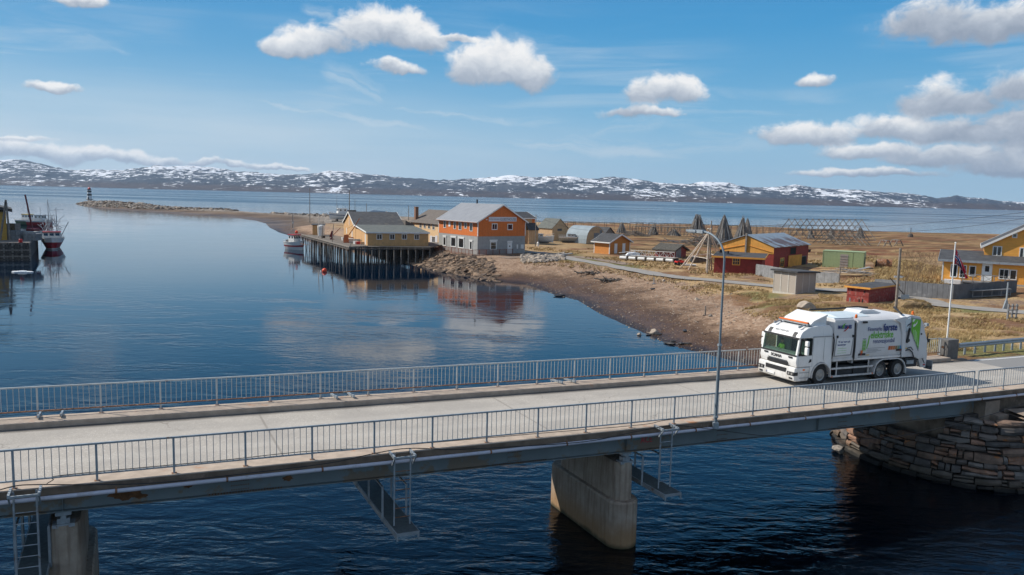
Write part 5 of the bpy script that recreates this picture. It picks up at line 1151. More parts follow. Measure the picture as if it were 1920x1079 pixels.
for s0, s1, t0, t1 in ((39.9, 52, .2, 6.),): wpart(ab, 'packed_core', bbox(s0, s1, t0, t1, 1.4, 3.3), m_woodd)
wpart(ab, 'bearing_wall', bbox(39.45, 41.5, -.15, 5.9, 1.5, 3.02), m_conc)
wpart(ab, 'bearing_wall', bbox(40.9, 42., -.12, 7.6, 3.021, 3.98), m_conc)
wpart(ab, 'concrete_buttress', bbox(41.3, 42.1, -.55, .1, 1.9, 3.35), m_conc)
wpart(ab, 'wing_wall', bbox(42.003, 56, .30, .8, 2., 3.97), m_fascia)
cop = []
for i in range(40):
    l0 = cum[-1]*(.585+.415*i/40); l1 = cum[-1]*(.585+.415*(i+1)/40); cop.append((l0, l1))
mb = MB()
for l0, l1 in cop:
    P_ = [wall_pt(l0, TOPZ, .05), wall_pt(l1, TOPZ, .05), wall_pt(l1, TOPZ, -1.9), wall_pt(l0, TOPZ, -1.9)]
    vs = [p+Vector((0, 0, .005)) for p in P_]+[p+Vector((0, 0, .18)) for p in P_]; mb.add(vs, [(0, 3, 2, 1), (4, 5, 6, 7), (0, 1, 5, 4), (2, 3, 7, 6)])
wpart(ab, 'coping', mb, m_conc)
for t in (.5, 2.9, 5.2):
    c0 = Vector((*B(41.0, t).xy, 3.02)); X = Vector((bu.x, bu.y, 0)); top_ = zd(41)+GB(41)-3.02
    wpart(ab, 'bearing', MB().bar(c0-X*.2, c0+X*.2, .3, .08).bar(c0-X*.1+Vector((0, 0, top_*.5)), c0+X*.1+Vector((0, 0, top_*.5)), .2, max(.05, top_*.9)), m_galv)

# concrete end post, guard rail
eb = thing('end_post', 'dark weathered concrete block closing the bridge railing beside the flagpole', 'post', B(48.6, 7.55, -.2), TH)
m_endp = mat('dark_weathered_concrete', (.13, .125, .12), .92, var=.25, scale=2, dirt=(.30, .19, .12), dscale=.9, dlo=.62)
bevel(MB().prism([(-.5, -.35), (.5, -.35), (.5, .35), (-.5, .35)], 'z', -.4, 1.22).obj('block', m_endp, eb), .03)
MB().box(-1.3, -.7, -.3, .9, -.36, .03).obj('footing', m_conc, eb)
for z_ in (.2, .75): MB().tube((-.62, -.05, z_), (-.5, -.05, z_), .07).obj('pipe_stub', m_rust, eb)
gr_ = thing('guard_rail', 'galvanised guard rail on short posts along the road after the concrete block', 'guard rail', at(1809, 664, 4.1))
gpts = [at(x, y, 4.1) for x, y in ((1796, 665.5), (1809, 664), (1828, 662.2), (1847, 660.4), (1866, 658.4), (1882, 656.8), (1898, 655.4), (1914, 653.8))]
dlt = gpts[-1]-gpts[-2]; gpts += [gpts[-1]+dlt*(i+1) for i in range(8)]
prof = [(-.02, .44), (-.06, .50), (-.02, .56), (-.02, .62), (-.06, .68), (-.02, .74), (.0, .74), (-.0, .62), (-.035, .68), (.0, .56), (-.0, .50), (.0, .44)]
mb = MB(); prof = [(-.015, .42), (-.075, .48), (-.075, .53), (-.015, .585), (-.075, .64), (-.075, .69), (-.015, .75), (.0, .75), (.0, .42)]
for a, c_ in zip(gpts, gpts[1:]):
    d = (c_-a).xy.normalized(); nn_ = Vector((-d.y, d.x, 0)); k = len(prof); vs = [p+nn_*t+Vector((0, 0, z_)) for p in (a, c_) for t, z_ in prof]; mb.add(vs, [(j, (j+1) % k, k+(j+1) % k, k+j) for j in range(k)])
m_guard = mat('guard_rail_steel', (.36, .41, .45), .45, .4, var=.08); wpart(gr_, 'beam', mb, m_guard)
for p in gpts[1:]: wpart(gr_, 'post', MB().bar(p+Vector((.05, .12, -.5)), p+Vector((.05, .12, .62)), .12, .07), m_galv); wpart(gr_, 'spacer', MB().box(p.x-.06, p.y+.02, p.z+.5, p.x+.06, p.y+.1, p.z+.66), m_galv)

# ------------------------------------------------------------------ street lamp on the bridge
lp = B(23.82, -.30, -.32)
lamp = thing('street_lamp', 'tall grey street lamp with curved arm fixed to the outer edge of the bridge', 'street lamp', lp)
m_lampg = mat('blue_grey_lamp_steel', (.19, .235, .27), .45, .3, var=.08)
zt_ = 6.75; wpart(lamp, 'pole', MB().tube(lp, lp+Vector((0, 0, 3.4)), .066, .062, 14).tube(lp+Vector((0, 0, 3.4)), lp+Vector((0, 0, zt_)), .045, .04, 14), m_lampg)
n2v = Vector((bn_.x, bn_.y, 0)); P_ = []
for i in range(13): a = math.pi/2*i/12; P_.append(lp+Vector((0, 0, zt_))+n2v*(1.35*(1-math.cos(a)))+Vector((0, 0, 1.05*math.sin(a))))
wpart(lamp, 'arm', MB().path(P_, .042, 10), m_lampg)
e_ = P_[-1]; wpart(lamp, 'lamp_head', MB().bar(e_-n2v*.05, e_+n2v*.35, .17, .13).bar(e_+n2v*.35+Vector((0, 0, .01)), e_+n2v*.95+Vector((0, 0, .01)), .26, .08), m_galv)
wpart(lamp, 'lens', MB().bar(e_+n2v*.4+Vector((0, 0, -.045)), e_+n2v*.9+Vector((0, 0, -.045)), .2, .03), m_white)
wpart(lamp, 'base_clamp', MB().bar(lp+Vector((0, 0, .05)), lp+Vector((0, 0, .3)), .22, .22).tube(lp+Vector((0, 0, .5)), lp+Vector((0, 0, .56)), .1, n=12).tube(lp+Vector((0, 0, 3.38)), lp+Vector((0, 0, 3.46)), .09, n=12), m_galv)

# ------------------------------------------------------------------ the truck
T = thing('garbage_truck', 'white electric refuse truck with green and blue lettering crossing the bridge', 'truck', B(32.6, 4.22, -.2), TH); T.rotation_euler = (0, .0168, TH)
m_tw = mat('truck_white', (.78, .78, .77), .25, var=.015, coat=.3, dirtlow=(.45, .41, .35)); m_tw2 = mat('truck_body_white', (.66, .66, .66), .4, var=.03, scale=1.2, dirtlow=(.36, .32, .27))
m_tgrey = mat('truck_grey', (.30, .31, .32), .5); m_tdark = mat('truck_chassis', (.028, .03, .033), .7, var=.3); m_tyre = mat('tyre_rubber', (.022, .022, .023), .85, var=.2)
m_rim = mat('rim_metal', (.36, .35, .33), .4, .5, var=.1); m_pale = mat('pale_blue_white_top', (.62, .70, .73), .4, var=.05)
m_blue = mat('lettering_navy', (.02, .05, .20), .5); m_green = mat('lettering_green', (.14, .46, .03), .5); m_redl = mat('logo_red', (.45, .03, .04), .5); m_amber = mat('amber_lens', (.75, .16, .02), .35)
m_tglass, q, b = newmat('cab_glass'); t_ = q.n('ShaderNodeBsdfTransparent'); t_.inputs[0].default_value = (.68, .76, .70, 1); gl_ = q.n('ShaderNodeBsdfGlossy'); gl_.inputs['Roughness'].default_value = .03; gl_.inputs[0].default_value = (.75, .82, .80, 1)
fz = q.n('ShaderNodeFresnel', [1.5]); mx_ = q.n('ShaderNodeMixShader', [q.m('MULTIPLY', q.m('MULTIPLY', fz.outputs[0], 1.1), q.m('SUBTRACT', 1., q.n('ShaderNodeNewGeometry').outputs['Backfacing']), clamp=True), t_.outputs[0], gl_.outputs[0]]); q.t.links.new(mx_.outputs[0], [n_ for n_ in q.t.nodes if n_.type == 'OUTPUT_MATERIAL'][0].inputs[0])
WT_ = 2.5
def tpart(name, mb, m_, parent=None, bv=0., seg=2, **k):
    o = mb.obj(name, m_, parent or T, **k)
    if bv: bevel(o, bv, seg)
    return o
arch = [(1.66+.64*math.cos(a), .5+.66*math.sin(a)) for a in [R(8)+R(164)*i/14 for i in range(15)]]
prof = [(.03, .98), (-.05, 1.22), (-.02, 1.55), (.98, 1.55), (.98, 2.42), (.10, 2.42), (.17, 2.56), (.34, 2.74), (.75, 2.92), (1.55, 3.03), (2.2, 3.0), (2.38, 2.86), (2.4, 2.6), (2.4, .62)]+arch+[(1.0, .40), (.9, .40), (.9, .98)]
mb = MB().prism(prof, 'y', 0, WT_)
mb.v = [(x, 1.25+(y-1.25)*(1 if z < 2.35 else 1-.10*min(1, (z-2.35)/.6)), z) for x, y, z in mb.v]
cab = tpart('cab', mb, m_tw, bv=.035)
tpart('cab_interior', MB().box(.955, .1, 1.56, .975, 2.4, 2.40), m_tdark, cab)
tpart('dashboard', MB().prism([(.03, 1.551), (.42, 1.551), (.36, 1.68), (.06, 1.62)], 'y', .08, 2.42), m_tgrey, cab)
for y in (.02, 2.38): tpart('door_pillar', MB().prism([(-.015, 1.552), (.07, 1.552), (.19, 2.418), (.105, 2.418)], 'y', y, y+.10), m_tw, cab)
for y in (.4, 1.5): tpart('seat', MB().box(.72, y-.22, 1.56, .86, y+.28, 2.2), m_tgrey, cab)
tpart('windscreen', MB().prism([(-.022, 1.56), (-.012, 1.56), (.094, 2.41), (.084, 2.41)], 'y', .12, 2.38), m_tglass)
tpart('windscreen_seal', MB().prism([(-.034, 1.50), (-.01, 1.50), (-.002, 1.585), (-.026, 1.585)], 'y', .03, 2.47).prism([(.07, 2.36), (.09, 2.36), (.10, 2.45), (.08, 2.45)], 'y', .05, 2.45), m_black)
for y in (.014, 2.474): tpart('side_window', MB().prism([(.20, 1.62), (.93, 1.62), (.93, 2.38), (.24, 2.38)], 'y', y, y+.012), m_tglass)
tpart('window_frame', MB().prism([(.14, 1.56), (.97, 1.56), (.97, 1.62), (.15, 1.62)], 'y', -.012, .03).prism([(.90, 1.62), (.97, 1.62), (.97, 2.40), (.90, 2.40)], 'y', -.012, .03).prism([(.12, 1.62), (.20, 1.62), (.26, 2.4), (.2, 2.4)], 'y', -.012, .012), m_black)
tpart('roof_side_cover', MB().prism([(1.0, 2.45), (2.38, 2.45), (2.38, 2.5), (1.0, 2.5)], 'y', -.004, .01), m_tgrey)
mb = MB().prism([(-.10, .30), (-.14, .62), (-.08, .965), (.88, .965), (.88, .40), (.80, .26), (.0, .26)], 'y', -.01, WT_+.01); bmp = tpart('bumper', mb, m_tw, bv=.05)
for z0, z1, y0, y1, nm in ((1.01, 1.16, .56, 1.94, 'grille_slot'), (.66, .86, .56, 1.94, 'grille_slot')): tpart(nm, MB().box(-.155 if z0 < 1 else -.075, y0, z0, -.02, y1, z1), m_black)
tpart('grille_lip', MB().box(-.085, .6, 1.20, -.03, 1.9, 1.225), m_black)
for y0, y1 in ((-.02, .46), (2.04, 2.52)):
    hl = tpart('headlight', MB().box(-.16, y0, .56, .12, y1, .74), m_black, bv=.02)
    for k in (.14, .34): yy_ = y0+k; tpart('lamp', MB().tube((-.175, yy_, .65), (-.158, yy_, .65), .06, n=12), m_rim, hl)
    tpart('fog_lamp', MB().box(-.135, y0+.12, .38, -.10, y0+.34, .46), m_black)
tpart('number_plate', MB().box(-.152, 1.32, .40, -.13, 1.86, .52), m_white); tpart('plate_band', MB().box(-.155, 1.80, .405, -.153, 1.855, .515), m_blue)
def ttext(name, txt, size, m_, x0, x1, z, y, parent=None, face='side', ext=.003, shear=0., bold=0.):
    c_ = bpy.data.curves.new('t', 'FONT'); c_.body = txt; c_.size = size; c_.extrude = ext; c_.offset = bold; c_.resolution_u = 3; c_.shear = shear
    o = bpy.data.objects.new('t', c_); COL.objects.link(o); dg = bpy.context.evaluated_depsgraph_get(); me_ = bpy.data.meshes.new_from_object(o.evaluated_get(dg)); bpy.data.objects.remove(o)
    xs = [v.co.x for v in me_.vertices]; k = (abs(x1-x0))/(max(xs)-min(xs)); mn = min(xs)
    for v in me_.vertices: v.co.x = (v.co.x-mn)*k
    me_.materials.clear(); me_.materials.append(m_); o = link(name, me_, parent or T)
    if face == 'side': o.location = (x0, y, z); o.rotation_euler = (R(90), 0, 0)
    else: o.location = (y, x0, z); o.rotation_euler = (R(90), 0, R(-90))
    return o
ttext('maker_lettering', 'SCANIA', .20, m_black, 1.72, .98, 1.31, -.062, cab, 'front', bold=.006)
o = ttext('roof_lettering', 'MASTERNES', .15, m_tgrey, 1.82, .88, 2.60, .16, cab, 'front', bold=.002); o.rotation_euler = (R(48), 0, R(-90)); o.location = (.20, 1.82, 2.61)
for y in (.32, 2.0):
    tpart('roof_lamp', MB().prism([(.10, 2.47), (.17, 2.585), (.26, 2.69), (.22, 2.52)], 'y', y, y+.22), m_black); tpart('corner_mark', MB().box(-.075, y-.05, 1.40, -.03, y+.2, 1.47), m_black)
    tpart('horn', MB().tube((.45, y+.1, 2.92), (.85, y+.1, 3.06), .05, .03).tube((.4, y+.1, 2.88), (.42, y+.1, 3.0), .05), m_galv)
lb = tpart('light_bar', MB().box(.80, .28, 3.10, .94, 2.22, 3.17), m_amber, bv=.015); tpart('light_bar_base', MB().box(.79, .25, 3.03, .95, 2.25, 3.095).box(.82, .3, 2.85, .9, .4, 3.04).box(.82, 2.1, 2.85, .9, 2.2, 3.04), m_tgrey, lb)
mb = MB().prism([(.96, 3.0), (1.25, 3.24), (2.08, 3.56), (2.14, 3.50), (1.6, 3.2), (1.3, 3.0)], 'y', .28, 2.22); mb.v = [(x, y if z < 3.3 else 1.25+(y-1.25)*1.06, z) for x, y, z in mb.v]; tpart('roof_deflector', mb, m_tw, bv=.02)
for y in (.3, 2.12): tpart('deflector_fin', MB().prism([(1.1, 2.98), (2.12, 3.52), (2.12, 3.0)], 'y', y, y+.08), m_tw)
# doors, handles
for y0, y1 in ((-.006, .01), (2.49, 2.506)):
    dr = tpart('door_seam', MB().box(1.02, y0, .98, 1.035, y1, 2.44).box(.10, y0, .97, 1.035, y1, .985).box(1.78, y0, 1.2, 1.79, y1, 2.5).box(.095, y0, .98, .105, y1, 1.55), m_tgrey)
    tpart('door_handle', MB().prism([(.78, 1.18), (.96, 1.22), (.96, 1.36), (.86, 1.36)], 'y', y0-.01, y1+.01), m_black)
tpart('side_step', MB().box(.2, -.02, .42, .86, .02, .46).box(.2, -.02, .68, .86, .02, .72), m_tgrey); tpart('side_marker', MB().box(.42, -.02, .80, .56, -.002, .88), m_amber)
for sy, y0 in ((-1, -.02), (1, 2.52)):
    mr_ = tpart('mirror', MB().box(.28, min(y0+sy*.12, y0+sy*.34), 1.62, .42, max(y0+sy*.12, y0+sy*.34), 2.02).box(.28, min(y0+sy*.12, y0+sy*.34), 2.06, .42, max(y0+sy*.12, y0+sy*.34), 2.34), m_tw, bv=.05, seg=3)
    tpart('mirror_arm', MB().bar((.3, y0, 1.58), (.35, y0+sy*.24, 1.62), .06).bar((.25, y0, 2.42), (.35, y0+sy*.24, 2.34), .06), m_black, mr_); tpart('mirror_glass', MB().box(.422, min(y0+sy*.14, y0+sy*.32), 1.66, .428, max(y0+sy*.14, y0+sy*.32), 2.3), m_black, mr_)
# wheel arch trims
def arc_band(cx_, cz_, r0, r1, a0, a1, y0, y1, n=20):
    pts = [(cx_+r1*math.cos(a0+(a1-a0)*i/n), cz_+r1*math.sin(a0+(a1-a0)*i/n)) for i in range(n+1)]+[(cx_+r0*math.cos(a1-(a1-a0)*i/n), cz_+r0*math.sin(a1-(a1-a0)*i/n)) for i in range(n+1)]
    return MB().prism(pts, 'y', y0, y1)
for y0, y1 in ((-.05, .08), (2.42, 2.55)): tpart('wheel_arch', arc_band(1.68, .48, .62, .665, R(-10), R(188), y0, y1), m_tw2)
# wheels
def wheel(x, side, dual=False, chrome=False, sunk=0.):
    y = .03 if side < 0 else WT_-.03; sg_ = -1 if side < 0 else 1; r_ = .505
    wh = bpy.data.objects.new('wheel', None); COL.objects.link(wh); wh.parent = T; wh.location = (x, y, r_+.005)
    wd_ = .56 if dual else .30; yi = -sg_*wd_
    pr = [(r_*.60, 0), (r_*.93, 0), (r_, .04), (r_, wd_*.5-.01), (r_*.97, wd_*.5), (r_, wd_*.5+.01), (r_, wd_-.04), (r_*.93, wd_), (r_*.60, wd_)]
    mb = MB(); n = 28; vs = [(rr*math.cos(2*math.pi*i/n), -sg_*yy_, rr*math.sin(2*math.pi*i/n)) for rr, yy_ in pr for i in range(n)]; k = len(pr)
    mb.add(vs, [(j*n+i, j*n+(i+1) % n, ((j+1) % k)*n+(i+1) % n, ((j+1) % k)*n+i) for j in range(k) for i in range(n)]); mb.obj('tyre', m_tyre, wh)
    dish = .10 if dual else .03; pr = [(r_*.61, .01), (r_*.56, .02), (r_*.50, dish), (r_*.30, dish+(.05 if dual else -.02)), (r_*.24, dish+(.0 if dual else -.06)), (.001, dish+(.0 if dual else -.06))]
    vs = [(rr*math.cos(2*math.pi*i/n), -sg_*yy_, rr*math.sin(2*math.pi*i/n)) for rr, yy_ in pr for i in range(n)]; mb = MB().add(vs, [(j*n+i, j*n+(i+1) % n, (j+1)*n+(i+1) % n, (j+1)*n+i) for j in range(len(pr)-1) for i in range(n)]); rm = mb.obj('rim', m_rim, wh)
    mb = MB()
    for i in range(10): a = 2*math.pi*i/10; c0 = (r_*.41*math.cos(a), -sg_*(dish-.01), r_*.41*math.sin(a)); mb.tube(c0, (c0[0], c0[1]-sg_*-.03 if dual else c0[1]+sg_*.02, c0[2]), .03, n=6)
    mb.obj('wheel_bolts', m_tgrey, wh)['kind'] = 'stuff'
for sd in (-1, 1): wheel(1.68, sd); wheel(6.0, sd, True); wheel(7.36, sd)
# chassis
tpart('chassis_rail', MB().box(2.4, .82, .66, 9.0, .94, .95), m_tdark); tpart('chassis_rail', MB().box(2.4, 1.56, .66, 9.0, 1.68, .95), m_tdark)
for x in (1.68, 6., 7.36): tpart('axle', MB().tube((x, .3, .5), (x, 2.2, .5), .09).box(x-.14, 1.1, .35, x+.14, 1.4, .65), m_tdark)
for x0, x1, m_ in ((2.95, 4.05, m_tdark), (4.15, 5.15, m_tgrey)):
    for y0 in (.14, 1.86): tpart('battery_box', MB().box(x0, y0, .30, x1, y0+.5, .88), m_tdark, bv=.02)
tpart('air_tank', MB().tube((2.45, .5, .62), (2.85, .5, .62), .14, n=14), m_tdark); tpart('red_coupling', MB().box(2.5, .1, .70, 2.7, .16, .80), m_redl)
for y in (-.0, 2.46):
    for z_ in (.78, .38): tpart('side_guard', MB().box(2.42, y, z_-.045, 5.42, y+.04, z_+.045), m_tw2)
    for x in (2.80, 5.1): tpart('guard_post', MB().box(x, y+.041, .36, x+.05, y+.09, 1.12), m_tw2)
tpart('side_marker', MB().box(5.36, -.012, .36, 5.42, -.002, .44).box(2.44, -.012, .34, 2.52, -.002, .40), m_amber)
tpart('subframe', MB().box(2.45, .3, 1.0, 8.4, 2.2, 1.2), m_tdark)
def arch_path(y0, y1):
    top = [(5.46, .34), (5.50, .62), (5.62, .88), (5.84, 1.06), (6.1, 1.13), (7.2, 1.13), (7.52, 1.06), (7.78, .86), (7.92, .6), (7.98, .25)]
    inn = [(7.92, .25), (7.86, .58), (7.72, .82), (7.48, 1.0), (7.2, 1.07), (6.1, 1.07), (5.86, 1.0), (5.68, .84), (5.56, .6), (5.52, .34)]
    return MB().prism(top+inn, 'y', y0, y1)
tpart('rear_mudguard', arch_path(-.03, .45), m_tw2); tpart('rear_mudguard', arch_path(2.05, 2.53), m_tw2); tpart('mud_flap', MB().box(7.93, .02, .18, 7.96, .5, .9), m_black)
# front module
pr = [(.08, 1.17), (.0, 1.36), (-.03, 2.42), (.03, 3.26), (.12, 3.34), (2.38, 3.34), (2.47, 3.26), (2.53, 2.42), (2.5, 1.36), (2.42, 1.17)]
fm = tpart('front_module', MB().prism(pr, 'x', 2.44, 3.82), m_tw2, bv=.02)
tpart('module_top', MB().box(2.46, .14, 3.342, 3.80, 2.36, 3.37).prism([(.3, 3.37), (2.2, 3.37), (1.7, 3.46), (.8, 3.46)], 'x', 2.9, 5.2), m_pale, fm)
def slab(pts, y0, y1): return MB().prism(pts, 'y', y0, y1)
tpart('module_door', slab([(2.52, 1.46), (3.62, 1.49), (3.72, 2.36), (2.60, 2.36)], -.045, -.004), m_tw, fm, bv=.01)
tpart('door_edge', slab([(2.49, 1.42), (3.65, 1.45), (3.66, 1.48), (2.50, 1.455)], -.05, .0).prism([(3.64, 1.46), (3.68, 1.46), (3.77, 2.38), (3.73, 2.38)], 'y', -.05, .0).prism([(2.48, 1.44), (2.51, 1.44), (2.59, 2.38), (2.56, 2.38)], 'y', -.05, .0), m_tgrey, fm)
for x in (2.56, 3.66): tpart('rubber_stop', MB().box(x, -.08, 2.38, x+.08, -.02, 2.50), m_black, fm)
tpart('hose', MB().path([(2.42, .05, 1.3), (2.42, -.02, 1.8), (2.44, .0, 2.3), (2.42, .1, 2.6)], .035, 6), m_black)
tpart('lower_rail', slab([(2.44, 1.16), (3.86, 1.18), (3.86, 1.30), (2.44, 1.30)], -.02, .1), m_tw2, fm)
tpart('gap_frame', MB().box(3.825, .02, 1.0, 3.925, 2.48, 3.22), m_tgrey); tpart('gap_conduit', MB().path([(3.87, -.02, 1.2), (3.90, -.04, 1.9), (3.84, -.03, 2.5), (3.86, .02, 3.1)], .04, 6), m_black)
# compactor body
pr = [(.14, 1.16), (.0, 1.30), (-.05, 1.6), (-.06, 2.3), (-.01, 3.02), (.04, 3.20), (.30, 3.36), (1.25, 3.46), (2.20, 3.36), (2.46, 3.20), (2.51, 3.02), (2.56, 2.3), (2.55, 1.6), (2.5, 1.30), (2.36, 1.16)]
bd = tpart('body', MB().prism(pr, 'x', 3.93, 7.42), m_tw2, bv=.03)
tpart('top_rail', MB().box(3.95, .0, 3.12, 7.2, .06, 3.22), m_tw, bd); tpart('front_rib', MB().prism([(3.93, 1.2), (4.12, 1.2), (4.22, 1.7), (4.24, 2.2), (4.08, 3.2), (3.93, 3.2)], 'y', -.075, -.01), m_tw2, bd)
tpart('bottom_rail', MB().box(3.95, -.03, 1.16, 7.6, .06, 1.27), m_tw, bd)
for x, z_, w_ in ((4.35, 3.08, .28), (4.15, 1.40, .5), (7.0, 1.52, .5)): tpart('marker_lamp', MB().box(x, -.10, z_, x+w_, -.03, z_+.10), m_black, bd)
tpart('marker_lens', MB().box(4.28, -.105, 1.42, 4.36, -.101, 1.48).box(7.2, -.105, 1.54, 7.28, -.101, 1.6), m_redl, bd)
tpart('beacon', MB().lathe([(.06, 3.34), (.07, 3.40), (.06, 3.50), (.02, 3.54)], (4.0, .12), 12), m_amber)
tpart('beacon', MB().lathe([(.06, 3.38), (.07, 3.44), (.06, 3.54), (.02, 3.58)], (8.5, .3), 12), m_amber)
tpart('roof_rail', MB().path([(2.9, 2.2, 3.50), (4.8, 2.1, 3.55), (6.2, 2.0, 3.62), (6.9, 1.9, 3.58)], .05, 6), m_black)
tpart('roof_hatch', MB().prism([(5.0, 3.40), (5.3, 3.60), (6.2, 3.60), (6.8, 3.42)], 'y', .9, 1.9), m_tw2, bd)
tpart('rear_rib', MB().prism([(6.6, 3.24), (7.42, 3.36), (7.62, 3.30), (7.55, 2.6), (7.60, 1.7), (7.72, 1.16), (7.40, 1.16), (7.34, 1.7), (7.28, 2.5), (7.1, 3.0)], 'y', -.13, -.052), m_tw2, bd, bv=.02)
tpart('rib_plate', MB().prism([(7.44, 3.2), (7.60, 3.16), (7.52, 2.7), (7.47, 2.5)], 'y', -.15, -.131), m_pale, bd)  # pale plate standing proud of the rear rib
# tailgate
tg_ = tpart('tailgate', MB().prism([(7.50, 1.12), (7.60, 1.7), (7.56, 2.6), (7.64, 3.30), (8.05, 3.40), (8.72, 3.30), (9.02, 2.98), (9.26, 2.4), (9.50, 1.95), (9.54, 1.3), (9.30, .98), (8.9, .95), (8.5, 1.12)], 'y', .0, 2.5), m_tw2, bv=.04)
tpart('green_panel_edge', slab([(8.02, 3.28), (8.80, 3.16), (8.80, 1.40), (8.03, 2.58)], -.022, -.003), m_tgrey, tg_)
gp_ = tpart('green_panel', slab([(8.07, 3.22), (8.76, 3.11), (8.76, 1.54), (8.08, 2.56)], -.034, -.024), m_green, tg_)
sw = [(8.20, 2.75), (8.34, 2.80), (8.48, 2.95), (8.50, 3.10), (8.44, 3.0), (8.36, 2.92), (8.24, 2.90), (8.30, 2.98), (8.16, 2.86)]
tpart('panel_logo', slab(sw, -.040, -.035).prism([(8.12, 3.02), (8.24, 3.08), (8.30, 3.18), (8.16, 3.19), (8.10, 3.12)], 'y', -.04, -.035), m_white, tg_)
for i, (x, z0, z1) in enumerate(((8.22, 2.05, 2.62), (8.34, 1.95, 2.60), (8.45, 2.0, 2.50), (8.56, 1.72, 2.0))): tpart('panel_print', slab([(x, z1), (x+.045, z1), (x+.16, z0), (x+.115, z0)], -.040, -.035), mat('print_pale_green', (.45, .70, .35), .5), tg_)
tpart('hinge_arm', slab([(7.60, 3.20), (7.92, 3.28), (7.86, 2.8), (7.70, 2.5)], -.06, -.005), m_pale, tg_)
tpart('cylinder', MB().tube((7.86, -.09, 2.72), (7.74, -.09, 1.92), .055, n=10), m_tdark, tg_); tpart('cylinder_rod', MB().tube((7.86, -.09, 2.72), (7.92, -.09, 3.0), .03, n=8), m_galv, tg_)
tpart('hydraulic_hose', MB().path([(7.74, -.05, 1.5), (8.0, -.07, 1.55), (8.25, -.07, 1.4), (8.42, -.05, 1.14)], .03, 6).path([(7.82, -.05, 1.6), (8.1, -.07, 1.68), (8.3, -.07, 1.5)], .022, 6).path([(7.65, -.05, 2.8), (7.8, -.08, 2.92), (8.0, -.06, 3.0)], .022, 6), m_black, tg_)
tpart('pivot', MB().tube((7.86, -.10, 2.05), (7.86, -.0, 2.05), .09, n=10).tube((8.93, -.03, 2.35), (8.93, 0, 2.35), .05, n=10), m_black, tg_)
tpart('rear_frame', MB().box(7.98, .1, .55, 8.9, .5, 1.05).box(7.98, 2.0, .55, 8.9, 2.4, 1.05), m_tdark); tpart('tail_lights', MB().box(8.05, .05, .72, 8.6, .1, .92), m_galv)
lf = tpart('bin_lift', MB().prism([(9.0, .95), (9.2, .5), (9.62, .45), (9.68, 1.25), (9.50, 1.32), (9.42, .95)], 'y', .08, .2).prism([(9.0, .95), (9.2, .5), (9.62, .45), (9.68, 1.25), (9.50, 1.32), (9.42, .95)], 'y', 2.3, 2.42), m_tw2)
tpart('lift_arm', MB().bar((8.9, .14, 1.2), (9.3, .14, .5), .09).bar((9.2, .1, 1.1), (9.5, .1, .7), .06).bar((9.3, .3, .8), (9.3, 2.2, .8), .14).bar((9.55, .2, 1.1), (9.55, 2.3, 1.1), .12), m_tdark, lf)
tpart('lift_comb', MB().box(9.56, .3, .7, 9.66, 2.2, 1.3).box(9.6, .3, 1.31, 9.7, 2.2, 1.36), m_tgrey, lf)
tpart('red_coupling', MB().box(9.4, .06, .58, 9.55, .12, .66), m_redl, lf)
st2 = tpart('step_board', MB().box(9.72, .0, .44, 10.05, .55, .48).bar((9.1, .2, .55), (9.85, .2, .46), .06).box(9.72, 1.95, .44, 10.05, 2.5, .48), m_tdark); tpart('step_guard', MB().box(10.05, .0, .30, 10.09, .5, .80).box(10.03, 0, .3, 10.06, .04, .82), m_tgrey, st2)
tpart('camera_arm', MB().tube((9.1, .3, 2.75), (9.5, .2, 2.82), .025).tube((9.2, .2, 2.5), (9.46, .15, 2.75), .03), m_galv); tpart('work_lamp', MB().box(9.42, .08, 2.74, 9.60, .26, 2.90), m_galv); tpart('rear_lamp', MB().box(9.52, .0, 1.85, 9.68, .2, 2.05).tube((9.6, .1, 2.05), (9.62, .1, 2.35), .03), m_black)
tpart('roof_tube', MB().tube((7.6, .3, 3.44), (8.5, 1.5, 3.62), .05), m_black)
# lettering and marks on the near side
ys_ = -.066
ttext('lettering', 'Finnmarks', .30, m_blue, 4.74, 5.78, 2.66, ys_, bd, bold=.0); ttext('lettering', 'første', .52, m_blue, 5.87, 6.92, 2.64, ys_, bd, bold=.012)
ttext('lettering', 'elektriske', .52, m_green, 4.96, 6.66, 2.27, ys_, bd, bold=.008); ttext('lettering', 'renovasjonsbil', .34, m_blue, 5.18, 6.78, 2.0, ys_, bd, bold=.0)
for i in range(7): tpart('battery_bar', MB().box(4.44, -.068, 1.66+i*.075, 4.64, -.064, 1.66+i*.075+.05), m_green, bd)
tpart('battery_outline', MB().box(4.41, -.067, 1.63, 4.425, -.063, 2.22).box(4.655, -.067, 1.63, 4.67, -.063, 2.22).box(4.41, -.067, 1.61, 4.67, -.063, 1.625).box(4.46, -.067, 2.19, 4.62, -.063, 2.23), m_green, bd)
tpart('tick_mark', slab([(4.72, 1.75), (4.76, 1.72), (4.86, 2.0), (4.92, 2.42), (4.85, 2.42), (4.78, 2.05)], -.067, -.063), m_green, bd); tpart('blue_dash', MB().box(4.40, -.067, 2.26, 4.66, -.063, 2.28), m_blue, bd)
for i, (z_, x1) in enumerate(((1.74, 6.1), (1.66, 5.6), (1.60, 5.85), (1.53, 5.5))): tpart('small_print', MB().box(4.75, -.066, z_, x1, -.063, z_+.02), m_tgrey, bd)
for i, c_ in enumerate(((.55, .12, .03), (.60, .16, .04), (.55, .20, .07), (.30, .20, .10), (.20, .33, .25), (.03, .25, .50))):
    x = 6.36+i*.175; tpart('colour_square', slab([(x, 1.60), (x+.15, 1.60), (x+.18, 1.80), (x+.03, 1.80)], -.067, -.063), mat('print_colour_%s' % 'abcdef'[i], c_, .5), bd)
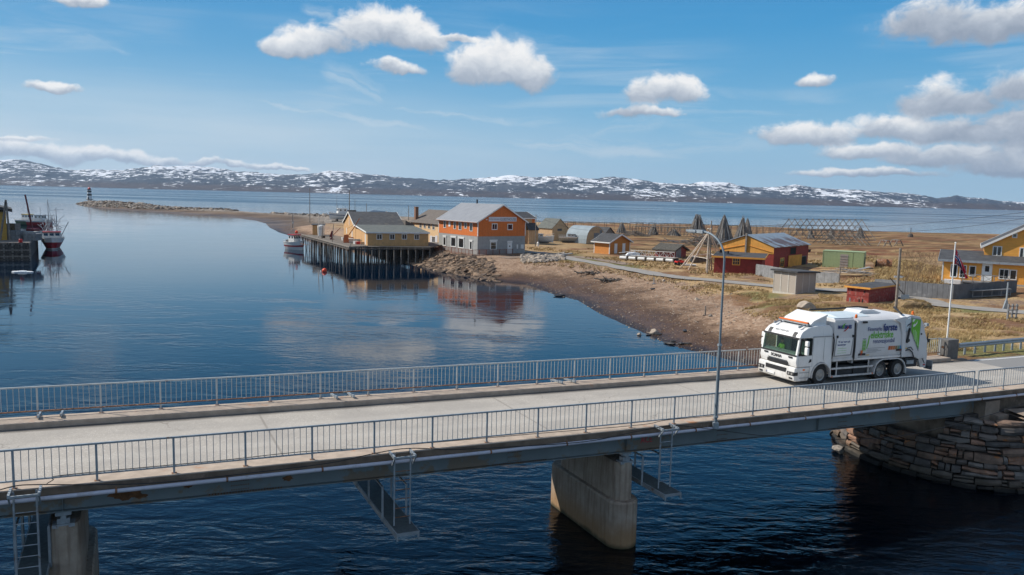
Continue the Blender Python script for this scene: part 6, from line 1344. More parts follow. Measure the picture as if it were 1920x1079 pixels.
tpart('orange_label', MB().box(4.32, -.082, 1.50, 4.46, -.078, 1.66), m_amber, bd); tpart('yellow_label', MB().box(4.75, -.067, 1.38, 4.98, -.063, 1.42).box(7.6, -.135, 1.62, 7.72, -.131, 1.67), mat('yellow_print', (.7, .42, .03), .5), bd)
ttext('logo_lettering', 'MASTERNES', .24, m_blue, 2.62, 3.58, 2.84, -.022, fm, bold=.012)
tpart('logo_tick', slab([(2.92, 2.86), (2.98, 2.86), (3.04, 3.02), (3.16, 3.12), (3.02, 3.08), (2.94, 3.0)], -.032, -.02), m_green, fm); tpart('logo_swoosh', slab([(3.0, 2.70), (3.12, 2.70), (3.34, 2.86), (3.30, 2.98), (3.24, 2.84)], -.036, -.024), m_redl, fm)
ttext('small_lettering', 'Vi tar vare på', .14, m_blue, 2.68, 3.52, 2.12, -.047, fm, bold=.003); ttext('small_lettering', 'løsninger', .14, m_blue, 2.66, 3.25, 1.97, -.047, fm, bold=.003)
for i in range(3): tpart('green_print', MB().box(2.7-i*.02, -.048, 1.82-i*.12, 3.3, -.046, 1.835-i*.12), m_green, fm)

# ------------------------------------------------------------------ a seated person behind the windscreen
def skin_person(name, label, verts, edges, radii, mats, Mx, hair=None):
    me_ = bpy.data.meshes.new(name); me_.from_pydata(verts, edges, []); o = bpy.data.objects.new(name, me_); COL.objects.link(o)
    sk = o.modifiers.new('skin', 'SKIN'); 
    for i, r_ in enumerate(radii): me_.skin_vertices[0].data[i].radius = (r_, r_*.85)
    me_.skin_vertices[0].data[0].use_root = True
    ss = o.modifiers.new('sub', 'SUBSURF'); ss.levels = 2; ss.render_levels = 2
    dg = bpy.context.evaluated_depsgraph_get(); m2 = bpy.data.meshes.new_from_object(o.evaluated_get(dg)); bpy.data.objects.remove(o)
    for m_ in mats: m2.materials.append(m_)
    for p in m2.polygons:
        p.use_smooth = True; c_ = p.center; p.material_index = 1 if (c_.z > .60 or (c_.x < -.34 and c_.z < .40 and c_.z > .05 and abs(c_.y) < .3)) else (2 if c_.z < .08 else 0)
    o = bpy.data.objects.new(name, m2); COL.objects.link(o); o.matrix_world = Mx; return tag(o, label, 'person')
m_hivis = mat('hi_vis_cloth', (.20, .42, .02), .7); m_skin = mat('skin', (.55, .33, .24), .55); m_trous = mat('dark_trousers', (.03, .035, .05), .8); m_hair = mat('brown_hair', (.06, .04, .025), .8)
V_ = [(0, 0, 0), (0, 0, .22), (-.02, 0, .45), (-.03, 0, .56), (-.05, 0, .66), (-.06, 0, .80),
      (-.03, .20, .46), (-.12, .25, .24), (-.36, .20, .24), (-.44, .18, .27), (-.03, -.20, .46), (-.12, -.25, .24), (-.36, -.20, .24), (-.44, -.18, .27),
      (-.04, .10, -.02), (-.42, .14, 0.02), (-.42, .14, -.35), (-.04, -.10, -.02), (-.42, -.14, .02), (-.42, -.14, -.35)]
E_ = [(0, 1), (1, 2), (2, 3), (3, 4), (4, 5), (2, 6), (6, 7), (7, 8), (8, 9), (2, 10), (10, 11), (11, 12), (12, 13), (0, 14), (14, 15), (15, 16), (0, 17), (17, 18), (18, 19)]
R_ = [.15, .15, .15, .07, .09, .085, .07, .05, .04, .035, .07, .05, .04, .035, .09, .07, .05, .09, .07, .05]
TM = Matrix.LocRotScale(T.location, T.rotation_euler, None)
pe = skin_person('person', 'person in a bright green hi-vis jacket sitting in the truck cab behind the windscreen', V_, E_, R_, [m_hivis, m_skin, m_trous], TM @ Matrix.Translation((.60, 1.62, 1.46)) @ Matrix.Scale(.82, 4))
hair_ = MB().lathe([(.001, .0), (.07, .01), (.098, .05), (.09, .10), (.05, .135), (.001, .145)], (-.045, 0), 12).obj('hair', m_hair, pe); hair_.location = (0, 0, .765)
# ------------------------------------------------------------------ boats
def boat(name, label, P, ang, L, Bm, bands, cabin, group='fishing boats', keel=-.6, sheer=1.):
    """hull lofted from stations, bow towards +x; bands: list of (z, material) from keel upward"""
    root = thing(name, label, 'boat', P, ang, group); mats = []; rows = [b_[0] for b_ in bands]; ns = 15; vs = []; nr = len(rows)
    for i in range(ns):
        t = i/(ns-1); x = -L/2+L*t; wd = Bm/2*(min(1, .80+.8*t) if t < .4 else math.sqrt(max(0, 1-((t-.4)/.62)**2.3))) if t < .999 else .02
        for side in (-1, 1):
            for j, z_ in enumerate(rows):
                f_ = (z_-rows[0])/(rows[-1]-rows[0]); zz = z_+sheer*.35*max(0, t-.35)**2*(f_**2)*3; ww = wd*(f_**.45*(.93+.07*f_)) if j else wd*.1; vs.append((x+(f_*.5-.3)*L*.07*(t > .6)*(t-.6)*2.5, side*ww, zz))
    mb = MB(); mb.v = vs
    for i in range(ns-1):
        for sd in (0, 1):
            for j in range(nr-1):
                a = (i*2+sd)*nr+j; c_ = ((i+1)*2+sd)*nr+j; mb.f.append((a, c_, c_+1, a+1)); mb.mi.append(j)
        a = i*2*nr+nr-1; c_ = (i+1)*2*nr+nr-1; mb.f.append((a, c_, c_+nr, a+nr)); mb.mi.append(nr-1)
    for j in range(nr-1): mb.f.append((j, nr+j, nr+j+1, j+1)); mb.mi.append(j)
    mb.obj('hull', [b_[1] for b_ in bands[:-1]]+[m_wood], root, smooth=False); zg = rows[-1]
    rl = MB()
    for i in range(ns-1):
        for sd in (0, 1):
            a = vs[(i*2+sd)*nr+nr-1]; c_ = vs[((i+1)*2+sd)*nr+nr-1]; rl.bar((a[0], a[1], a[2]+.02), (c_[0], c_[1], c_[2]+.02), .08, .1); rl.bar((a[0], a[1]*.96, a[2]+.5), (c_[0], c_[1]*.96, c_[2]+.5), .035); rl.bar((a[0], a[1]*.96, a[2]), (a[0], a[1]*.96, a[2]+.5), .035)
    rl.obj('bulwark_rail', bands[-2][1], root)
    cx0, cx1, cw, chh, cm, rm_ = cabin
    wc = MB().prism([(cx0, zg), (cx1+.25, zg), (cx1, zg+chh), (cx0, zg+chh)], 'y', -cw/2, cw/2).obj('wheelhouse', cm, root)
    MB().prism([(cx0-.15, zg+chh), (cx1+.25, zg+chh), (cx1+.2, zg+chh+.18), (cx0-.15, zg+chh+.18)], 'y', -cw/2-.12, cw/2+.12).obj('wheelhouse_roof', rm_, root)
    nw = 3
    for i in range(nw):
        y = -cw/2+cw*(i+.5)/nw; MB().prism([(cx1+.012+.25*(1-.55), zg+chh*.55), (cx1+.03+.25*(1-.55), zg+chh*.55), (cx1+.05, zg+chh*.9), (cx1+.03, zg+chh*.9)], 'y', y-cw/nw*.36, y+cw/nw*.36).obj('window', m_glass, root)
    for sd in (-1, 1):
        for i in range(2): x = cx0+(cx1-cx0)*(i+.5)/2; MB().box(x-.28, sd*cw/2-.012 if sd < 0 else cw/2+.002, zg+chh*.55, x+.28, -cw/2-.002 if sd < 0 else cw/2+.012, zg+chh*.85).obj('window', m_glass, root)
    return root, zg
m_hullw = mat('hull_white', (.74, .74, .72), .4, var=.05); m_hullr = mat('hull_red', (.33, .02, .03), .45, var=.12); m_anti = mat('antifouling_white', (.58, .58, .55), .6)
# the boat at the wharf
P = at(553, 468.5, 0); bt, zg = boat('fishing_boat', 'small red striped white fishing boat moored at the end of the timber wharf', P, R(-38), 5.9, 2.7, [(-.6, m_anti), (.0, m_hullw), (.62, m_hullw), (.66, m_hullr), (.98, m_hullr), (1.02, m_hullw), (1.75, m_hullw)], (-1.2, .7, 1.8, 1.6, m_hullw, mat('wheelhouse_red', (.40, .03, .03), .5)))
MB().tube((-.6, 0, zg+1.9), (-.6, 0, zg+6.4), .05, .03).tube((-.6, -.5, zg+4.9), (-.6, .5, zg+4.9), .02).tube((-2.3, .2, zg), (-2.3, .2, zg+4.2), .03, .02).box(-.75, -.12, zg+4.3, -.45, .12, zg+4.6).box(-.68, -.5, zg+2.6, -.52, .5, zg+2.72).obj('mast', m_galv, bt)
MB().lathe([(.05, 0), (.28, .1), (.36, .35), (.25, .6), (.05, .7)], n=12).obj('buoy', mat('buoy_orange_red', (.8, .07, .02), .5), bt).location = (.9, -.2, zg+2.0)
MB().box(-2.4, -.8, zg-.1, -1.6, .8, zg+.5).obj('deck_bin', m_tdark, bt)
mooring = MB().path([P+Vector((1.9, -2.6, 1.6)), P+Vector((3.5, -3.2, 1.3)), at(592, 452, 2.2)], .04, 5).obj('mooring_rope', mat('orange_rope', (.55, .18, .05), .8)); tag(mooring, 'orange mooring rope from the small boat to the wharf piles', 'rope')
# boat pulled up on land
P = gp(639, 415, .9); b2, zg = boat('fishing_boat', 'white boat with dark stripe standing on the shore beyond the wharf', P, R(-150), 9., 3.2, [(-.3, m_hullw), (.5, m_hullw), (1.2, m_hullw), (1.25, m_blueb), (1.45, m_blueb), (1.5, m_hullw), (2.0, m_hullw)], (-2.2, 1.2, 2.2, 1.9, m_hullw, m_hullw))
MB().tube((1.6, 0, zg+1.8), (1.6, 0, zg+8.), .06, .03).tube((-.8, 0, zg+1.8), (-.8, 0, zg+3.6), .04).tube((-1.8, 0, zg+1.8), (-1.8, 0, zg+3.), .05).obj('mast', m_wood, b2)
MB().box(-3., -1.6, -1.1, -2.7, 1.6, .0).box(1.5, -1.6, -1.1, 1.8, 1.6, .0).box(-3.4, -1.2, -1.2, 3.2, -.9, -.8).box(-3.4, .9, -1.2, 3.2, 1.2, -.8).obj('cradle', m_woodd, b2)
# fishing boat at the left quay, seen bow on
P = at(99, 465.5, 0); b3, zg = boat('fishing_boat', 'larger fishing boat with crimson lower hull and crowded masts at the quay', P, R(-62), 11., 4.5, [(-.8, m_hullr), (.0, m_anti), (.20, m_anti), (.25, m_hullr), (1.25, m_hullr), (1.3, m_hullw), (2.0, m_hullw)], (.6, 3.0, 3.2, 1.5, m_hullw, m_hullr))
mb = MB(); random.seed(31)
mb.tube((0, -.6, zg), (0, -.6, zg+8.4), .11, .06).tube((-2.2, .8, zg), (-2.2, .8, zg+6.6), .10, .05).tube((0, -.6, zg+7), (4., -.2, zg+1.8), .03).tube((0, -.6, zg+8), (-4.6, .2, zg+1), .03).bar((0, -1.6, zg+5.), (0, .6, zg+5.), .08).bar((-2.2, -.4, zg+6.), (-2.2, 2.2, zg+6.2), .06)
mb.obj('mast', m_galv, b3)
mb = MB()
for i in range(120): x = random.uniform(-4.4, 2.); y = random.uniform(-1.9, 1.9); z_ = zg+random.uniform(.2, 4); mb.bar((x, y, z_), (x+random.uniform(-1.6, 1.6), y+random.uniform(-1.2, 1.2), z_+random.uniform(-.6, 1.8)), .06)
mb.obj('rigging', m_galv, b3)['kind'] = 'stuff'
MB().bar((2.6, 1.4, zg), (3.6, 3.2, zg+3.8), .1).tube((3.6, 3.2, zg+3.8), (3.5, 3.2, zg+1.0), .015).obj('derrick', m_galv, b3); MB().box(-4.4, -1.5, zg, -2.6, 1.5, zg+1.5).obj('deck_shelter', mat('pale_blue_tarp', (.35, .50, .60), .7), b3)
# quay at the left frame edge with its yellow building
ZQ = 3.2
q0 = at(-60, 455.5, ZQ); q1 = at(56, 455, ZQ); q2 = at(75, 436, ZQ); q3 = at(-60, 430, ZQ)
qr = thing('quay', 'old timber and concrete quay at the yellow building across the harbour', 'quay', q1)
wpart(qr, 'deck', MB().prism([(p.x, p.y) for p in (q0, q1, q2, q3)], 'z', ZQ-.4, ZQ), m_wood)
wpart(qr, 'face', MB().prism([(p.x+(.3 if k in (0, 3) else -.5), p.y+(.4 if k < 2 else 0)) for k, p in enumerate((q0, q1, q2, q3))], 'z', -5, ZQ-.41), m_woodd)
for i in range(22):
    p = q0.lerp(q1, i/21); wpart(qr, 'pile', MB().tube((p.x, p.y-.05, -4), (p.x+random.uniform(-.1, .1), p.y-.05, ZQ-.1), .16, n=6), m_woodd if i % 3 else m_wood)
for i in range(5): a = q0+Vector((0, -.2, -.8-i*.55)); c_ = q1+Vector((0, -.2, -.8-i*.55)); wpart(qr, 'waling_beam', MB().bar(a, c_, .12, .26), m_wood if i % 2 else m_woodd)
e_ = at(13.5, 450.5, ZQ); A = e_-Vector((math.cos(R(33)), math.sin(R(33)), 0))*9; yb = Bd('quay_building', 'yellow boarded building with dark roof on the quay at the picture edge', 'building', A, 33, w=9., d=14.)
ztop = ht(e_, 398); yb.part('wall', MB().box(0, 0, -.3, yb.w, yb.d, ztop), mat('quay_yellow_boards', (.55, .32, .06), .7, boards=.2, var=.1)); yb.part('roof', MB().prism([(-8, ztop+4.), (yb.w+1.0, ztop+.0), (yb.w+1.0, ztop+.55), (-8, ztop+4.6)], 'y', -.8, yb.d+.8), m_rooffelt)
wl = at(13, 451, ZQ)
for i, (dx, h_, ln, nm) in enumerate(((-.6, 7.4, 1.4, 'leaning grey derrick leg in front of the yellow quay building'), (1.2, 7.0, -.4, 'upright dark post at the corner of the yellow quay building'))):
    tag(MB().bar((wl.x+dx, wl.y-1, ZQ), (wl.x+dx+ln, wl.y-1, ZQ+h_), .28, .2).obj('derrick_post', m_wood), nm, 'post', 'posts by the quay building')
p = at(62, 447, ZQ); cq = thing('quay_crane', 'slim dark red crane jib leaning over the quay beside the bow of the larger boat', 'crane', p); m_dr = mat('dark_red_paint', (.16, .02, .025), .5)
MB().box(-.8, -.8, 0, .8, .8, 1.8).obj('base', m_dr, cq); MB().bar((0, 0, 1.5), (-1.15, 0, 8.3), .22, .2).obj('jib', m_dr, cq)
random.seed(4)
for px, py, w_, h_, m_, lb in ((31, 450, 2.6, 1.7, m_grey, 'stack of grey crates beside the yellow quay building'), (44, 448, 3.4, 1.3, m_wtrim, 'row of white fish tubs on the quay'), (55, 450, 3.0, 1.6, m_render, 'long pale grey container with rounded top on the quay'), (62, 451, 2.4, 1.3, m_grey, 'grey crate next to the foot of the red jib'), (24, 444, 2.2, 2.6, m_wood, 'tall brown crate stack behind the yellow quay building'), (39, 455, .6, .5, m_redp, 'little red drum on the quay edge')):
    p = at(px, py, ZQ); bx = MB()
    if w_ > 1: [bx.box(-w_/2+i*w_/3+.03, -.9, j*h_/2+.02, -w_/2+(i+1)*w_/3-.03, .9, (j+1)*h_/2-.03) for i in range(3) for j in range(2)]
    else: bx.lathe([(.28, 0), (.3, .05), (.3, .55), (.26, .6)], n=12)
    o = bx.obj('crate_stack' if w_ > 1 else 'drum', m_); o.location = p; tag(o, lb, 'crates' if w_ > 1 else 'drum'); 
    if w_ > 1: o['kind'] = 'thing'
for px, py, m1, lb, an_ in ((53, 426, mat('boat_green', (.06, .13, .07), .5), 'small boat with green hull and yellow wheelhouse behind the quay crates', R(-20)), (77, 428, m_hullr, 'small boat with red hull and grey wheelhouse behind the larger boat', R(-10))):
    P = at(px, py+8, 0); P = Vector((P.x*1.15, P.y*1.15, 0)); b4, zg = boat('fishing_boat', lb, P, an_, 9., 3.2, [(-.4, m1), (.3, m1), (1.2, m1), (1.3, m_hullw), (1.7, m_hullw)], (-1.5, 1.2, 2., 1.8, m_hullw, mat('boat_yellow', (.6, .42, .08), .5) if 'green' in lb else m_galv)); MB().tube((0, 0, zg+1.8), (0, 0, zg+4.5), .06).obj('mast', m_galv, b4)
# ice floe and buoy
ic = at(43, 511, 0); tag(MB().prism([(-1.5, -.4), (-.9, -.75), (.4, -.6), (1.6, -.3), (1.5, .25), (.3, .5), (-.8, .4), (-1.6, .1)], 'z', -.02, .16).prism([(-.6, -.3), (.5, -.3), (.6, .1), (-.4, .2)], 'z', .161, .26).obj('ice_floe', mat('ice_white', (.80, .82, .84), .6)), 'flat white ice floe drifting off the quay', 'ice floe').location = ic
bu_ = at(608.5, 510, 0); o = MB().lathe([(.05, -.2), (.34, -.05), (.42, .2), (.32, .48), (.08, .60)], n=14).obj('mooring_buoy', mat('buoy_orange_red', (.8, .07, .02), .5), smooth=True); o.location = bu_; tag(o, 'orange red mooring buoy floating in front of the wharf', 'buoy'); o2 = MB().lathe([(.1, -.05), (.14, .08), (.05, .2)], n=8).obj('float', m_white, o); o2.location = (-.62, 0, 0)
# lighthouse on the breakwater end
P = gp(168, 374.5); hL = ht(P, 352.5); lh = thing('lighthouse', 'white lighthouse with two black bands and red lantern on the breakwater tip', 'lighthouse', P)
r0, r1 = 2.3, 1.6; f = lambda k: r0+(r1-r0)*k
MB().lathe([(3.4, -1.5), (3.4, .4), (3.0, .4)], n=20).obj('base', m_conc, lh)
mb = MB(); zz = [0, .30, .44, .58, .72, .80]
for i in range(5): mb.cur = i % 2; mb.lathe([(f(zz[i]), .4+zz[i]*hL+(.01 if i else 0)), (f(zz[i+1]), .4+zz[i+1]*hL)], n=20)
mb.obj('tower', [m_white, m_black], lh); MB().lathe([(2.2, .4+.80*hL+.01), (2.2, .4+.83*hL)], n=20).obj('gallery', m_black, lh); MB().lathe([(1.3, .4+.83*hL+.01), (1.35, .4+.93*hL), (.9, .4+.97*hL), (.15, .4+1.02*hL)], n=20).obj('lantern', m_redp, lh); MB().box(-.5, -2.6, .4, .5, -2.1, 2.2).obj('door', m_black, lh)
# ------------------------------------------------------------------ posts of the harbour shore
for px, pt_, pb, r_, lb in ((581, 353, 418, .16, 'tall slender pole standing alone on the shore behind the boat'), (655, 357, 411, .22, 'thick tall pole with box at its foot behind the wharf gable'), (665.5, 374, 409, .1, 'thin pole just past the boxed pole'), (687, 382, 406, .16, 'short dark pole behind the blue roof edge'), (766, 386, 414, .16, 'pole with a thick cap beside the brick chimney'), (548.5, 400, 428, .12, 'brown stake pole behind the moored boat'), (633.5, 385, 410, .08, 'thin mast pole beside the beached boat'), (1003.5, 403, 463, .1, 'slim brown pole just outside the guesthouse shadow corner')):
    P = gp(px, pb); h_ = ht(P, pt_); o = MB().tube((0, 0, -.3), (0, 0, h_), r_, r_*.7, 8).obj('pole', m_wood if r_ > .09 else m_woodd); o.location = P; tag(o, lb, 'pole', 'poles along the shore')
P = gp(655.5, 409); o = MB().box(-2.4, -2, 0, 2.4, 2, 3.2).box(-2.5, -2.1, 3.2, 2.5, 2.1, 3.35).prism([(-5, 0), (-3.2, 1.2), (-2.4, 0)], 'y', -1.5, 1.5).obj('shore_hut', m_woodd); o.location = P; tag(o, 'small dark block hut around the foot of the tall boxed pole', 'hut')
# ------------------------------------------------------------------ poles stacked as cones, drying racks
pole_me = []
def cone_stack(px, pyt, pyb, wpx, label, n=46, top='point', seed=1, mats_=None):
    P = gp(px, pyb); h_ = ht(P, pyt); sc = FPX/P.y; rb = wpx/sc/2*1.45; root = thing('pole_stack', label, 'pole stack', P, 0, 'pole cones on the drying ground'); rng = random.Random(seed)
    for i in range(n):
        a = 2*math.pi*i/n+rng.uniform(-.1, .1); rr = rb*rng.uniform(.78, 1.02); hh = h_*rng.uniform(.84, 1.02); p0 = Vector((rr*math.cos(a), rr*math.sin(a), -.1)); tx = rb*(.12 if top == 'point' else .30)*rng.uniform(.3, 1); p1 = Vector((tx*math.cos(a+rng.uniform(-.8, .8)), tx*math.sin(a), hh))
        if top == 'point' and i % 9 == 0: p1 = p1+(p1-p0)*.10
        MB().tube(p0, p1, .11, .07, 5, False).obj('pole', (mats_ or [m_wood, m_grey, m_wood])[rng.randrange(3)], root)
    MB().lathe([(rb*.86, 0), (rb*.45, h_*.45), (rb*.1, h_*.85)], n=12).obj('inner_poles', m_woodd, root)['kind'] = 'stuff'
    return root
cone_stack(1307, 402.5, 438, 25, 'broad brown cone of stacked poles, first of the three big cones past the lamp arm', 50, 'blunt', 1)
cone_stack(1356, 405, 451.5, 27, 'pointed cone of stacked poles with crossed tips behind the lamp arm', 52, 'point', 2)
cone_stack(1391, 409, 449, 24, 'pale grey twin cone of stacked poles behind the ochre gable', 46, 'point', 3)
cone_stack(1400, 411, 447, 18, 'darker half of the twin cone, beside the ochre gable ridge', 34, 'point', 4)
for px, pt_, pb, w_, lb in ((1165, 417, 437, 15, 'low dark heap of upright poles left over beyond the orange shed'), (1225, 422, 440, 14, 'little cone of poles between the racks beyond the dock'), (1263, 430, 442, 20, 'squat fan of pale poles among the racks'), (1520, 430, 447, 11, 'small cone of poles under the start of the A frames'), (1558, 428, 448, 10, 'small cone of poles under the middle of the A frames'), (1612, 427, 447, 13, 'small cone of poles under the last A frame')):
    cone_stack(px, pt_, pb, w_, lb, 22, 'blunt', int(px))
def rack(P0, P1, h_, npost, label, dbl=True, diag=True, seed=0, name='drying_rack'):
    rng = random.Random(seed); root = thing(name, label, 'drying rack', P0, 0, 'fish drying racks'); d = (P1-P0); nrm = Vector((-d.y, d.x, 0)).normalized()*2.2
    ends = [0, 1] if dbl else [0]
    for k in ends:
        o_ = nrm*k
        mb = MB(); n = npost
        for i in range(n): a = P0.lerp(P1, i/n)+o_; c_ = P0.lerp(P1, (i+1)/n)+o_; mb.bar(a+Vector((0, 0, h_+rng.uniform(-.12, .12))), c_+Vector((0, 0, h_+rng.uniform(-.12, .12))), .16)
        wpart(root, 'top_pole', mb, m_wood)
        for i in range(n+1):
            a = P0.lerp(P1, i/n)+o_; a.z = gz(a.x, a.y); wpart(root, 'upright', MB().bar(a-Vector((0, 0, .2)), Vector((a.x, a.y, P0.z+h_)), .13), m_woodd if rng.random() < .4 else m_wood)
            if diag and i < n and rng.random() < .5: c_ = P0.lerp(P1, (i+.6)/n)+o_; wpart(root, 'brace', MB().bar(a, Vector((c_.x, c_.y, P0.z+h_)), .09), m_wood)
    mb = MB()
    for i in range(npost*2): a = P0.lerp(P1, (i+.3)/(npost*2)); mb.bar(a-nrm*.2+Vector((0, 0, h_+.12)), a+nrm*1.2+Vector((0, 0, h_+.12)), .08)
    wpart(root, 'cross_poles', mb, m_wood)['kind'] = 'stuff'; return root
def G(px, py): return gp(px, py)
rack(G(1004, 428.), G(1180, 432), ht(G(1090, 430), 417.), 12, 'long low drying rack against the fjord behind shed and quonset hut', seed=1)
rack(G(1182, 433), G(1335, 437), ht(G(1260, 435), 420.), 13, 'drying rack between the heap of upright poles and the first big cone', seed=2)
rack(G(1335, 438), G(1480, 440), ht(G(1400, 439), 424.), 12, 'drying rack passing behind the twin cone', seed=3)
rack(G(1190, 441), G(1300, 443), ht(G(1250, 442), 426.), 9, 'nearer short rack in front of the squat fan of poles', seed=4)
rack(G(1482, 441), G(1600, 444), ht(G(1540, 443), 431.), 10, 'low rack showing through the A frames', seed=5)
def aframes(pL, pR, apy, n, label, half, seed, rails=3, fd=None):
    rng = random.Random(seed); P0, P1 = G(*pL), G(*pR); root = thing('a_frame_rack', label, 'drying rack', P0, 0, 'fish drying racks'); d = (P1-P0); u_ = d.normalized(); fdv = Vector(fd or (.55, -.83, 0)).normalized()
    h0 = ht(P0, apy[0]); h1 = ht(P1, apy[1]); L0 = []; 
    for i in range(n):
        c_ = P0.lerp(P1, i/(n-1)); h_ = h0+(h1-h0)*i/(n-1); ap = c_+Vector((0, 0, h_)); a = c_+fdv*half; b_ = c_-fdv*half; a.z = gz(a.x, a.y)-.1; b_.z = gz(b_.x, b_.y)-.1; L0.append((ap, a, b_))
        for e in (a, b_): wpart(root, 'leg', MB().bar(e, ap+(ap-e)*.03, .15), m_wood if rng.random() < .6 else m_woodd)
    for k in range(rails+1):
        for sd in ((1, 2) if k else (1,)):
            t = [0, .30, .55, .8][k]; mb = MB()
            for i in range(n-1): a = L0[i][0].lerp(L0[i][sd], t); c_ = L0[i+1][0].lerp(L0[i+1][sd], t); mb.bar(a, c_, .12)
            a = L0[0][0].lerp(L0[0][sd], t); c_ = L0[-1][0].lerp(L0[-1][sd], t); mb.bar(a, a-u_*2.2, .12); mb.bar(c_, c_+u_*2.2, .12)
            wpart(root, 'rail_pole', mb, m_wood)
    return root
aframes((1477, 447), (1613, 450), (411.5, 412.5), 13, 'tall row of thirteen A frames standing up against the fjord', 5.2, 1)
aframes((1545, 458), (1610, 460), (436, 438), 8, 'lower weathered row of A frames on the heath in front of the tall row', 3.6, 2)
# ------------------------------------------------------------------ tripod of pale poles by the annexe
P = G(1328, 510); hT = ht(P, 434); tr_ = thing('tent_of_poles', 'open tent frame of pale leaning poles beside the red annexe', 'frame', P)
apx = Vector((-.2, 0, hT))
for (px, py, m_) in ((1274, 503, m_woodp), (1283, 498, m_woodp), (1290, 506, m_woodp), (1324, 510, m_woodp), (1326, 513, m_wood), (1335, 508, m_wood), (1352, 500, m_woodp), (1362, 498, m_woodp)):
    e = G(px, py); wpart(tr_, 'pole', MB().tube(e-Vector((0, 0, .2)), P+apx+(P+apx-e)*.07, .10, .08, 6), m_)
ring = [G(x, y) for x, y in ((1283, 503), (1326, 512), (1357, 503), (1330, 495), (1283, 503))]; ring = [P+apx+(r_-P-apx)*.66 for r_ in ring]
for a, c_ in zip(ring, ring[1:]): wpart(tr_, 'ring_pole', MB().tube(a, c_, .05, .05, 6), m_woodp)
o = MB().tube((0, 0, -.2), (0, 0, hT+1.6), .11, .09, 8).obj('post', m_wood); o.location = P+Vector((.4, 1.2, 0)); tag(o, 'thick brown post rising behind the pale pole frame', 'post')
# ------------------------------------------------------------------ pontoon dock ashore
P0 = G(1160, 487); P1 = G(1264, 493); dk = thing('floating_dock', 'floating dock ashore on white cylinders with a white lattice handrail', 'dock', P0); d = (P1-P0); u_ = d.normalized(); nn_ = Vector((-u_.y, u_.x, 0)); zu = Vector((0, 0, 1))
wpart(dk, 'deck', MB().bar(P0+zu*.72+nn_*1.2, P1+zu*.72+nn_*1.2, 2.4, .14), m_wood)
for i in range(6):
    c_ = P0.lerp(P1, (i+.5)/6); wpart(dk, 'float', MB().tube(c_-u_*.65+zu*.36, c_+u_*.65+zu*.36, .30, n=14), m_wtrim); wpart(dk, 'float', MB().tube(c_-u_*.8+zu*.36+nn_*2.2, c_+u_*.8+zu*.36+nn_*2.2, .30, n=14), m_woodd)
    if i: e = P0.lerp(P1, i/6); wpart(dk, 'cross_beam', MB().bar(e+zu*.45, e+zu*.45+nn_*2.4, .2, .4), m_woodd)
ra, rb_ = P0+u_*2.4+zu*.8, P1+zu*.8
wpart(dk, 'hand_rail', MB().bar(ra+zu*1.05, rb_+zu*1.05, .09), m_wtrim); wpart(dk, 'lower_rail', MB().bar(ra+zu*.1, rb_+zu*.1, .09), m_wtrim)
for i in range(13):
    a = ra.lerp(rb_, i/12); wpart(dk, 'rail_post', MB().bar(a, a+zu*1.05, .05), m_wtrim)
    if i < 12: c_ = ra.lerp(rb_, (i+1)/12); wpart(dk, 'brace', MB().bar(a+zu*(1.0 if i % 2 else .1), c_+zu*(.1 if i % 2 else 1.0), .04), m_wtrim)
e = P0+zu*1.0; wpart(dk, 'gangway_rail', MB().bar(P0+zu*1.25, P0+u_*3+zu*1.75, .08), m_wtrim)
c_ = P0.lerp(P1, .22)+zu*.8+nn_*1.2; tv = MB(); 
tag(MB().prism([(-1.4, 0), (1.3, 0), (1.1, .42), (.2, .62), (-1.0, .45)], 'y', -.7, .7).obj('tarpaulin_bundle', mat('white_tarpaulin', (.70, .74, .80), .5)), 'white tarpaulin bundle lying on the floating dock', 'bundle').location = c_
# red quad bike
P = G(1276, 498); qb = thing('quad_bike', 'red quad bike parked at the end of the floating dock', 'quad bike', P, R(20))
for x in (-.62, .62):
    for y in (-.45, .45): MB().tube((x, y-.12, .3), (x, y+.12, .3), .3, n=14).obj('wheel', m_black, qb)
MB().prism([(-.95, .6), (-.7, .82), (-.3, .75), (0, .85), (.5, .8), (.95, .65), (.9, .5), (-.9, .48)], 'y', -.5, .5).obj('body', m_redp, qb); MB().box(-.35, -.18, .86, .2, .18, .98).obj('seat', m_black, qb); MB().bar((.45, -.4, 1.1), (.45, .4, 1.1), .05).bar((.5, 0, .8), (.45, 0, 1.1), .06).obj('handlebar', m_black, qb); MB().box(-.95, -.45, .84, -.45, .45, .88).obj('rack', m_black, qb)
for px, py, lb, m_, s_ in ((1300, 492, 'white and grey box trailer behind the pale pole frame', m_galv, (1.2, 1.0, .9)), (1311, 493, 'long dark crate next to the grey box trailer', m_woodd, (2.6, 1.2, .9)), (1294, 499, 'low white pallet lying in the grass by the pole frame', m_wtrim, (1.9, .8, .22))):
    P = G(px, py); bx = MB().box(-s_[0]/2, -s_[1]/2, .05, s_[0]/2, s_[1]/2, s_[2]); bx.box(-s_[0]/2-.05, -s_[1]/2-.05, s_[2], s_[0]/2+.05, s_[1]/2+.05, s_[2]+.06); o = bx.obj('crate', m_); o.location = P; o.rotation_euler = (0, 0, R(-15)); tag(o, lb, 'crate')
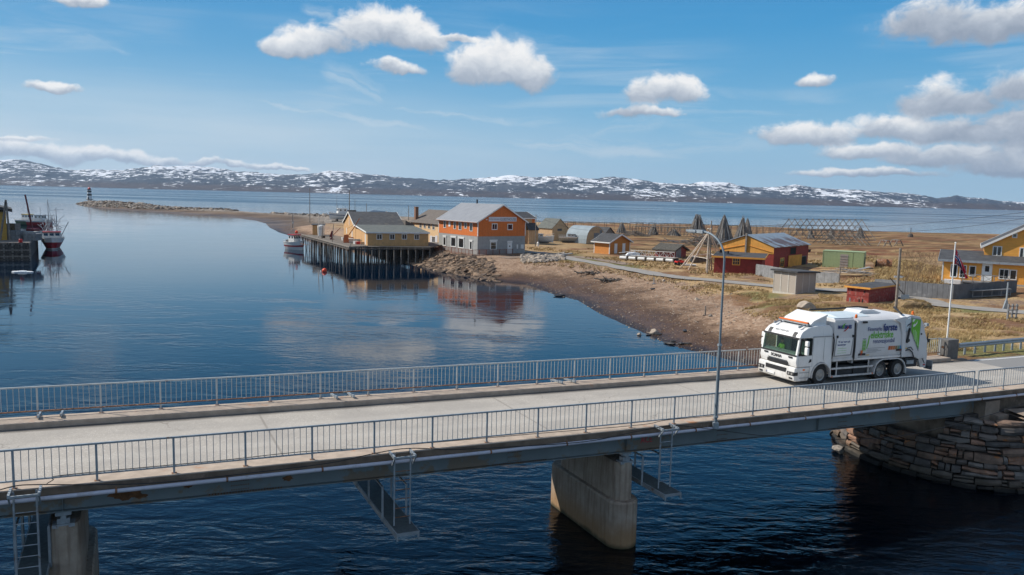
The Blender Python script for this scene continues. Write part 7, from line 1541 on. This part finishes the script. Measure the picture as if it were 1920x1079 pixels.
# small boat trailers by the tan shed
for px, py, lb, an_, s_ in ((1012, 455.5, 'white open boat under a cover between guesthouse and tan shed', R(10), 7.), (1072, 455.5, 'grey work boat lying before the tan shed and the quonset hut', R(-8), 6.5)):
    P = G(px, py); b5, zg = boat('small_boat', lb, P+Vector((0, 0, .55)), an_, s_, 2., [(-.4, m_galv if 'grey' in lb else m_hullw), (.0, m_galv if 'grey' in lb else m_hullw), (.6, m_hullw), (.8, m_hullw)], (-1., .6, 1.2, .7, m_wtrim, m_galv), group='small boats ashore')
    MB().box(-2.4, -.5, -.75, 2.2, .5, -.35).obj('trailer', m_woodd, b5)
P = G(1008.5, 462); o = MB().lathe([(.25, 0), (.25, .8), (.1, 1.0)], n=10).obj('marker_post', m_wtrim); o.location = P; tag(o, 'stubby pale marker post at the yard edge near the guesthouse', 'post')
# ------------------------------------------------------------------ utility pole, sign, flagpole and small things on the bank
P = at(1679, 586, 3.35); P.z = gz(P.x, P.y); h_ = ht(P, 466); o = thing('utility_pole', 'tall grey wooden utility pole rising behind the truck', 'utility pole', P)
MB().tube((0, 0, -.5), (0, 0, h_), .14, .11, 10).obj('pole', m_wood, o); MB().bar((0, -.05, h_*.57), (.55, -.05, h_*.55), .06).obj('sign_arm', m_galv, o)
P = at(1696, 563, 3.5); P.z = gz(P.x, P.y); sgp = thing('sign_trestle', 'grey sign panel leaning on two dark struts beside the utility pole', 'sign', P)
MB().box(-.45, -.06, -.05, .45, .06, .75).obj('panel', m_galv, sgp); MB().bar((-1.6, .3, 2.5), (0, .1, .7), .09).bar((0, .1, 2.5), (0, .1, .7), .05).obj('strut', m_woodd, sgp); MB().box(-1.3, 0, 2.55, -.4, .05, 2.75).obj('name_plate', m_white, sgp)
P = at(1773.5, 661, 3.9); fp_ = thing('flagpole', 'slim white flagpole beside the concrete block at the bridge end', 'flagpole', P); hF = ht(P, 457)
MB().tube((0, 0, -.3), (0, 0, hF), .055, .035, 12).obj('pole', m_white, fp_); MB().lathe([(.02, hF), (.06, hF+.04), (.02, hF+.1)], n=10).obj('finial', m_white, fp_)
m_fr = mat('flag_red', (.50, .015, .035), .8); m_fw = mat('flag_white', (.78, .78, .78), .8); m_fb = mat('flag_blue', (.01, .03, .16), .8)
fl = MB(); nu, nv = 44, 32; vs = []
for i in range(nu+1):
    for j in range(nv+1):
        u_ = i/nu; v_ = j/nv; hang = 1-.5*u_**.6; x = .06+.80*u_+.12*math.sin(7*v_+3*u_)*u_; z_ = -v_*1.0*hang-1.45*u_**1.1; y = .16*math.sin(v_*9+u_*3)*min(1, u_*3); vs.append((x, y, z_))
fl.v = vs
def fcol(i, j):
    x, y = i/nu*22, j/nv*16
    if 5 < x < 6.6 or 7.2 < y < 8.8: return 2
    if 4.3 < x < 7.3 or 6.4 < y < 9.6: return 1
    return 0
for i in range(nu):
    for j in range(nv): a = i*(nv+1)+j; fl.f.append((a, a+1, a+nv+2, a+nv+1)); fl.mi.append(fcol(i+.5, j+.5))
fo_ = fl.obj('flag', [m_fr, m_fw, m_fb], None, smooth=True); fo_.location = P+Vector((0, 0, hF-.35)); so_ = fo_.modifiers.new('thick', 'SOLIDIFY'); so_.thickness = .008; tag(fo_, 'limp red flag with white and blue cross hanging from the white flagpole', 'flag')
P = G(1551, 602); o = thing('small_flag', 'tiny red flag with a cross planted in the bank behind the truck', 'flag', P); MB().tube((0, 0, -.1), (0, 0, .9), .02).obj('stick', m_wood, o); MB().box(.02, -.01, .45, .5, .01, .9).obj('cloth', m_fr, o); MB().box(.015, -.015, .62, .51, .015, .72).box(.16, -.016, .44, .24, .016, .91).obj('white_cross', m_fw, o)
P = at(1886, 575, 3.95); P.z = gz(P.x, P.y); h_ = ht(P, 530); o = thing('lamp_stub', 'short grey column with splayed foot in front of the bench', 'post', P); MB().tube((0, 0, 0), (0, 0, h_), .09, .07, 10).prism([(-.3, 0), (.3, 0), (.08, .9), (-.08, .9)], 'y', -.08, .08).obj('column', m_galv, o); MB().box(-.75, -.2, -.05, .3, .2, .05).obj('foot_beam', m_woodd, o)
P0 = at(1889, 599, 3.95); P0.z = gz(P0.x, P0.y); o = thing('wooden_rack', 'upright grey timber rack standing in straw above the guard rail', 'rack', P0, R(20)); hh = ht(P0, 571)
for i in range(3): MB().box(i*.5, 0, -.1, i*.5+.12, .12, hh).obj('post', m_grey, o)
for k in range(4): MB().box(-.03, -.05, .1+k*(hh-.2)/3.3, 1.15, -.002, .1+k*(hh-.2)/3.3+.08).obj('rail', m_grey, o)
for px, py, lb, s_ in ((1664, 463, 'pale wooden picnic stand on the far heath above the green container', 1.6), (1685, 462, 'second wooden stand beyond the top of the utility pole', 1.9)):
    P = G(px, py); o = thing('wooden_stand', lb, 'stand', P, R(15)); w_ = s_*.75; o.scale = (1, 1, .7); MB().bar((-w_, 0, 0), (-w_*.3, 0, 2.2), .16).bar((w_*.3, 0, 2.2), (w_, 0, 0), .16).bar((-w_, 2, 0), (-w_*.3, 2, 2.2), .16).bar((w_*.3, 2, 2.2), (w_, 2, 0), .12).obj('leg', m_wood, o); MB().bar((-w_*.6, 0, 1.1), (w_*.6, 0, 1.1), .14).bar((-w_*.4, 1, 2.25), (w_*.4, 1, 2.25), 2.2, .1).obj('top', m_grey, o)
P = G(1707, 445); o = MB().tube((0, 0, 0), (0, 0, 3.), .1).lathe([(.9, 0), (.7, .9), (.3, 1.2)], n=8).obj('cairn', m_woodd); o.location = P; tag(o, 'little cairn with a stake on the skyline of the heath', 'cairn')
# rusty tank lying in the straw
P = G(1657, 503.5); o = thing('rusty_tank', 'rust brown riveted tank lying in dry grass behind the green container', 'tank', P, R(-25)); MB().tube((-1.1, 0, .75), (1.2, 0, .75), .80, .80, 18).obj('shell', m_rust, o); MB().tube((-1.3, 0, .7), (-1.101, 0, .7), .62, .5, 14).obj('mouth', m_dark, o); MB().box(.3, -.86, .2, .42, .86, 1.58).obj('band', m_rust, o)
# lumber heap behind the grey fence
P = G(1590, 518); lhp = thing('lumber_pile', 'loose heap of silvery planks between the fence and the green container', 'lumber', P); random.seed(77)
for i in range(70):
    a = Vector((random.gauss(0, 2.6), random.gauss(0, 1.2), 0)); z_ = max(.05, .9-.25*abs(a.x)*.6+random.uniform(-.3, .2)); an_ = random.gauss(-.5, .5); L = random.uniform(1.2, 3.2); v_ = Vector((math.cos(an_), math.sin(an_), random.uniform(-.12, .12)))*L/2; c0 = P+a+Vector((0, 0, z_)); wpart(lhp, 'plank', MB().bar(c0-v_, c0+v_, random.uniform(.12, .3), .04), random.choice((m_grey, m_wood, m_woodp, m_wood)))
for px, py, lb, w_ in ((1608, 513, 'pale sheet of boards leaning on the lumber heap', 1.8),):
    P = G(px, py); o = MB().prism([(-w_, .1), (w_, 1.0), (w_, 1.05), (-w_, .15)], 'y', -.5, .5).obj('board_sheet', m_grey); o.location = P; tag(o, lb, 'boards')
P = G(1572, 528); P.z = gz(P.x, P.y)
o = MB().tube((0, 0, -.2), (0, 0, 2.6), .09, .08, 8).obj('gate_post', m_wood); o.location = at(1573, 537, 2.8); tag(o, 'tall brown post ending the silvery fence by the lumber heap', 'post')
# sticks and driftwood heaps on the drying ground
random.seed(12)
for px, py, w_, h_, n_, m_, lb in ((1190, 443, 7, 1.6, 60, m_wood, 'dark heap of sawn poles behind the orange shed'), (1318, 463, 10, 3.0, 110, m_wood, 'big tangled heap of grey poles behind the pale pole frame'), (1345, 455, 8, 1.2, 40, m_grey, 'flat pale pile of boards near the foot of the pointed cone'), (1275, 455, 9, .6, 24, m_grey, 'low scatter of grey boards on the heath')):
    P = G(px, py); mb = MB()
    for i in range(n_):
        x = random.gauss(0, w_/3.2); y = random.gauss(0, 1.2); z_ = random.uniform(.1, max(.2, h_*(1-abs(x)/w_*1.4))); L = random.uniform(1.5, 4); an_ = random.gauss(.2, .45); v_ = Vector((math.cos(an_), math.sin(an_)*.6, random.gauss(-.1, .3)))*L/2; mb.tube(Vector((x, y, z_))-v_, Vector((x, y, z_))+v_, .08, .05, 5)
    o = mb.obj('pole_heap', m_); o.location = P; tag(o, lb, 'pole heap', 'heaps of poles on the heath', 'stuff')
for px, py, w_, n_, lb in ((1106, 515, 2.2, 36, 'tangle of driftwood on the bank above the beach'), (1148, 528, 2.4, 30, 'dark driftwood log pile beside a straw tussock')):
    P = G(px, py); dwr = thing('driftwood', lb, 'driftwood', P, 0, 'driftwood on the bank')
    for i in range(n_):
        x = random.gauss(0, w_/2.4); y = random.gauss(0, .4); L = random.uniform(.6, 1.8); an_ = random.gauss(.1, .6); v_ = Vector((math.cos(an_), math.sin(an_), random.gauss(0, .3)))*L/2; MB().tube(Vector((x, y, .25))-v_, Vector((x, y, .25))+v_, .09, .04, 5).obj('branch', random.choice((m_woodd, m_woodd, m_wood)), dwr)
o = MB().bar(G(995, 488)+Vector((0, 0, .2)), G(1072, 478.5)+Vector((0, 0, .3)), .5, .22).obj('quay_beam', m_render); tag(o, 'pale concrete beam lying along the stone pile beside the guesthouse', 'beam')
for px, pyt, pyb, lb in ((1322, 574, 592, 'grey stump post on the gravel beach near the lamp pole'), (1226, 521, 533, 'thin blue grey stake on the beach below the village road')):
    P = G(px, pyb); h_ = ht(P, pyt); o = MB().tube((0, 0, -.2), (0, 0, h_), .09 if px > 1300 else .06, .07, 7).box(-.25, -.1, 0, .25, .1, .08).obj('stake', m_wood if px > 1300 else m_galv); o.location = P; tag(o, lb, 'stake')
# mailbox under the utility pole etc.
# ------------------------------------------------------------------ boulders and stones
def rock_mesh(seed, flat=.6, sub=2, name='boulder'):
    rng = random.Random(seed); bm = bmesh.new(); bmesh.ops.create_icosphere(bm, subdivisions=sub, radius=1)
    ax = [Vector((rng.gauss(0, 1), rng.gauss(0, 1), rng.gauss(0, 1))).normalized() for _ in range(7)]; dd = [rng.uniform(.55, .85) for _ in ax]
    for v in bm.verts:
        for a, d_ in zip(ax, dd):
            k = v.co.dot(a)
            if k > d_: v.co -= a*(k-d_)
        v.co *= 1+rng.uniform(-.04, .04); v.co.z *= flat
    me_ = bpy.data.meshes.new(name); bm.to_mesh(me_); bm.free(); return me_
rk = [rock_mesh(i, .55+.08*i, 2) for i in range(5)]
for m_ in rk: m_.materials.append(m_stone)
rkw = rock_mesh(40, .8, 3); rkw.materials.append(m_stone_w); rkd = rock_mesh(41, .4, 2); rkd.materials.append(mat('wet_dark_rock', (.035, .032, .03), .6, var=.3))
def boulder(px, py, r_, me_, lb, sx=1., g_='boulders along the shore'):
    P = G(px, py) if py < 690 else at(px, py, .1); o = link('boulder', me_); o.location = P+Vector((0, 0, r_*.25)); o.scale = (r_*sx, r_, r_); o.rotation_euler = (0, 0, random.uniform(0, 6)); return tag(o, lb, 'boulder', g_)
boulder(1225, 626, .48, rkw, 'rounded ochre boulder at the waterline with dark stones around it')
boulder(1199, 629, .25, rkw, 'small ochre stone standing in the shallow water')
boulder(1216, 629, .26, rkd, 'black wet stone touching the ochre boulder on its water side', 1.4)
boulder(1235, 628, .26, rkd, 'black wet stone tucked behind the ochre boulder', 1.5)
boulder(1254, 645, .36, rkd, 'long flat black slab at the waterline nearest the bridge railing', 2.2)
boulder(1277, 645, .28, rkd, 'black flat stone between the slab and the beach', 1.6)
boulder(1262, 641, .28, rkd, 'dark angular rock on top of the black slab', 1.)
boulder(1288, 645, .26, rkd, 'last of the black waterline stones towards the lamp pole', 1.8)
boulder(1284, 621, .24, rkd, 'long dark stone lying by itself on the brown beach', 2.8)
boulder(1048, 556, .5, rkd, 'single dark rock awash off the beach below the guesthouse', 2.)
boulder(1223, 543, .36, rkd, 'dark angular rock on pale gravel below the blue grey stake', 1.2)
boulder(1513, 580, .78, rkw, 'large smooth pale boulder in the grass behind the truck cab', 1.25)
boulder(1306, 563, .3, rkw, 'pale pinkish rock at the edge of the grass bank')
boulder(1257, 564, .2, rk[1], 'little grey rock in the middle of the gravel beach')
boulder(1332, 594, .25, rk[2], 'grey rock pile stone beside the stump post')
boulder(1245, 528, .3, rkw, 'ochre rock high on the beach near the village road')
boulder(1573, 846, .3, rk[3], 'rough block lying in the water at the sunlit foot of the abutment', 1.6)
# low stone splinters: merged scatter
def scatter(name, pts, smin, smax, m_list, flat=.55, label=None, kind='stuff', group=None, seedv=1, elong=1.6):
    rng = random.Random(seedv); octa = [(1, 0, 0), (0, 1, 0), (-1, 0, 0), (0, -1, 0), (.45, .45, 1), (-.5, .4, .9), (-.4, -.5, 1), (.5, -.4, .85)]; fcs = [(0, 1, 4), (1, 5, 4), (1, 2, 5), (2, 6, 5), (2, 3, 6), (3, 7, 6), (3, 0, 7), (0, 4, 7), (4, 5, 6, 7)]
    mb = MB()
    for p in pts:
        s_ = rng.uniform(smin, smax)*rng.choice((.7, 1, 1, 1.5)); e = rng.uniform(1, elong); a = rng.uniform(0, 6.28); tl = rng.gauss(0, .25); ca, sa = math.cos(a), math.sin(a); mb.cur = rng.randrange(len(m_list)); vs = []
        for x, y, z_ in octa: X = x*s_*e*rng.uniform(.85, 1.15); Y = y*s_*rng.uniform(.85, 1.15); Z = z_*s_*flat*rng.uniform(.8, 1.2)+X*tl*.5; vs.append((p[0]+X*ca-Y*sa, p[1]+X*sa+Y*ca, p[2]+Z-.2*s_))
        mb.add(vs, fcs)
    o = link(name, mb.mesh(name, m_list, False, True)); o['kind'] = kind
    if label: o['label'] = label
    return o
def region(n, fn, seedv, grow=None):
    rng = np.random.RandomState(seedv); XY = fn(rng, n); z_ = hgtf(XY[:, 0], XY[:, 1]); d_ = sdist(XY[:, 0], XY[:, 1]); return XY, z_, d_
# rock slope below the guesthouse
XY, z_, d_ = region(9000, lambda r_, n_: np.stack([r_.uniform(-23, 12, n_), r_.uniform(112, 165, n_)], -1), 1); k = (d_ > -.6) & (d_ < 8.5) & (XY[:, 0] < -2.2-.2*d_+3*(XY[:, 1] > 146)) & (z_ < 2.1)
pts = np.concatenate([XY, z_[:, None]], 1)[k][:3200]; m_slab = mat('brown_slab_rock', (.23, .155, .10), .9, var=.3, scale=1., dirt=(.10, .07, .05), dscale=.6); m_slab2 = mat('dark_slab_rock', (.10, .068, .046), .85, var=.35, scale=1.)
scatter('rock_slope', pts, .16, .55, [m_slab, m_slab2, m_slab, m_slab2], .6, seedv=3, elong=2.4)
# pale rubble pile
XY, z_, d_ = region(2200, lambda r_, n_: np.stack([r_.uniform(1, 13, n_), r_.uniform(124, 160, n_)], -1), 2)
c0, c1_ = G(985, 483), G(1045, 479); ok = []
for (x, y), zz in zip(XY, z_):
    px, py = proj((x, y, zz)); 
    if 978 < px < 1058 and 480-.02*(px-980) < py < 494-.12*max(0, px-1010): ok.append((x, y, zz+.15))
scatter('rubble_heap', ok, .2, .42, [m_stone_w, m_stone, m_stone_w], .9, seedv=4)
# beach stones
XY, z_, d_ = region(16000, lambda r_, n_: np.stack([r_.uniform(-2, 34, n_), r_.uniform(46, 135, n_)], -1), 3); rr = np.random.RandomState(9).rand(len(XY)); k = (d_ > -.5) & (d_ < 20) & (z_ < 2.6) & (rr < .75) & (XY[:, 0] > 2)
pts = np.concatenate([XY, z_[:, None]], 1)[k]
scatter('beach_stones', pts, .03, .085, [m_slab, m_stone, m_stone_w, m_slab2, m_slab], .7, seedv=5)
# breakwater rubble
rng = np.random.RandomState(5); XY = np.stack([rng.uniform(-345, -60, 60000), rng.uniform(300, 640, 60000)], -1); z_ = hgtf(XY[:, 0], XY[:, 1]); d_ = sdist(XY[:, 0], XY[:, 1])
pts = []
for (x, y), zz, dd_ in zip(XY, z_, d_):
    if dd_ < -1: continue
    px, py = proj((x, y, max(zz, 0))); cr = np.interp(px, [150, 250, 300, 400, 480, 560, 640], [374, 379.5, 381.5, 387, 392, 398, 403])
    if px < 640 and py < cr+(12 if px < 300 else 12-6*min(1, (px-300)/100)) and (py > cr+4 or random.random() < .25): pts.append((x, y, zz))
pts = pts[:6500]
scatter('breakwater_rubble', pts, .35, .95, [m_stone, m_slab2, m_stone, m_slab2, m_stone_w], .7, seedv=6)
# ------------------------------------------------------------------ dry grass
m_straw = mat('dry_straw', (.44, .33, .17), .9, var=.3, scale=.35, spec=.1); m_straw2 = mat('dull_straw', (.28, .19, .09), .9, var=.3, scale=.35, spec=.1); m_grs = mat('new_grass', (.13, .16, .04), .9, var=.3, scale=.5, spec=.1)
def tufts(name, pts, hmin, hmax, blades, seedv, mats_=(0, 1), w_=.02):
    rng = random.Random(seedv); mb = MB()
    for p in pts:
        h_ = rng.uniform(hmin, hmax); lean = (rng.gauss(.25, .25), rng.gauss(-.1, .25)); mb.cur = rng.choice(mats_)
        for k in range(blades):
            a = rng.uniform(0, 6.28); r_ = rng.uniform(0, h_*.35); bx = p[0]+math.cos(a)*r_; by = p[1]+math.sin(a)*r_; hh = h_*rng.uniform(.6, 1.1); tx = bx+(lean[0]+rng.gauss(0, .35))*hh; ty = by+(lean[1]+rng.gauss(0, .35))*hh; wa = rng.uniform(0, 3.14); wx, wy = math.cos(wa)*w_*rng.uniform(.7, 1.6), math.sin(wa)*w_
            mb.v += [(bx-wx, by-wy, p[2]-.03), (bx+wx, by+wy, p[2]-.03), (tx, ty, p[2]+hh*.8)]; n_ = len(mb.v); mb.f.append((n_-3, n_-2, n_-1)); mb.mi.append(mb.cur)
    o = link(name, mb.mesh(name, [m_straw, m_straw2, m_grs], False, False)); o['kind'] = 'stuff'; return o
def visible(XY, z_, fn):
    out_ = []
    for (x, y), zz in zip(XY, z_):
        px, py = proj((x, y, zz))
        if fn(px, py, x, y): out_.append((x, y, zz))
    return out_
def clumpy(XY, sc, th, sd=0): return fbm(XY[:, 0]/sc+sd, XY[:, 1]/sc+sd*2, 3) > th
road_px = [(985, 473), (1078, 487), (1200, 509), (1380, 531), (1540, 544), (1680, 558), (1830, 579), (1920, 588)]
def road_y(px): return np.interp(px, [a for a, _ in road_px], [b_ for _, b_ in road_px])
rng = np.random.RandomState(8)
XY = np.stack([rng.uniform(14, 62, 60000), rng.uniform(46, 105, 60000)], -1); z_ = hgtf(XY[:, 0], XY[:, 1]); d_ = sdist(XY[:, 0], XY[:, 1]); sb = (XY[:, 0]-BO.x)*bn_.x+(XY[:, 1]-BO.y)*bn_.y
k = (z_ > 2.35) & (d_ > 2.) & clumpy(XY, 3.2, -.16) & (sb > 9.3)
def ok1(px, py, x, y): return py > road_y(px)+9 and px < 1990 and not (1440 < px < 1535 and 535 < py < 562) and not (1580 < px < 1690 and 545 < py < 572)
pts = visible(XY[k], z_[k], ok1)[:17000]
near_p = [p for p in pts if p[1] < 64]; far_p = [p for p in pts if p[1] >= 64]
tufts('straw_grass', near_p, .14, .46, 9, 1, (0, 0, 1), .014); tufts('straw_grass', far_p, .12, .40, 6, 2, (0, 1, 0), .022)
rng = np.random.RandomState(18); XY = np.stack([rng.uniform(2, 75, 40000), rng.uniform(95, 175, 40000)], -1); z_ = hgtf(XY[:, 0], XY[:, 1]); d_ = sdist(XY[:, 0], XY[:, 1]); k = (z_ > 1.9) & (d_ > 9) & clumpy(XY, 6., .02, 5)
def ok2(px, py, x, y): return abs(py-road_y(px)) > 6 and px < 1780 and not (1100 < px < 1190 and 470 < py < 482)
tufts('far_straw_grass', visible(XY[k], z_[k], ok2)[:7000], .2, .5, 4, 3, (0, 1), .05)
# the tall straw field before the fence and the yellow house
rng = np.random.RandomState(28); XY = np.stack([rng.uniform(40, 72, 14000), rng.uniform(88, 150, 14000)], -1); z_ = hgtf(XY[:, 0], XY[:, 1])
tufts('straw_field', visible(XY, z_, lambda px, py, x, y: 1640 < px < 1770 and 478 < py < 534)[:5000], .4, .9, 5, 4, (0, 0, 1), .04)
# mound beside the utility pole
P = at(1712, 580, 3.4); P.z = gz(P.x, P.y); bm = bmesh.new(); bmesh.ops.create_icosphere(bm, subdivisions=4, radius=1)
for v in bm.verts: n_ = float(fbm(np.array([v.co.x*2+5]), np.array([v.co.y*2+9]), 3)[0]); v.co = Vector((v.co.x*(1.9+n_), v.co.y*(1.3+n_*.6), max(-.2, v.co.z)*(.85+n_*.5)))
me_ = bpy.data.meshes.new('earth_mound'); bm.to_mesh(me_); bm.free(); me_.materials.append(mat('mound_straw', (.24, .165, .085), .95, var=.4, scale=3., dirt=(.10, .10, .04), dscale=1.2, bump=1., bscale=8.)); o = link('earth_mound', me_); o.location = P; tag(o, 'grassy earth mound at the road edge by the utility pole', 'mound')
mp = [(P.x+math.cos(a)*r_*1.7, P.y+math.sin(a)*r_*1.2, P.z+.85*math.sqrt(max(0, 1-r_*r_))-.08) for a, r_ in [(random.uniform(0, 6.28), math.sqrt(random.random())) for _ in range(420)]]; tufts('mound_grass', mp, .15, .4, 8, 7, (0, 1), .02)
# ------------------------------------------------------------------ bare bushes
def bush(px, py, w_, h_, label, n_, seedv, m_):
    P = G(px, py); root = thing('bare_bush', label, 'bush', P, 0, 'leafless bushes'); rng = random.Random(seedv); st = MB(); tw = MB()
    for i in range(n_):
        x0, y0 = rng.gauss(0, w_*.16), rng.gauss(0, w_*.10); a = rng.uniform(0, 6.28); sp_ = rng.uniform(.1, .55)*w_/2; top_ = Vector((x0+math.cos(a)*sp_, y0+math.sin(a)*sp_*.7, h_*rng.uniform(.6, 1.05))); b0 = Vector((x0, y0, -.1)); mid = b0.lerp(top_, .45)+Vector((rng.gauss(0, .12), rng.gauss(0, .12), 0)); st.tube(b0, mid, .02, .014, 4, False); st.tube(mid, top_, .014, .006, 4, False)
        for k in range(7):
            t = rng.uniform(.3, 1); s0 = mid.lerp(top_, t); e = s0+Vector((rng.gauss(0, .4), rng.gauss(0, .35), rng.uniform(.15, .7))); tw.tube(s0, e, .008, .003, 3, False)
    st.obj('stems', m_, root); tw.obj('twigs', m_, root)['kind'] = 'stuff'; return root
m_twig = mat('brown_twigs', (.16, .105, .07), .9, var=.3)
bush(1712, 531, 4.4, 2.9, 'wide leafless bush between the utility pole and the yellow house', 26, 1, m_twig); bush(1742, 528, 3.4, 2.6, 'second leafless bush close to the wing of the yellow house', 20, 2, m_twig); bush(1735, 492, 7., 2.0, 'low dark thicket on the slope behind the straw field', 44, 3, m_twig); bush(1700, 484, 6., 1.5, 'low thicket right of the rusty tank under the heath', 30, 4, m_twig)
# ------------------------------------------------------------------ overhead wires in the distance
def wire(pa, pb, sag, label, r_=.03):
    n_ = 16; mb = MB(); mb.path([pa.lerp(pb, i/n_)-Vector((0, 0, sag*4*(i/n_)*(1-i/n_))) for i in range(n_+1)], r_, 4); return tag(mb.obj('power_line', m_black), label, 'wire', 'overhead wires')
def PY(px, py, y): r_ = ray(px, py); return Vector((r_.x/r_.y*y, y, H+r_.z/r_.y*y))
wire(PY(1600, 427, 240), PY(2000, 388, 120), .6, 'upper of the two thin wires crossing the fjord above the heath')
wire(PY(1600, 431, 240), PY(2000, 396, 120), 1.6, 'lower of the two thin wires crossing the fjord above the heath')
wire(PY(1003.5, 404, 160), PY(1150, 428, 190), 1.5, 'thin wire from the slim pole by the guesthouse towards the drying racks', .02)

# ------------------------------------------------------------------ the air over the fjord
HZ_D = 4.0e-5
hm_, q, b = newmat('fjord_haze'); q.t.nodes.remove(b)
pv = q.n('ShaderNodeVolumePrincipled'); pv.inputs['Color'].default_value = (.52, .74, 1., 1); pv.inputs['Density'].default_value = HZ_D; pv.inputs['Anisotropy'].default_value = .2
q.t.links.new(pv.outputs[0], [n_ for n_ in q.t.nodes if n_.type == 'OUTPUT_MATERIAL'][0].inputs['Volume'])
hz = MB().box(-19990, -59, -7, 19990, 11990, 420).obj('haze', hm_); hz['kind'] = 'stuff'
